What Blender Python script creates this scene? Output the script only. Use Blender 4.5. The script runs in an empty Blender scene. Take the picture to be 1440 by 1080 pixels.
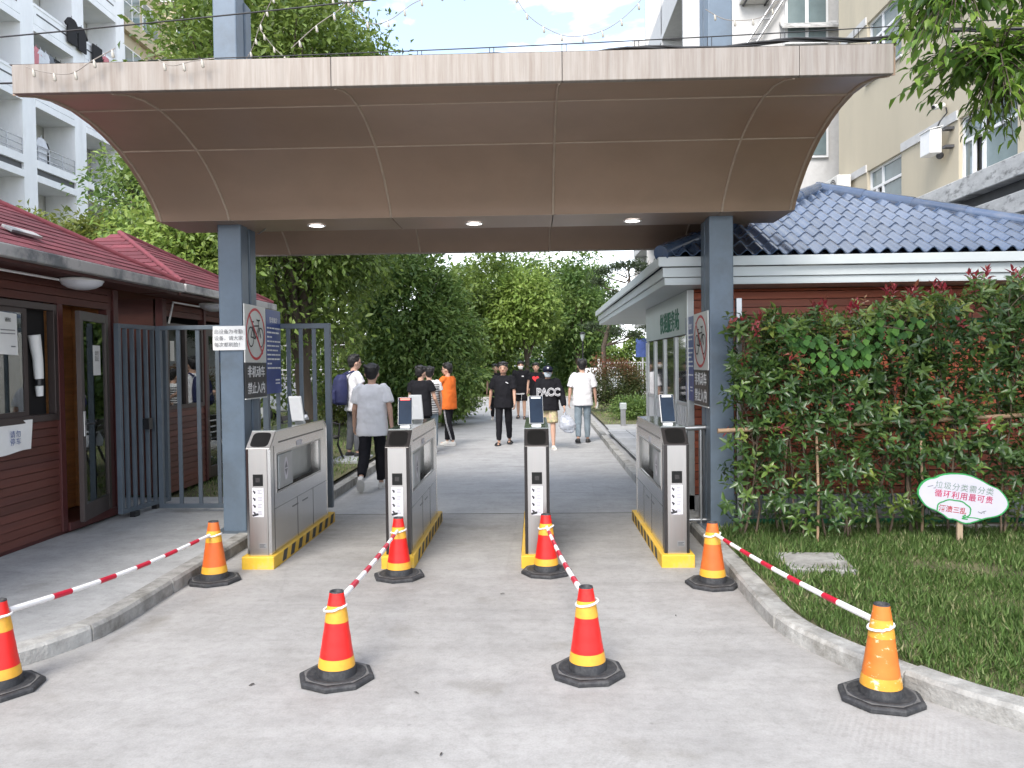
import bpy, bmesh, math, random
import numpy as np
from mathutils import Vector, Matrix
R = math.radians
rnd = random.Random(7)
rng = np.random.default_rng(7)
scene = bpy.context.scene
COL = scene.collection

# ------------------------------------------------------------------ camera, sky, sun, exposure
cam_d = bpy.data.cameras.new('camera')
cam_d.sensor_width = 36.0
cam_d.lens = 27.5
cam_d.clip_start = 0.05
cam_d.clip_end = 2000
cam = bpy.data.objects.new('camera', cam_d)
COL.objects.link(cam)
_y, _p, _r = R(1.72), R(1.45), R(0.70)
_f = Vector((-math.sin(_y)*math.cos(_p), math.cos(_y)*math.cos(_p), -math.sin(_p)))
_r0 = Vector((math.cos(_y), math.sin(_y), 0))
_u0 = _r0.cross(_f)
_rt = _r0*math.cos(_r) - _u0*math.sin(_r)
_up = _u0*math.cos(_r) + _r0*math.sin(_r)
_m = Matrix((_rt, _up, -_f)).transposed().to_4x4()
_m.translation = Vector((0, 0, 1.66))
cam.matrix_world = _m
scene.camera = cam

SUN_EL, SUN_AZ = R(47), R(-163)          # azimuth measured from +Y towards +X: the sun stands behind the camera's left shoulder
w = bpy.data.worlds.new("World"); scene.world = w; w.use_nodes = True
nt = w.node_tree; N = nt.nodes; L = nt.links
N.clear()
out = N.new('ShaderNodeOutputWorld'); bg = N.new('ShaderNodeBackground')
sky = N.new('ShaderNodeTexSky'); sky.sky_type = 'NISHITA'; sky.sun_disc = False
sky.sun_elevation = SUN_EL; sky.sun_rotation = SUN_AZ
sky.air_density = 1.0; sky.dust_density = 2.0; sky.ozone_density = 1.5
tc = N.new('ShaderNodeTexCoord')
sep = N.new('ShaderNodeSeparateXYZ'); L.new(tc.outputs['Generated'], sep.inputs[0])
zz = N.new('ShaderNodeMath'); zz.operation = 'ADD'; zz.inputs[1].default_value = 0.25; L.new(sep.outputs['Z'], zz.inputs[0])
zm = N.new('ShaderNodeMath'); zm.operation = 'MAXIMUM'; zm.inputs[1].default_value = 0.05; L.new(zz.outputs[0], zm.inputs[0])
dx = N.new('ShaderNodeMath'); dx.operation = 'DIVIDE'; L.new(sep.outputs['X'], dx.inputs[0]); L.new(zm.outputs[0], dx.inputs[1])
dy = N.new('ShaderNodeMath'); dy.operation = 'DIVIDE'; L.new(sep.outputs['Y'], dy.inputs[0]); L.new(zm.outputs[0], dy.inputs[1])
cb = N.new('ShaderNodeCombineXYZ'); L.new(dx.outputs[0], cb.inputs[0]); L.new(dy.outputs[0], cb.inputs[1])
cb.inputs[2].default_value = 3.7
cn = N.new('ShaderNodeTexNoise'); cn.inputs['Scale'].default_value = 3.0; cn.inputs['Detail'].default_value = 9; cn.inputs['Roughness'].default_value = 0.56
cn.inputs['Distortion'].default_value = 0.35
L.new(cb.outputs[0], cn.inputs['Vector'])
cr = N.new('ShaderNodeValToRGB'); cr.color_ramp.elements[0].position = 0.47; cr.color_ramp.elements[1].position = 0.68
L.new(cn.outputs['Fac'], cr.inputs[0])
hz = N.new('ShaderNodeMapRange'); hz.inputs['From Min'].default_value = 0.30; hz.inputs['From Max'].default_value = 0.05
hz.inputs['To Min'].default_value = 0.12; hz.inputs['To Max'].default_value = 0.9; L.new(sep.outputs['Z'], hz.inputs['Value'])
mx = N.new('ShaderNodeMath'); mx.operation = 'MAXIMUM'; L.new(cr.outputs[0], mx.inputs[0]); L.new(hz.outputs[0], mx.inputs[1])
mixc = N.new('ShaderNodeMixRGB'); L.new(mx.outputs[0], mixc.inputs[0]); L.new(sky.outputs[0], mixc.inputs[1])
mixc.inputs[2].default_value = (8.6, 8.9, 9.3, 1)
L.new(mixc.outputs[0], bg.inputs[0]); bg.inputs[1].default_value = 0.15
L.new(bg.outputs[0], out.inputs[0])

sd = bpy.data.lights.new('sun', 'SUN'); sd.energy = 1.55; sd.angle = R(26); sd.color = (1.0, 0.95, 0.88)
sun = bpy.data.objects.new('sun', sd); COL.objects.link(sun)
sdir = Vector((math.sin(SUN_AZ)*math.cos(SUN_EL), math.cos(SUN_AZ)*math.cos(SUN_EL), math.sin(SUN_EL)))
sun.rotation_euler = sdir.to_track_quat('Z', 'Y').to_euler()
sun.location = (-8, 4, 20)
vs = scene.view_settings
scene.display_settings.display_device = 'sRGB'
vs.view_transform = 'Standard'; vs.look = 'None'; vs.exposure = 1.30; vs.gamma = 1.0; vs.use_curve_mapping = False
scene.render.engine = 'CYCLES'
scene.cycles.use_denoising = True
scene.cycles.max_bounces = 8; scene.cycles.transparent_max_bounces = 12
scene.cycles.caustics_reflective = False; scene.cycles.caustics_refractive = False

# ------------------------------------------------------------------ materials
MATS = {}
def mat(name, col, rough=0.6, metal=0.0, var=0.18, scale=6.0, bump=0.0, bscale=40.0, col2=None, stretch=(1, 1, 1),
        spec=0.5, emit=None, estr=0.0, dirt=None, dirt_scale=1.5, dirt_lo=0.5, dirt_hi=0.75, detail=6, coat=0.0, bstretch=None, ov=0.0):
    if name in MATS: return MATS[name]
    m = bpy.data.materials.new(name); m.use_nodes = True
    t = m.node_tree; n = t.nodes; l = t.links
    b = n['Principled BSDF']
    b.inputs['Roughness'].default_value = rough; b.inputs['Metallic'].default_value = metal
    b.inputs['Specular IOR Level'].default_value = spec; b.inputs['Coat Weight'].default_value = coat
    tcn = n.new('ShaderNodeTexCoord'); mp = n.new('ShaderNodeMapping'); mp.inputs['Scale'].default_value = stretch
    l.new(tcn.outputs['Object'], mp.inputs['Vector'])
    nz = n.new('ShaderNodeTexNoise'); nz.inputs['Scale'].default_value = scale; nz.inputs['Detail'].default_value = detail
    nz.inputs['Roughness'].default_value = 0.62
    l.new(mp.outputs[0], nz.inputs['Vector'])
    rp = n.new('ShaderNodeValToRGB'); rp.color_ramp.elements[0].position = 0.3; rp.color_ramp.elements[1].position = 0.7
    c = Vector(col)
    a0 = c*(1-var); a1 = Vector(col2) if col2 else c*(1+var)
    rp.color_ramp.elements[0].color = (*a0, 1); rp.color_ramp.elements[1].color = (*[min(v, 0.95) for v in a1], 1)
    l.new(nz.outputs['Fac'], rp.inputs[0])
    src = rp.outputs[0]
    if dirt:
        nd = n.new('ShaderNodeTexNoise'); nd.inputs['Scale'].default_value = dirt_scale; nd.inputs['Detail'].default_value = 8
        nd.inputs['Roughness'].default_value = 0.7
        l.new(mp.outputs[0], nd.inputs['Vector'])
        mr = n.new('ShaderNodeMapRange'); mr.inputs['From Min'].default_value = dirt_lo; mr.inputs['From Max'].default_value = dirt_hi
        l.new(nd.outputs['Fac'], mr.inputs['Value'])
        mxn = n.new('ShaderNodeMixRGB'); mxn.inputs[2].default_value = (*dirt, 1)
        l.new(mr.outputs[0], mxn.inputs[0]); l.new(src, mxn.inputs[1]); src = mxn.outputs[0]
    if ov:                                  # every piece a little lighter or darker than its neighbours
        oi = n.new('ShaderNodeObjectInfo'); om = n.new('ShaderNodeMapRange'); om.inputs['To Min'].default_value = 1-ov; om.inputs['To Max'].default_value = 1+ov
        l.new(oi.outputs['Random'], om.inputs['Value'])
        hv = n.new('ShaderNodeHueSaturation'); l.new(om.outputs[0], hv.inputs['Value']); l.new(src, hv.inputs['Color']); src = hv.outputs[0]
    l.new(src, b.inputs['Base Color'])
    # roughness variation
    rr = n.new('ShaderNodeMapRange'); rr.inputs['To Min'].default_value = max(0.02, rough*0.85); rr.inputs['To Max'].default_value = min(1, rough*1.15)
    l.new(nz.outputs['Fac'], rr.inputs['Value']); l.new(rr.outputs[0], b.inputs['Roughness'])
    if bump > 0:
        nb = n.new('ShaderNodeTexNoise'); nb.inputs['Scale'].default_value = bscale; nb.inputs['Detail'].default_value = 5
        mv = mp
        if bstretch:
            mv = n.new('ShaderNodeMapping'); mv.inputs['Scale'].default_value = bstretch; l.new(tcn.outputs['Object'], mv.inputs['Vector'])
        l.new(mv.outputs[0], nb.inputs['Vector'])
        bp = n.new('ShaderNodeBump'); bp.inputs['Strength'].default_value = bump; bp.inputs['Distance'].default_value = 0.01
        l.new(nb.outputs['Fac'], bp.inputs['Height']); l.new(bp.outputs[0], b.inputs['Normal'])
    if emit:
        b.inputs['Emission Color'].default_value = (*emit, 1); b.inputs['Emission Strength'].default_value = estr
    MATS[name] = m
    return m

def glassmat(name, tint=(0.6, 0.7, 0.7), alpha=0.35, rough=0.02):
    if name in MATS: return MATS[name]
    m = bpy.data.materials.new(name); m.use_nodes = True
    t = m.node_tree; n = t.nodes; l = t.links; n.clear()
    o = n.new('ShaderNodeOutputMaterial'); mixs = n.new('ShaderNodeMixShader')
    tr = n.new('ShaderNodeBsdfTransparent'); tr.inputs[0].default_value = (*[1-alpha+alpha*c for c in tint], 1)
    gl = n.new('ShaderNodeBsdfGlossy'); gl.inputs['Roughness'].default_value = rough; gl.inputs[0].default_value = (0.9, 0.95, 0.95, 1)
    fr = n.new('ShaderNodeFresnel'); fr.inputs[0].default_value = 1.5
    ad = n.new('ShaderNodeMath'); ad.operation = 'MULTIPLY_ADD'; ad.inputs[1].default_value = 1.2; ad.inputs[2].default_value = 0.10
    l.new(fr.outputs[0], ad.inputs[0]); l.new(ad.outputs[0], mixs.inputs[0])
    l.new(tr.outputs[0], mixs.inputs[1]); l.new(gl.outputs[0], mixs.inputs[2]); l.new(mixs.outputs[0], o.inputs[0])
    MATS[name] = m
    return m

def leafmat(name, cols, rough=0.45, trans=0.35, spec=0.4):
    """colour comes from a per-leaf 'tone' value through a ramp; thin and translucent"""
    if name in MATS: return MATS[name]
    m = bpy.data.materials.new(name); m.use_nodes = True
    t = m.node_tree; n = t.nodes; l = t.links
    b = n['Principled BSDF']; o = n['Material Output']
    at = n.new('ShaderNodeAttribute'); at.attribute_name = 'tone'
    rp = n.new('ShaderNodeValToRGB')
    els = rp.color_ramp.elements
    while len(els) < len(cols): els.new(0.5)
    for i, c in enumerate(cols):
        els[i].position = i/(len(cols)-1); els[i].color = (*c, 1)
    l.new(at.outputs['Fac'], rp.inputs[0]); l.new(rp.outputs[0], b.inputs['Base Color'])
    b.inputs['Roughness'].default_value = rough; b.inputs['Specular IOR Level'].default_value = spec
    ts = n.new('ShaderNodeBsdfTranslucent'); l.new(rp.outputs[0], ts.inputs[0])
    hs = n.new('ShaderNodeHueSaturation'); hs.inputs['Value'].default_value = 1.6; hs.inputs['Hue'].default_value = 0.485
    l.new(rp.outputs[0], hs.inputs['Color']); l.new(hs.outputs[0], ts.inputs[0])
    ms = n.new('ShaderNodeMixShader'); ms.inputs[0].default_value = trans
    l.new(b.outputs[0], ms.inputs[1]); l.new(ts.outputs[0], ms.inputs[2]); l.new(ms.outputs[0], o.inputs['Surface'])
    MATS[name] = m
    return m

# ------------------------------------------------------------------ object helpers
def worldloc(o):
    v = Vector((0, 0, 0))
    while o is not None:
        v = v + o.location; o = o.parent
    return v

def tag(o, label=None, cat=None, group=None, kind=None):
    if label: o['label'] = label
    if cat: o['category'] = cat
    if group: o['group'] = group
    if kind: o['kind'] = kind
    return o

def thing(name, loc, label, cat, group=None):
    o = bpy.data.objects.new(name, None); COL.objects.link(o); o.location = loc
    o.empty_display_size = 0.1
    return tag(o, label, cat, group)

def struct(name, loc=(0, 0, 0)):
    o = bpy.data.objects.new(name, None); COL.objects.link(o); o.location = loc
    o['kind'] = 'structure'
    return o

def link_mesh(name, me, parent=None, loc=None):
    o = bpy.data.objects.new(name, me); COL.objects.link(o)
    if parent is not None: o.parent = parent
    if loc is not None: o.location = loc
    return o

def dup(o, parent=None):
    c = o.copy(); COL.objects.link(c)
    if parent is not None: c.parent = parent
    for ch in list(o.children): dup(ch, c)
    return c

class MB:
    """collects shapes in world coordinates; build() links them as ONE mesh object under a parent"""
    def __init__(self): self.v = []; self.f = []; self.mi = []; self.sm = []
    def add(self, vs, fs, mi=0, smooth=False):
        b = len(self.v); self.v += [tuple(p) for p in vs]
        for f in fs:
            self.f.append([b+i for i in f]); self.mi.append(mi); self.sm.append(smooth)
        return self
    def box(self, x0, x1, y0, y1, z0, z1, mi=0):
        vs = [(x0, y0, z0), (x1, y0, z0), (x1, y1, z0), (x0, y1, z0), (x0, y0, z1), (x1, y0, z1), (x1, y1, z1), (x0, y1, z1)]
        return self.add(vs, [(0, 3, 2, 1), (4, 5, 6, 7), (0, 1, 5, 4), (1, 2, 6, 5), (2, 3, 7, 6), (3, 0, 4, 7)], mi)
    def obox(self, c, ax, ay, az, mi=0):
        """oriented box: centre and three half-axis vectors"""
        c, ax, ay, az = map(Vector, (c, ax, ay, az))
        vs = [c+sx*ax+sy*ay+sz*az for sz in (-1, 1) for sx, sy in ((-1, -1), (1, -1), (1, 1), (-1, 1))]
        return self.add(vs, [(0, 3, 2, 1), (4, 5, 6, 7), (0, 1, 5, 4), (1, 2, 6, 5), (2, 3, 7, 6), (3, 0, 4, 7)], mi)
    def bar(self, a, b, w, d, mi=0, up=(0, 0, 1)):
        """rectangular bar from a to b, w wide (sideways), d deep (along up)"""
        a, b = Vector(a), Vector(b); t = (b-a); ln = t.length; t = t/ln
        s = t.cross(Vector(up))
        if s.length < 1e-4: s = t.cross(Vector((1, 0, 0)))
        s.normalize(); u = s.cross(t)
        return self.obox((a+b)/2, t*ln/2, s*w/2, u*d/2, mi)
    def tube(self, pts, rad, n=8, mi=0, cap=True, smooth=True):
        pts = [Vector(p) for p in pts]
        k = len(pts); rads = rad if isinstance(rad, (list, tuple)) else [rad]*k
        vs = []; prev = None
        for i, p in enumerate(pts):
            t = (pts[min(i+1, k-1)]-pts[max(i-1, 0)])
            if t.length < 1e-9: t = Vector((0, 0, 1))
            t.normalize()
            if prev is None:
                s = t.cross(Vector((0, 0, 1)))
                if s.length < 1e-3: s = t.cross(Vector((1, 0, 0)))
            else:
                s = prev - t*prev.dot(t)
                if s.length < 1e-6: s = t.cross(Vector((0, 0, 1)))
            s.normalize(); prev = s; u = t.cross(s)
            for j in range(n):
                a = 2*math.pi*j/n
                vs.append(p + (s*math.cos(a)+u*math.sin(a))*rads[i])
        fs = []
        for i in range(k-1):
            for j in range(n):
                fs.append((i*n+j, i*n+(j+1) % n, (i+1)*n+(j+1) % n, (i+1)*n+j))
        self.add(vs, fs, mi, smooth)
        if cap:
            self.add([vs[j] for j in range(n)], [tuple(range(n-1, -1, -1))], mi)
            self.add([vs[(k-1)*n+j] for j in range(n)], [tuple(range(n))], mi)
        return self
    def lathe(self, prof, c=(0, 0, 0), n=24, mi=0, smooth=True, rot=0.0, mis=None, sx=1, sy=1):
        vs = []
        for r, z in prof:
            for j in range(n):
                a = rot+2*math.pi*j/n
                vs.append((c[0]+r*math.cos(a)*sx, c[1]+r*math.sin(a)*sy, c[2]+z))
        for i in range(len(prof)-1):
            fs = [(i*n+j, i*n+(j+1) % n, (i+1)*n+(j+1) % n, (i+1)*n+j) for j in range(n)]
            b = len(self.v)
            if i == 0: self._lb = b; self.v += [tuple(p) for p in vs]
            for f in fs:
                self.f.append([self._lb+q for q in f]); self.mi.append(mis[i] if mis else mi); self.sm.append(smooth)
        return self
    def prism(self, pts, vec, mi=0, smooth=False):
        """closed polygon (3-D points) swept along vec"""
        n = len(pts); v = Vector(vec)
        a = [Vector(p) for p in pts]; b = [p+v for p in a]
        self.add(a+b, [tuple(range(n-1, -1, -1)), tuple(range(n, 2*n))], mi)
        self.add(a+b, [(i, (i+1) % n, n+(i+1) % n, n+i) for i in range(n)], mi, smooth)
        return self
    def quad(self, a, b, c, d, mi=0): return self.add([a, b, c, d], [(0, 1, 2, 3)], mi)
    def grid(self, fn, nu, nv, mi=0, smooth=True):
        vs = [fn(i/nu, j/nv) for i in range(nu+1) for j in range(nv+1)]
        fs = [(i*(nv+1)+j, (i+1)*(nv+1)+j, (i+1)*(nv+1)+j+1, i*(nv+1)+j+1) for i in range(nu) for j in range(nv)]
        return self.add(vs, fs, mi, smooth)
    def ball(self, c, r, mi=0, n=12, m=8, sc=(1, 1, 1)):
        prof = [(max(1e-4, math.sin(math.pi*i/m))*r, -math.cos(math.pi*i/m)*r) for i in range(m+1)]
        vs = []
        for rr, z in prof:
            for j in range(n):
                a = 2*math.pi*j/n
                vs.append((c[0]+rr*math.cos(a)*sc[0], c[1]+rr*math.sin(a)*sc[1], c[2]+z*sc[2]))
        return self.add(vs, [(i*n+j, i*n+(j+1) % n, (i+1)*n+(j+1) % n, (i+1)*n+j) for i in range(m) for j in range(n)], mi, True)
    def mesh(self, name, mats, off=(0, 0, 0)):
        me = bpy.data.meshes.new(name)
        o = Vector(off)
        me.from_pydata([(x-o.x, y-o.y, z-o.z) for x, y, z in self.v], [], self.f)
        for m in (mats if isinstance(mats, (list, tuple)) else [mats]): me.materials.append(m)
        me.polygons.foreach_set('material_index', self.mi)
        me.polygons.foreach_set('use_smooth', self.sm)
        me.update()
        return me
    def build(self, name, mats, parent=None, bevel=0, weld=False, label=None, seg=2):
        off = worldloc(parent) if parent is not None else Vector((0, 0, 0))
        me = self.mesh(name, mats, off)
        if weld or bevel:
            bm = bmesh.new(); bm.from_mesh(me); bmesh.ops.remove_doubles(bm, verts=bm.verts, dist=1e-5)
            bmesh.ops.recalc_face_normals(bm, faces=bm.faces); bm.to_mesh(me); bm.free()
        o = link_mesh(name, me, parent)
        if bevel:
            b = o.modifiers.new('bevel', 'BEVEL'); b.width = bevel; b.segments = seg; b.limit_method = 'ANGLE'; b.angle_limit = R(35)
            b.harden_normals = False
        if label: o['label'] = label
        return o

def solo(name, mb, mats, loc, label, cat, group=None, bevel=0):
    """a thing that is one mesh"""
    me = mb.mesh(name, mats, loc)
    o = link_mesh(name, me, None, loc)
    if bevel:
        bm = bmesh.new(); bm.from_mesh(me); bmesh.ops.remove_doubles(bm, verts=bm.verts, dist=1e-5); bm.to_mesh(me); bm.free()
        b = o.modifiers.new('bevel', 'BEVEL'); b.width = bevel; b.segments = 2; b.limit_method = 'ANGLE'
    return tag(o, label, cat, group)

_txt_cache = {}
def text(name, s, size, origin, right, up, m, parent, extrude=0.0008, align='CENTER', offset=0.0, xs=1.0, space=1.0, lines=1.0):
    """flat lettering as a mesh, lying in the plane spanned by right/up"""
    cu = bpy.data.curves.new(name, 'FONT'); cu.body = s; cu.size = size; cu.align_x = align; cu.align_y = 'CENTER'
    cu.extrude = extrude; cu.offset = offset; cu.space_character = space; cu.space_line = lines; cu.resolution_u = 3
    to = bpy.data.objects.new(name, cu); COL.objects.link(to)
    dg = bpy.context.evaluated_depsgraph_get()
    me = bpy.data.meshes.new_from_object(to.evaluated_get(dg))
    bpy.data.objects.remove(to); bpy.data.curves.remove(cu)
    r, u = Vector(right).normalized(), Vector(up).normalized(); n = r.cross(u)
    M = Matrix((r*xs, u, n)).transposed().to_4x4()
    off = worldloc(parent) if parent is not None else Vector((0, 0, 0))
    M.translation = Vector(origin) - off
    me.transform(M)
    me.materials.clear(); me.materials.append(m)
    return link_mesh(name, me, parent)

# ------------------------------------------------------------------ leaves
def leaf_mesh(name, P, D, Nn, size, mats, tone, aspect=0.45, fold=0.25, detail=True, droop=0.15, mi=None):
    """one mesh of many leaves: P base points, D directions (to the tip), Nn normals, size lengths"""
    P = np.asarray(P, float); D = np.asarray(D, float); Nn = np.asarray(Nn, float); n = len(P)
    D /= np.linalg.norm(D, axis=1, keepdims=True)+1e-9
    S = np.cross(D, Nn); S /= np.linalg.norm(S, axis=1, keepdims=True)+1e-9
    U = np.cross(S, D)
    size = np.broadcast_to(np.asarray(size, float), (n,))[:, None]
    a = aspect*0.5
    if detail:
        tpl = [(0, 0, 0), (0.42, 0, -0.04), (1, 0, -droop), (0.38, a, fold*a), (0.38, -a, fold*a), (0.75, a*0.62, fold*a*0.6-droop*0.5), (0.75, -a*0.62, fold*a*0.6-droop*0.5)]
        tris = [(0, 1, 3), (0, 4, 1), (1, 5, 3), (1, 4, 6), (1, 2, 5), (1, 6, 2)]
    else:
        tpl = [(0, 0, 0), (0.5, a, fold*a), (1, 0, -droop), (0.5, -a, fold*a)]
        tris = [(0, 2, 1), (0, 3, 2)]
    k = len(tpl)
    V = np.empty((n, k, 3))
    for i, (x, y, z) in enumerate(tpl):
        V[:, i] = P + (D*x+S*y+U*z)*size
    F = (np.arange(n)[:, None, None]*k + np.array(tris)[None]).reshape(-1, 3)
    me = bpy.data.meshes.new(name)
    me.vertices.add(n*k); me.vertices.foreach_set('co', V.ravel())
    nf = len(F); me.loops.add(nf*3); me.loops.foreach_set('vertex_index', F.ravel().astype(np.int32))
    me.polygons.add(nf); me.polygons.foreach_set('loop_start', np.arange(0, nf*3, 3, dtype=np.int32))
    try: me.polygons.foreach_set('loop_total', np.full(nf, 3, np.int32))
    except Exception: pass
    for m in (mats if isinstance(mats, (list, tuple)) else [mats]): me.materials.append(m)
    if mi is not None: me.polygons.foreach_set('material_index', np.repeat(np.asarray(mi, np.int32), len(tris)))
    at = me.attributes.new('tone', 'FLOAT', 'FACE')
    at.data.foreach_set('value', np.repeat(np.asarray(tone, np.float32), len(tris)))
    me.update(calc_edges=True); me.validate()
    return me

def unit(a): return a/(np.linalg.norm(a, axis=-1, keepdims=True)+1e-9)

def crown_points(c, rad, n_cl, per, cl_r, seed, lumps=9, shell=0.55, bottom=-0.9):
    """leaf positions gathered in clumps over an uneven crown; returns points, outward directions, clump tone"""
    g = np.random.default_rng(seed)
    c = np.array(c); rad = np.array(rad)
    ld = unit(g.normal(size=(lumps, 3))); la = g.uniform(-0.42, 0.42, lumps)
    d = unit(g.normal(size=(n_cl*3, 3))); d = d[d[:, 2] > bottom][:n_cl]
    bulge = 1+np.sum(la[None]*np.clip(d@ld.T, 0, 1)**5*1.5, axis=1)
    r = (shell+(1-shell)*g.uniform(0, 1, len(d))**0.6)*bulge
    C = c+d*rad*r[:, None]
    idx = np.repeat(np.arange(len(d)), per)
    q = g.normal(size=(len(idx), 3))*np.array([1, 1, 0.62])*cl_r
    P = C[idx]+q
    O = unit(unit(P-c)*0.7+unit(q)*0.8)
    ct = g.uniform(0, 1, len(d))
    return P, O, ct[idx], g

def tree(name, base, trunk_h, trunk_r, c, rad, label, cat='tree', group=None, n_cl=260, per=90, cl_r=0.32, leaf=0.13, mat_leaf=None, mat_bark=None,
         seed=1, limbs=7, aspect=0.5, shell=0.5, bottom=-0.85, lean=(0, 0), detail=False, droop=0.15):
    t = thing(name, base, label, cat, group)
    base = Vector(base); c = Vector(c)
    g = random.Random(seed)
    mb = MB()
    top = Vector((base.x+lean[0], base.y+lean[1], base.z+trunk_h))
    pts = []; rr = []
    for i in range(7):
        f = i/6
        pts.append(base.lerp(top, f)+Vector((g.uniform(-1, 1), g.uniform(-1, 1), 0))*trunk_r*0.35*(0 if i == 0 else 1))
        rr.append(trunk_r*(1.35 if i == 0 else 1.0-0.25*f))
    mb.tube(pts, rr, 10, cap=False)
    for k in range(limbs):
        a = 2*math.pi*k/limbs+g.uniform(-.4, .4); el = g.uniform(0.25, 1.1)
        e = c+Vector((math.cos(a)*rad[0]*math.cos(el), math.sin(a)*rad[1]*math.cos(el), rad[2]*math.sin(el)*0.8))*0.75
        s = pts[g.randint(3, 6)]
        m1 = s.lerp(e, 0.45)+Vector((g.uniform(-.1, .1), g.uniform(-.1, .1), 0.12*rad[2]))
        mb.tube([s, s.lerp(m1, 0.5)+Vector((0, 0, 0.03)), m1, e], [trunk_r*.6, trunk_r*.45, trunk_r*.3, trunk_r*.08], 6, cap=False)
        for q in range(3):
            e2 = e+Vector((g.uniform(-1, 1)*rad[0], g.uniform(-1, 1)*rad[1], g.uniform(-.4, .6)*rad[2]))*0.35
            mb.tube([m1, m1.lerp(e2, .5), e2], [trunk_r*.22, trunk_r*.13, trunk_r*.04], 5, cap=False)
    mb.build('trunk', mat_bark, t)
    P, O, ct, gg = crown_points(c, rad, n_cl, per, cl_r, seed, shell=shell, bottom=bottom)
    n = len(P)
    D = unit(O*0.8+gg.normal(size=(n, 3))*0.6+np.array([0, 0, -0.25]))
    Nn = unit(O*0.5+np.array([0, 0, 0.9])+gg.normal(size=(n, 3))*0.45)
    tone = np.clip(ct*0.6+gg.uniform(0, 0.4, n), 0, 1)
    me = leaf_mesh('crown', P-np.array(base), D, Nn, gg.uniform(.5, 1.4, n)*leaf, mat_leaf, tone, aspect=aspect, detail=detail, droop=droop)
    link_mesh('crown', me, t)
    return t
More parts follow.
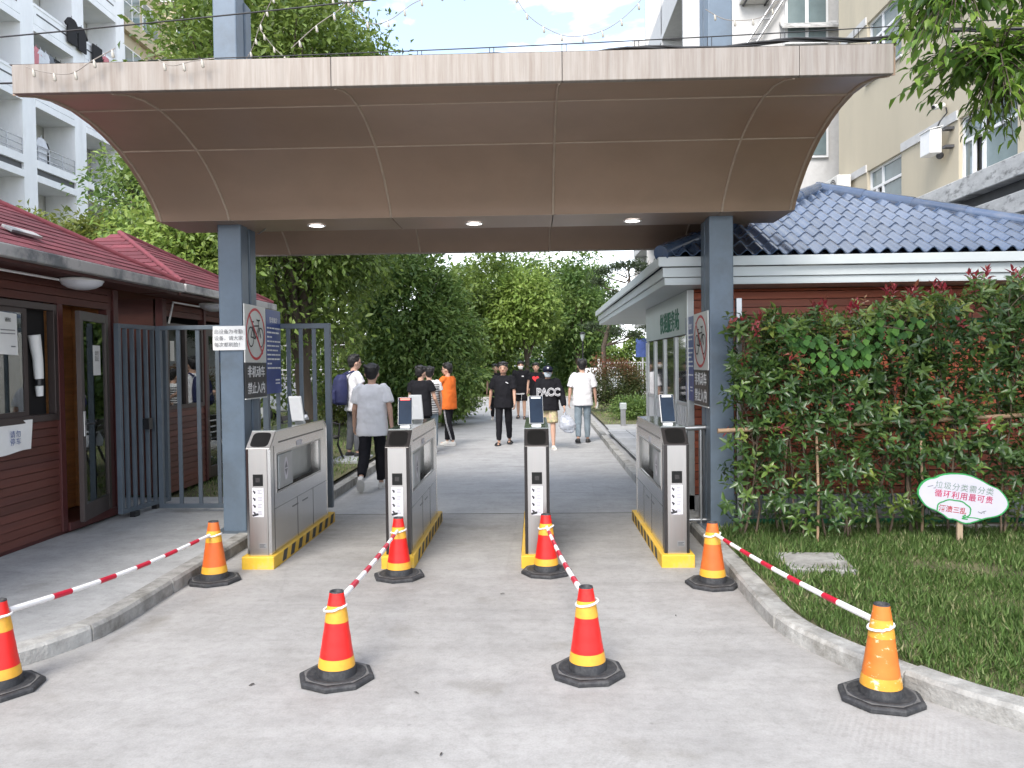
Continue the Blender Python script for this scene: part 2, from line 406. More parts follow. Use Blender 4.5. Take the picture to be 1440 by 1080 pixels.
# ------------------------------------------------------------------ shared materials
def concrete_mat(name, base, light, dark, groove=True, gr_rot=0.5, joints=None):
    m = bpy.data.materials.new(name); m.use_nodes = True
    t = m.node_tree; n = t.nodes; l = t.links; b = n['Principled BSDF']
    tcn = n.new('ShaderNodeTexCoord')
    def noise(scale, detail=8, rough=0.65, src=None, sc=(1, 1, 1), rot=0):
        x = n.new('ShaderNodeTexNoise'); x.inputs['Scale'].default_value = scale; x.inputs['Detail'].default_value = detail
        x.inputs['Roughness'].default_value = rough
        mp = n.new('ShaderNodeMapping'); mp.inputs['Scale'].default_value = sc; mp.inputs['Rotation'].default_value = (0, 0, rot)
        l.new(tcn.outputs['Object'], mp.inputs[0]); l.new(mp.outputs[0], x.inputs['Vector']); return x
    def ramp(src, stops):
        r = n.new('ShaderNodeValToRGB'); e = r.color_ramp.elements
        while len(e) < len(stops): e.new(0.5)
        for i, (p, c) in enumerate(stops): e[i].position = p; e[i].color = (*c, 1)
        l.new(src, r.inputs[0]); return r
    big = noise(0.55, 10, 0.72); mid = noise(3.2, 10, 0.75); fine = noise(90, 4, 0.7); strk = noise(2.2, 6, 0.6, sc=(0.35, 3.0, 1), rot=0.15)
    r1 = ramp(big.outputs['Fac'], [(0.3, dark), (0.5, base), (0.72, light)])
    r2 = ramp(mid.outputs['Fac'], [(0.28, (0.80, 0.795, 0.78)), (0.55, (1.0,)*3), (0.8, (1.12, 1.115, 1.10))])
    r3 = ramp(fine.outputs['Fac'], [(0.25, (0.78,)*3), (0.6, (1.05,)*3)])
    r4 = ramp(strk.outputs['Fac'], [(0.3, (0.9,)*3), (0.6, (1.04,)*3)])
    src = r1.outputs[0]
    for r, f in ((r2, 0.85), (r3, 0.6), (r4, 0.8)):
        mm = n.new('ShaderNodeMixRGB'); mm.blend_type = 'MULTIPLY'; mm.inputs[0].default_value = f
        l.new(src, mm.inputs[1]); l.new(r.outputs[0], mm.inputs[2]); src = mm.outputs[0]
    # small dark stains
    st = noise(1.7, 3, 0.5, sc=(1, 1, 1)); rs = ramp(st.outputs['Fac'], [(0.62, (1.0,)*3), (0.74, (0.80, 0.785, 0.75))])
    mm = n.new('ShaderNodeMixRGB'); mm.blend_type = 'MULTIPLY'; mm.inputs[0].default_value = 1.0
    l.new(src, mm.inputs[1]); l.new(rs.outputs[0], mm.inputs[2]); src = mm.outputs[0]
    # old gum spots and grit
    gv = n.new('ShaderNodeTexVoronoi'); gv.inputs['Scale'].default_value = 2.6; gv.inputs['Randomness'].default_value = 1.0
    l.new(tcn.outputs['Object'], gv.inputs['Vector'])
    gs_ = ramp(gv.outputs['Distance'], [(0.0, (0.62,)*3), (0.020, (0.74,)*3), (0.034, (1.0,)*3)])
    pat = noise(16, 6, 0.75); rp2 = ramp(pat.outputs['Fac'], [(0.30, (0.80, 0.795, 0.785)), (0.5, (1.0,)*3), (0.72, (1.09,)*3)])
    for r, f in ((gs_, 0.7), (rp2, 0.75)):
        mm = n.new('ShaderNodeMixRGB'); mm.blend_type = 'MULTIPLY'; mm.inputs[0].default_value = f
        l.new(src, mm.inputs[1]); l.new(r.outputs[0], mm.inputs[2]); src = mm.outputs[0]
    # hairline cracks
    vo = n.new('ShaderNodeTexVoronoi'); vo.feature = 'DISTANCE_TO_EDGE'; vo.inputs['Scale'].default_value = 0.33
    wob = n.new('ShaderNodeMixRGB'); wob.inputs[0].default_value = 0.12; l.new(tcn.outputs['Object'], wob.inputs[1]); l.new(mid.outputs['Color'], wob.inputs[2])
    l.new(wob.outputs[0], vo.inputs['Vector'])
    cr = ramp(vo.outputs['Distance'], [(0.0, (0.72,)*3), (0.004, (1.0,)*3)])
    mm = n.new('ShaderNodeMixRGB'); mm.blend_type = 'MULTIPLY'; mm.inputs[0].default_value = 0.25
    l.new(src, mm.inputs[1]); l.new(cr.outputs[0], mm.inputs[2]); src = mm.outputs[0]
    l.new(src, b.inputs['Base Color'])
    b.inputs['Roughness'].default_value = 0.82; b.inputs['Specular IOR Level'].default_value = 0.3
    bp = n.new('ShaderNodeBump'); bp.inputs['Strength'].default_value = 0.22; bp.inputs['Distance'].default_value = 0.006
    l.new(fine.outputs['Fac'], bp.inputs['Height'])
    last = bp
    if groove:
        wv = n.new('ShaderNodeTexWave'); wv.inputs['Scale'].default_value = 11.0; wv.inputs['Distortion'].default_value = 1.2; wv.inputs['Detail'].default_value = 2
        mp = n.new('ShaderNodeMapping'); mp.inputs['Rotation'].default_value = (0, 0, gr_rot); l.new(tcn.outputs['Object'], mp.inputs[0]); l.new(mp.outputs[0], wv.inputs['Vector'])
        pm = noise(0.9, 4, 0.6); pr = ramp(pm.outputs['Fac'], [(0.52, (0,)*3), (0.66, (1,)*3)])
        ml = n.new('ShaderNodeMath'); ml.operation = 'MULTIPLY'; l.new(wv.outputs['Fac'], ml.inputs[0]); l.new(pr.outputs[0], ml.inputs[1])
        b2 = n.new('ShaderNodeBump'); b2.inputs['Strength'].default_value = 0.22; b2.inputs['Distance'].default_value = 0.008
        l.new(ml.outputs[0], b2.inputs['Height']); l.new(bp.outputs[0], b2.inputs['Normal']); last = b2
    l.new(last.outputs[0], b.inputs['Normal'])
    MATS[name] = m
    return m

M_road = concrete_mat('road_concrete', (0.335, 0.328, 0.316), (0.395, 0.388, 0.376), (0.275, 0.269, 0.26))
M_path = concrete_mat('path_concrete', (0.375, 0.375, 0.372), (0.44, 0.44, 0.437), (0.30, 0.30, 0.298), gr_rot=1.4)
M_pave = concrete_mat('pavement_concrete', (0.37, 0.375, 0.372), (0.44, 0.445, 0.44), (0.30, 0.305, 0.302), groove=False)
M_kerb = mat('kerb_concrete', (0.34, 0.335, 0.315), 0.9, var=0.3, scale=9, bump=0.6, bscale=60, dirt=(0.13, 0.12, 0.10), dirt_scale=3.0, dirt_lo=0.48, dirt_hi=0.72, ov=.14)
M_soil = mat('soil', (0.10, 0.085, 0.055), 0.95, var=0.5, scale=5, bump=0.5, bscale=20, col2=(0.10, 0.12, 0.05))
M_joint = mat('joint_dirt', (0.06, 0.055, 0.05), 0.95, var=0.3)
M_lawn = mat('lawn_soil', (0.10, 0.105, 0.045), 0.95, var=0.5, scale=2.5, bump=0.5, bscale=30, col2=(0.19, 0.18, 0.09))
M_paver = mat('paver', (0.38, 0.39, 0.40), 0.85, var=0.18, scale=4, bump=0.2, ov=.12)
M_grass = leafmat('grass_blade', [(0.07, 0.135, 0.034), (0.125, 0.22, 0.055), (0.19, 0.29, 0.09), (0.38, 0.38, 0.20)], rough=0.55, trans=0.3)

def sheet(name, poly, z, m, parent=None, thick=0.0):
    mb = MB()
    if thick: mb.prism([(x, y, z-thick) for x, y in poly], (0, 0, thick))
    else: mb.add([(x, y, z) for x, y in poly], [tuple(range(len(poly)))])
    o = mb.build(name, m, parent)
    return o

# base terrain, far past everything else
g = sheet('ground', [(-400, -60), (400, -60), (400, 600), (-400, 600)], -0.03, M_soil); g['kind'] = 'structure'
JY = 8.66
road = struct('road')
sheet('slab', [(-40, -20), (40, -20), (40, 2.3), (40, JY-0.008), (-40, JY-0.008), (-40, 2.3)], 0.0, M_road, road)
path = struct('path', (0, JY, 0))
ys = [JY+0.008, 10.05, 13.9, 17.8, 21.7, 25.6, 29.5]
for a, b in zip(ys[:-1], ys[1:]):
    o = sheet('slab', [(-2.9, a+0.004), (1.9, a+0.004), (1.9, b-0.004), (-2.9, b-0.004)], 0.0, M_path, path)
sheet('slab', [(-30, 29.51), (1.9, 29.51), (1.9, 37.5), (-30, 37.5)], 0.0, M_path, path)

def offset_line(pts, d):
    out = []
    for i, p in enumerate(pts):
        a = Vector(pts[max(i-1, 0)]); b = Vector(pts[min(i+1, len(pts)-1)])
        t = (b-a).normalized(); nrm = Vector((t.y, -t.x))
        out.append((p[0]+nrm.x*d, p[1]+nrm.y*d))
    return out
def resample(pts, step):
    P = [Vector(p) for p in pts]; out = [P[0]]; acc = 0
    for a, b in zip(P[:-1], P[1:]):
        ln = (b-a).length; s = step-acc
        while s <= ln:
            out.append(a.lerp(b, s/ln)); s += step
        acc = ln-(s-step)
    out.append(P[-1])
    return out
def smooth_line(pts, it=2):
    for _ in range(it):
        q = [pts[0]]
        for a, b in zip(pts[:-1], pts[1:]):
            q += [(a[0]*.75+b[0]*.25, a[1]*.75+b[1]*.25), (a[0]*.25+b[0]*.75, a[1]*.25+b[1]*.75)]
        q.append(pts[-1]); pts = q
    return pts
KW = 0.14
kr = smooth_line([(1.50, 8.6), (1.475, 6.04), (1.445, 4.93), (1.488, 4.62), (1.598, 4.33), (1.72, 4.10), (1.94, 3.71), (2.25, 3.37), (2.8, 3.0), (3.6, 2.72), (4.8, 2.56), (8, 2.5), (14, 2.5)])
kl = smooth_line([(-2.66, 8.6), (-2.67, 7.1), (-2.69, 5.9), (-2.675, 5.15), (-2.68, 4.75), (-2.79, 4.40), (-2.90, 4.22), (-3.15, 3.92), (-3.6, 3.58), (-4.4, 3.3), (-6, 3.2), (-14, 3.2)])
def kerb(line, side, step, parent, z=0.10, first=0):
    """side +1: kerb body lies on the left of the direction of travel"""
    fine = resample(line, 0.05)
    dist = [0]
    for a, b in zip(fine[:-1], fine[1:]): dist.append(dist[-1]+(b-a).length)
    total = dist[-1]; k = 0; i0 = 0
    while dist[i0] < total-0.1 and k < 60:
        e = dist[i0]+step*rnd.uniform(0.9, 1.1)
        i1 = i0
        while i1 < len(fine)-1 and dist[i1] < e: i1 += 1
        seg = fine[i0:i1+1]
        if len(seg) > 2:
            seg = [seg[0]+(seg[1]-seg[0]).normalized()*0.006]+seg[1:-1]+[seg[-1]-(seg[-1]-seg[-2]).normalized()*0.006]
            dense = [tuple(p) for p in seg]
            dense = dense[::3]+([dense[-1]] if (len(dense)-1) % 3 else [])
            wv = rnd.uniform(-0.006, 0.006); hz_ = z+rnd.uniform(-0.006, 0.008)
            rows = []
            for d_, zz_ in ((wv, -0.06), (wv+0.004, hz_-0.02), (wv+0.02, hz_), (KW, hz_), (KW, -0.06)):
                rows.append([(q[0], q[1], zz_) for q in offset_line(dense, -side*d_)])
            mb = MB(); n = len(dense)
            vs = [p for r_ in rows for p in r_]
            fs = [(r_*n+j, r_*n+j+1, (r_+1)*n+j+1, (r_+1)*n+j) for r_ in range(4) for j in range(n-1)]
            fs += [tuple(r_*n for r_ in range(5)), tuple(r_*n+n-1 for r_ in range(4, -1, -1))]
            mb.add(vs, fs); mb.build('kerb_stone', M_kerb, parent, weld=True)
        i0 = i1; k += 1
kR = struct('kerb', (1.5, 5, 0)); kerb(kr, 1, 0.98, kR)
kL = struct('kerb', (-2.7, 5, 0)); kerb(kl, -1, 0.95, kL)
kF = struct('kerb', (-2.7, 12, 0)); kerb([(-2.66, 8.75), (-2.68, 14), (-2.72, 25.5), (-2.9, 27.6), (-3.5, 28.9), (-4.6, 29.4), (-9, 29.5)], -1, 0.98, kF)
kG = struct('kerb', (1.6, 12, 0)); kerb([(1.49, 8.75), (1.5, 11.6), (1.62, 23), (1.72, 32), (1.8, 39)], 1, 0.98, kG)
kB = struct('kerb', (-5, 37.6, 0)); kerb([(-20, 37.5), (1.9, 37.5)], 1, 1.2, kB)

# raised ground behind the kerbs
lk = [tuple(p) for p in offset_line(kl, KW)][::-1]
pv = sheet('pavement', [(p[0], p[1]) for p in lk]+[(-2.80, 9.35), (-14, 9.35)], 0.094, M_pave, None); pv['kind'] = 'structure'
rk = [tuple(p) for p in offset_line(kr, -KW)]
lawn = sheet('lawn', [(p[0], p[1]) for p in rk]+[(14, 7.75), (1.64, 7.75)], 0.075, M_lawn, None); lawn['kind'] = 'structure'
yard = sheet('pavement', [(1.64, 7.754), (14, 7.754), (14, 20), (1.75, 20), (1.64, 14)], 0.09, M_pave, None); yard['kind'] = 'structure'
lawn2 = sheet('lawn', [(-2.80, 9.354), (-2.86, 25.5), (-3.6, 29.0), (-9, 29.6), (-40, 29.6), (-40, 9.354)], 0.075, M_lawn, None); lawn2['kind'] = 'structure'
lawn3 = sheet('lawn', [(1.77, 20.01), (14, 20.01), (40, 20.01), (40, 60), (1.95, 60)], 0.075, M_lawn, None); lawn3['kind'] = 'structure'
lawn4 = sheet('lawn', [(-40, 37.65), (1.9, 37.65), (1.9, 70), (-40, 70)], 0.075, M_lawn, None); lawn4['kind'] = 'structure'

# light pavers between the path and the right-hand hut
pvr = struct('pavement', (1.7, 12, 0.09))
base_me = None
for i in range(3):
    for j in range(15):
        x0 = 1.66+i*0.42; y0 = 11.9+j*0.42
        if base_me is None:
            mb = MB(); mb.box(-.2, .2, -.2, .2, -0.02, 0.022)
            base_me = mb.mesh('paver', M_paver)
        o = link_mesh('paver', base_me, pvr, Vector((x0+0.2, y0+0.2, 0.088+rnd.uniform(-.002, .003)))-pvr.location)
# stepping slab beside the path, cover slab in the right lawn
mb = MB(); mb.box(-3.38, -2.84, 12.6, 13.5, 0.06, 0.115)
solo('stepping_slab', mb, M_paver, (-3.1, 13.05, 0.1), 'pale grey stepping slab at the lawn edge under the student with the backpack', 'paving slab', bevel=0.006)
mb = MB(); mb.prism([(1.87, 5.80, 0.08), (2.33, 5.72, 0.08), (2.40, 6.27, 0.08), (1.86, 6.30, 0.08)], (0, 0, 0.05))
solo('cover_slab', mb, M_kerb, (2.1, 6.0, 0.1), 'weathered concrete cover slab lying in the grass near the right kerb', 'concrete slab', bevel=0.008)

# ------------------------------------------------------------------ grass
def blades(name, pts, h, seed, width=0.05, z=0.075, tone_bias=0.0, loc=(0, 0, 0)):
    g = np.random.default_rng(seed); n = len(pts)
    P = np.column_stack([pts, np.full(n, z)])
    cl = np.sin(pts[:, 0]*3.1+np.sin(pts[:, 1]*2.3)*2)*np.cos(pts[:, 1]*3.7+pts[:, 0])*0.5+0.5
    D = np.column_stack([g.normal(0, .42, n), g.normal(0, .42, n), np.ones(n)])
    Nn = unit(np.column_stack([g.normal(size=n), g.normal(size=n), np.full(n, 0.2)]))
    hh = h*(0.45+0.75*g.uniform(size=n))*(0.6+0.8*cl)
    tone = np.clip(g.beta(2, 2.6, n)*0.9+0.12*cl+tone_bias+(g.uniform(size=n) < .10)*0.55, 0, 1)
    me = leaf_mesh(name, P-np.array(loc), D, Nn, hh, M_grass, tone, aspect=width, fold=0.1, detail=False, droop=0.25)
    o = link_mesh(name, me, None, loc); o['kind'] = 'stuff'
    return o
def inside_right(p):
    ok = np.ones(len(p), bool)
    kx = np.array([q[0] for q in rk]); ky = np.array([q[1] for q in rk])
    order = np.argsort(ky); kxi = np.interp(p[:, 1], ky[order], kx[order])
    ok &= p[:, 0] > kxi+0.02
    ok &= ~((p[:, 0] > 1.88) & (p[:, 0] < 2.34) & (p[:, 1] > 5.82) & (p[:, 1] < 6.26))
    return ok
gg = np.random.default_rng(3)
p = np.column_stack([gg.uniform(1.5, 5.6, 90000), 2.5+gg.uniform(0, 1, 90000)**0.9*4.9])
p = p[inside_right(p)]
bare = (np.sin(p[:, 0]*2.1+1)*np.sin(p[:, 1]*2.9+p[:, 0])+gg.normal(0, .35, len(p))) > 0.72
blades('grass', p[~bare], 0.088, 5, width=0.032)
p = np.column_stack([gg.uniform(-9, -2.83, 30000), 9.4+gg.uniform(0, 1, 30000)*19])
blades('grass', p, 0.07, 6, width=0.13, tone_bias=0.15)
p = np.column_stack([gg.uniform(1.85, 9, 12000), 20.1+gg.uniform(0, 1, 12000)*18])
blades('grass', p, 0.08, 8, width=0.16, tone_bias=0.15)
p = np.column_stack([gg.uniform(-14, 1.9, 12000), 37.8+gg.uniform(0, 1, 12000)*8])
blades('grass', p, 0.09, 9, width=0.2, tone_bias=0.15)
# scraps on the concrete
litter_m = mat('dry_leaf', (0.05, 0.045, 0.04), 0.8, var=0.4)
lw = ['dark leaf scrap on the road nearest the photo bottom centre', 'dark leaf scrap between the two front-row cones', 'dark leaf scrap on the road left of the front-left cone', 'dark leaf scrap right of the front-right cone', 'dark leaf scrap in the middle lane before the slim turnstile', 'dark leaf scrap on the open road below the scuffed cone', 'dark leaf scrap between the left bar and the second bar', 'tiny dark leaf scrap beside the second bar from the left']
for i, (x, y, s) in enumerate(((-0.42, 3.28, .013), (-0.62, 3.9, .014), (-1.5, 4.0, .014), (0.9, 5.1, .010), (-.25, 5.6, .014))):
    mb = MB(); a = rnd.uniform(0, 3)
    k = 7; ring = []
    for j in range(k):
        th = 2*math.pi*j/k; rr_ = s*rnd.uniform(.5, 1.2)
        ring.append((x+math.cos(th)*rr_*1.6*math.cos(a)-math.sin(th)*rr_*math.sin(a)*.6, y+math.cos(th)*rr_*1.6*math.sin(a)+math.sin(th)*rr_*math.cos(a)*.6, 0.003+rnd.uniform(0, .006)))
    mb.add(ring+[(x, y, 0.012)], [(j, (j+1) % k, k) for j in range(k)])
    solo('dead_leaf', mb, litter_m, (x, y, 0), lw[i], 'dead leaf', 'dead leaf scraps on the road')
# ------------------------------------------------------------------ gate canopy
M_brown = mat('canopy_bronze', (0.315, 0.222, 0.162), 0.38, metal=0.15, var=0.10, scale=1.2, spec=0.5, dirt=(0.28, 0.205, 0.152), dirt_scale=0.8, ov=.05, bump=.06, bscale=2.2)
M_fascia = mat('fascia_champagne', (0.265, 0.238, 0.21), 0.45, metal=0.25, var=0.10, scale=3, stretch=(7, 1, 0.35), dirt=(0.195, 0.160, 0.132), dirt_scale=4.0, dirt_lo=0.42, dirt_hi=0.66, ov=.04)
M_rib = mat('rib_sealant', (0.40, 0.32, 0.25), 0.6, var=0.12)
M_post = mat('post_blue_grey', (0.115, 0.155, 0.20), 0.42, var=0.12, scale=4, dirt=(0.09, 0.11, 0.13), dirt_scale=2.2, bump=0.04)
M_gate = mat('gate_grey', (0.10, 0.125, 0.15), 0.45, var=0.12, scale=6)
M_lamp = mat('lamp_glow', (0.9, 0.9, 0.9), 0.4, emit=(1, 0.97, 0.92), estr=5.0)
M_white = mat('white_plastic', (0.78, 0.78, 0.77), 0.4, var=0.05)
M_black = mat('black_plastic', (0.015, 0.015, 0.017), 0.35, var=0.2)
M_steelw = mat('dull_steel', (0.45, 0.46, 0.47), 0.4, metal=0.9, var=0.1)

CX0, CX1 = -3.43, 2.31
gc = thing('gate_canopy', (-0.56, 7.4, 0), 'brown metal gate canopy with flared underside on blue grey posts over the lanes', 'gate canopy')
prof = [(5.16, 3.490), (5.34, 3.545), (5.56, 3.585), (5.82, 3.596), (6.05, 3.572), (6.24, 3.532), (6.46, 3.468), (6.64, 3.388), (6.80, 3.295), (6.96, 3.180), (7.07, 3.085), (7.12, 3.012)]
bounds = [CX0, -2.787, -1.296, 0.176, 1.693, CX1]
rows = [(0, 3), (3, 6), (6, 11)]
pan_mb = None
for bi in range(5):
    x0, x1 = bounds[bi]+0.008, bounds[bi+1]-0.008
    for (a, b) in rows:
        mb = MB()
        pts = prof[a:b+1]
        def fn(u, v, pts=pts):
            f = v*(len(pts)-1); i = min(int(f), len(pts)-2); q = f-i
            y = pts[i][0]*(1-q)+pts[i+1][0]*q; z = pts[i][1]*(1-q)+pts[i+1][1]*q
            bulge = 0.006*math.sin(math.pi*u)*math.sin(math.pi*v)
            return (x0+(x1-x0)*u, y, z-bulge)
        mb.grid(fn, 6, (len(pts)-1)*2)
        mb.build('soffit_panel', M_brown, gc)
# ribs: curved sealant joints across, straight joints along
for x in bounds:
    xx = min(max(x, CX0+0.012), CX1-0.012)
    mb = MB(); mb.tube([(xx, y, z-0.001) for y, z in prof], 0.011, 6); mb.build('rib', M_rib, gc)
for k in (3, 6):
    y, z = prof[k]
    mb = MB(); mb.tube([(CX0+0.01, y, z-0.001), (CX1-0.01, y, z-0.001)], 0.0085, 6); mb.build('seam', M_rib, gc)
# flat middle strip
for bi in range(5):
    mb = MB(); mb.box(bounds[bi]+0.004, bounds[bi+1]-0.004, 7.125, 7.745, 3.008, 3.05); mb.build('soffit_strip', M_brown, gc)
rear = [(7.75, 3.012), (7.84, 3.12), (7.98, 3.21), (8.15, 3.265), (8.34, 3.262), (8.55, 3.20), (8.74, 3.09), (8.90, 2.945)]
for bi in range(5):
    x0, x1 = bounds[bi]+0.006, bounds[bi+1]-0.006
    mb = MB()
    mb.grid(lambda u, v: (x0+(x1-x0)*u, *[rear[min(int(v*7), 6)][k]*(1-(v*7-min(int(v*7), 6)))+rear[min(int(v*7), 6)+1][k]*(v*7-min(int(v*7), 6)) for k in (0, 1)]), 4, 14)
    mb.build('rear_panel', M_brown, gc)
for x in bounds[1:-1]:
    mb = MB(); mb.tube([(x, y, z-0.001) for y, z in rear], 0.011, 6); mb.build('rib', M_rib, gc)
mb = MB(); mb.box(CX0, CX1, 8.90, 8.93, 2.93, 3.70); mb.build('rear_fascia', M_fascia, gc)
# front fascia in four lengths, and its end returns
for a, b in zip([CX0, -1.31, 0.196, 1.714], [-1.31, 0.196, 1.714, CX1]):
    mb = MB(); mb.box(a+0.0012, b-0.0012, 5.11, 5.155, 3.485, 3.675); mb.build('fascia', M_fascia, gc, bevel=0.004)
for x, s in ((CX0, -1), (CX1, 1)):
    side = [(y, z) for y, z in prof]+[(7.75, 3.008)]+rear[1:]
    poly = [(x, 5.157, 3.676)]+[(x, y, z) for y, z in side]+[(x, 8.9, 3.70)]
    mb = MB(); mb.prism(poly, (s*0.03, 0, 0)); mb.build('end_panel', M_brown, gc)
mb = MB(); mb.add([(CX0-.02, 5.11, 3.676), (CX1+.02, 5.11, 3.676), (CX1+.02, 8.93, 3.705), (CX0-.02, 8.93, 3.705)], [(0, 1, 2, 3)]); mb.build('roof_sheet', M_fascia, gc)
for x, y in ((-2.067, 7.43), (-0.567, 7.47), (0.935, 7.47)):
    mb = MB(); mb.lathe([(0.088, 0.0), (0.088, -0.008), (0.072, -0.010), (0.070, -0.002)], (x, y, 3.006), 24); dl = mb.build('downlight', M_white, gc)
    mb = MB(); mb.lathe([(0.069, -0.004), (0.0005, -0.006)], (x, y, 3.006), 24); mb.build('lens', M_lamp, dl)
# posts: paired steel columns with a gusset between
for xc, zt in ((-2.875, 6.2), (1.735, 6.2)):
    for (y0, y1, zz, wv) in ((7.33, 7.52, zt, 0.112), (7.60, 7.76, 5.2, 0.10)):
        mb = MB(); mb.box(xc-wv, xc+wv, y0, y1, 0.09, zz); po = mb.build('post', M_post, gc, bevel=0.012)
    for sx in (-1, 1):
        mb = MB(); mb.box(xc+sx*0.118-0.006, xc+sx*0.118+0.006, 7.34, 7.75, 2.2, 2.98)
    mb = MB(); mb.box(xc-0.06, xc+0.06, 7.522, 7.598, 0.09, 5.0); mb.build('web_plate', M_gate, gc)
    mb = MB(); mb.prism([(xc-0.05, 7.60, 5.1), (xc-0.05, 7.76, 5.1), (xc-0.05, 7.76, 5.2), (xc-0.05, 7.60, 5.38)], (0.1, 0, 0)); mb.build('gusset', M_post, gc)
    mb = MB(); mb.bar((xc+0.07, 7.56, 2.45), (xc+0.07, 7.575, 1.6), 0.03, 0.01); mb.build('brace', M_gate, gc)
    mb = MB(); mb.box(xc-0.18, xc+0.18, 7.26, 7.83, 0.088, 0.104); mb.build('base_plate', M_gate, gc)
mb = MB(); mb.tube([(-2.76, 7.8, 3.0), (-2.72, 7.7, 2.98), (-2.6, 7.55, 3.0)], 0.006, 6); mb.build('conduit', M_steelw, gc)

# ------------------------------------------------------------------ signs on the posts
M_signw = mat('sign_white', (0.62, 0.63, 0.60), 0.35, var=0.06)
M_signk = mat('sign_black', (0.014, 0.014, 0.015), 0.3, var=0.2)
M_signb = mat('sign_blue', (0.012, 0.045, 0.24), 0.3, var=0.15)
M_red = mat('sign_red', (0.55, 0.02, 0.03), 0.4, var=0.1)
M_ink = mat('ink_black', (0.02, 0.02, 0.022), 0.6, var=0.1)
M_inkw = mat('ink_white', (0.80, 0.80, 0.80), 0.5, var=0.05)
M_inkg = mat('ink_grey', (0.20, 0.20, 0.21), 0.7, var=0.1)

def ring(mb, o, r, u, rx, rz, w_, mi, n=40):
    o, r, u = Vector(o), Vector(r), Vector(u)
    a = [o+r*math.cos(t)*rx+u*math.sin(t)*rz for t in [2*math.pi*i/n for i in range(n)]]
    b = [o+r*math.cos(t)*(rx-w_)+u*math.sin(t)*(rz-w_) for t in [2*math.pi*i/n for i in range(n)]]
    mb.add(a+b, [(i, (i+1) % n, n+(i+1) % n, n+i) for i in range(n)], mi)
_SK = [0]
def stroke(mb, o, r, u, pts, w_, mi):
    o, r, u = Vector(o), Vector(r), Vector(u)
    for (x0, y0), (x1, y1) in zip(pts[:-1], pts[1:]):
        d = Vector((x1-x0, y1-y0)); d.normalize(); nn = Vector((-d.y, d.x))*w_/2; e = d*w_*0.4
        q = [(x0-e.x+nn.x, y0-e.y+nn.y), (x0-e.x-nn.x, y0-e.y-nn.y), (x1+e.x-nn.x, y1+e.y-nn.y), (x1+e.x+nn.x, y1+e.y+nn.y)]
        _SK[0] += 1; lift = r.cross(u)*(0.00018*(_SK[0] % 6))
        mb.add([o+r*a+u*b+lift for a, b in q], [(0, 1, 2, 3)], mi)

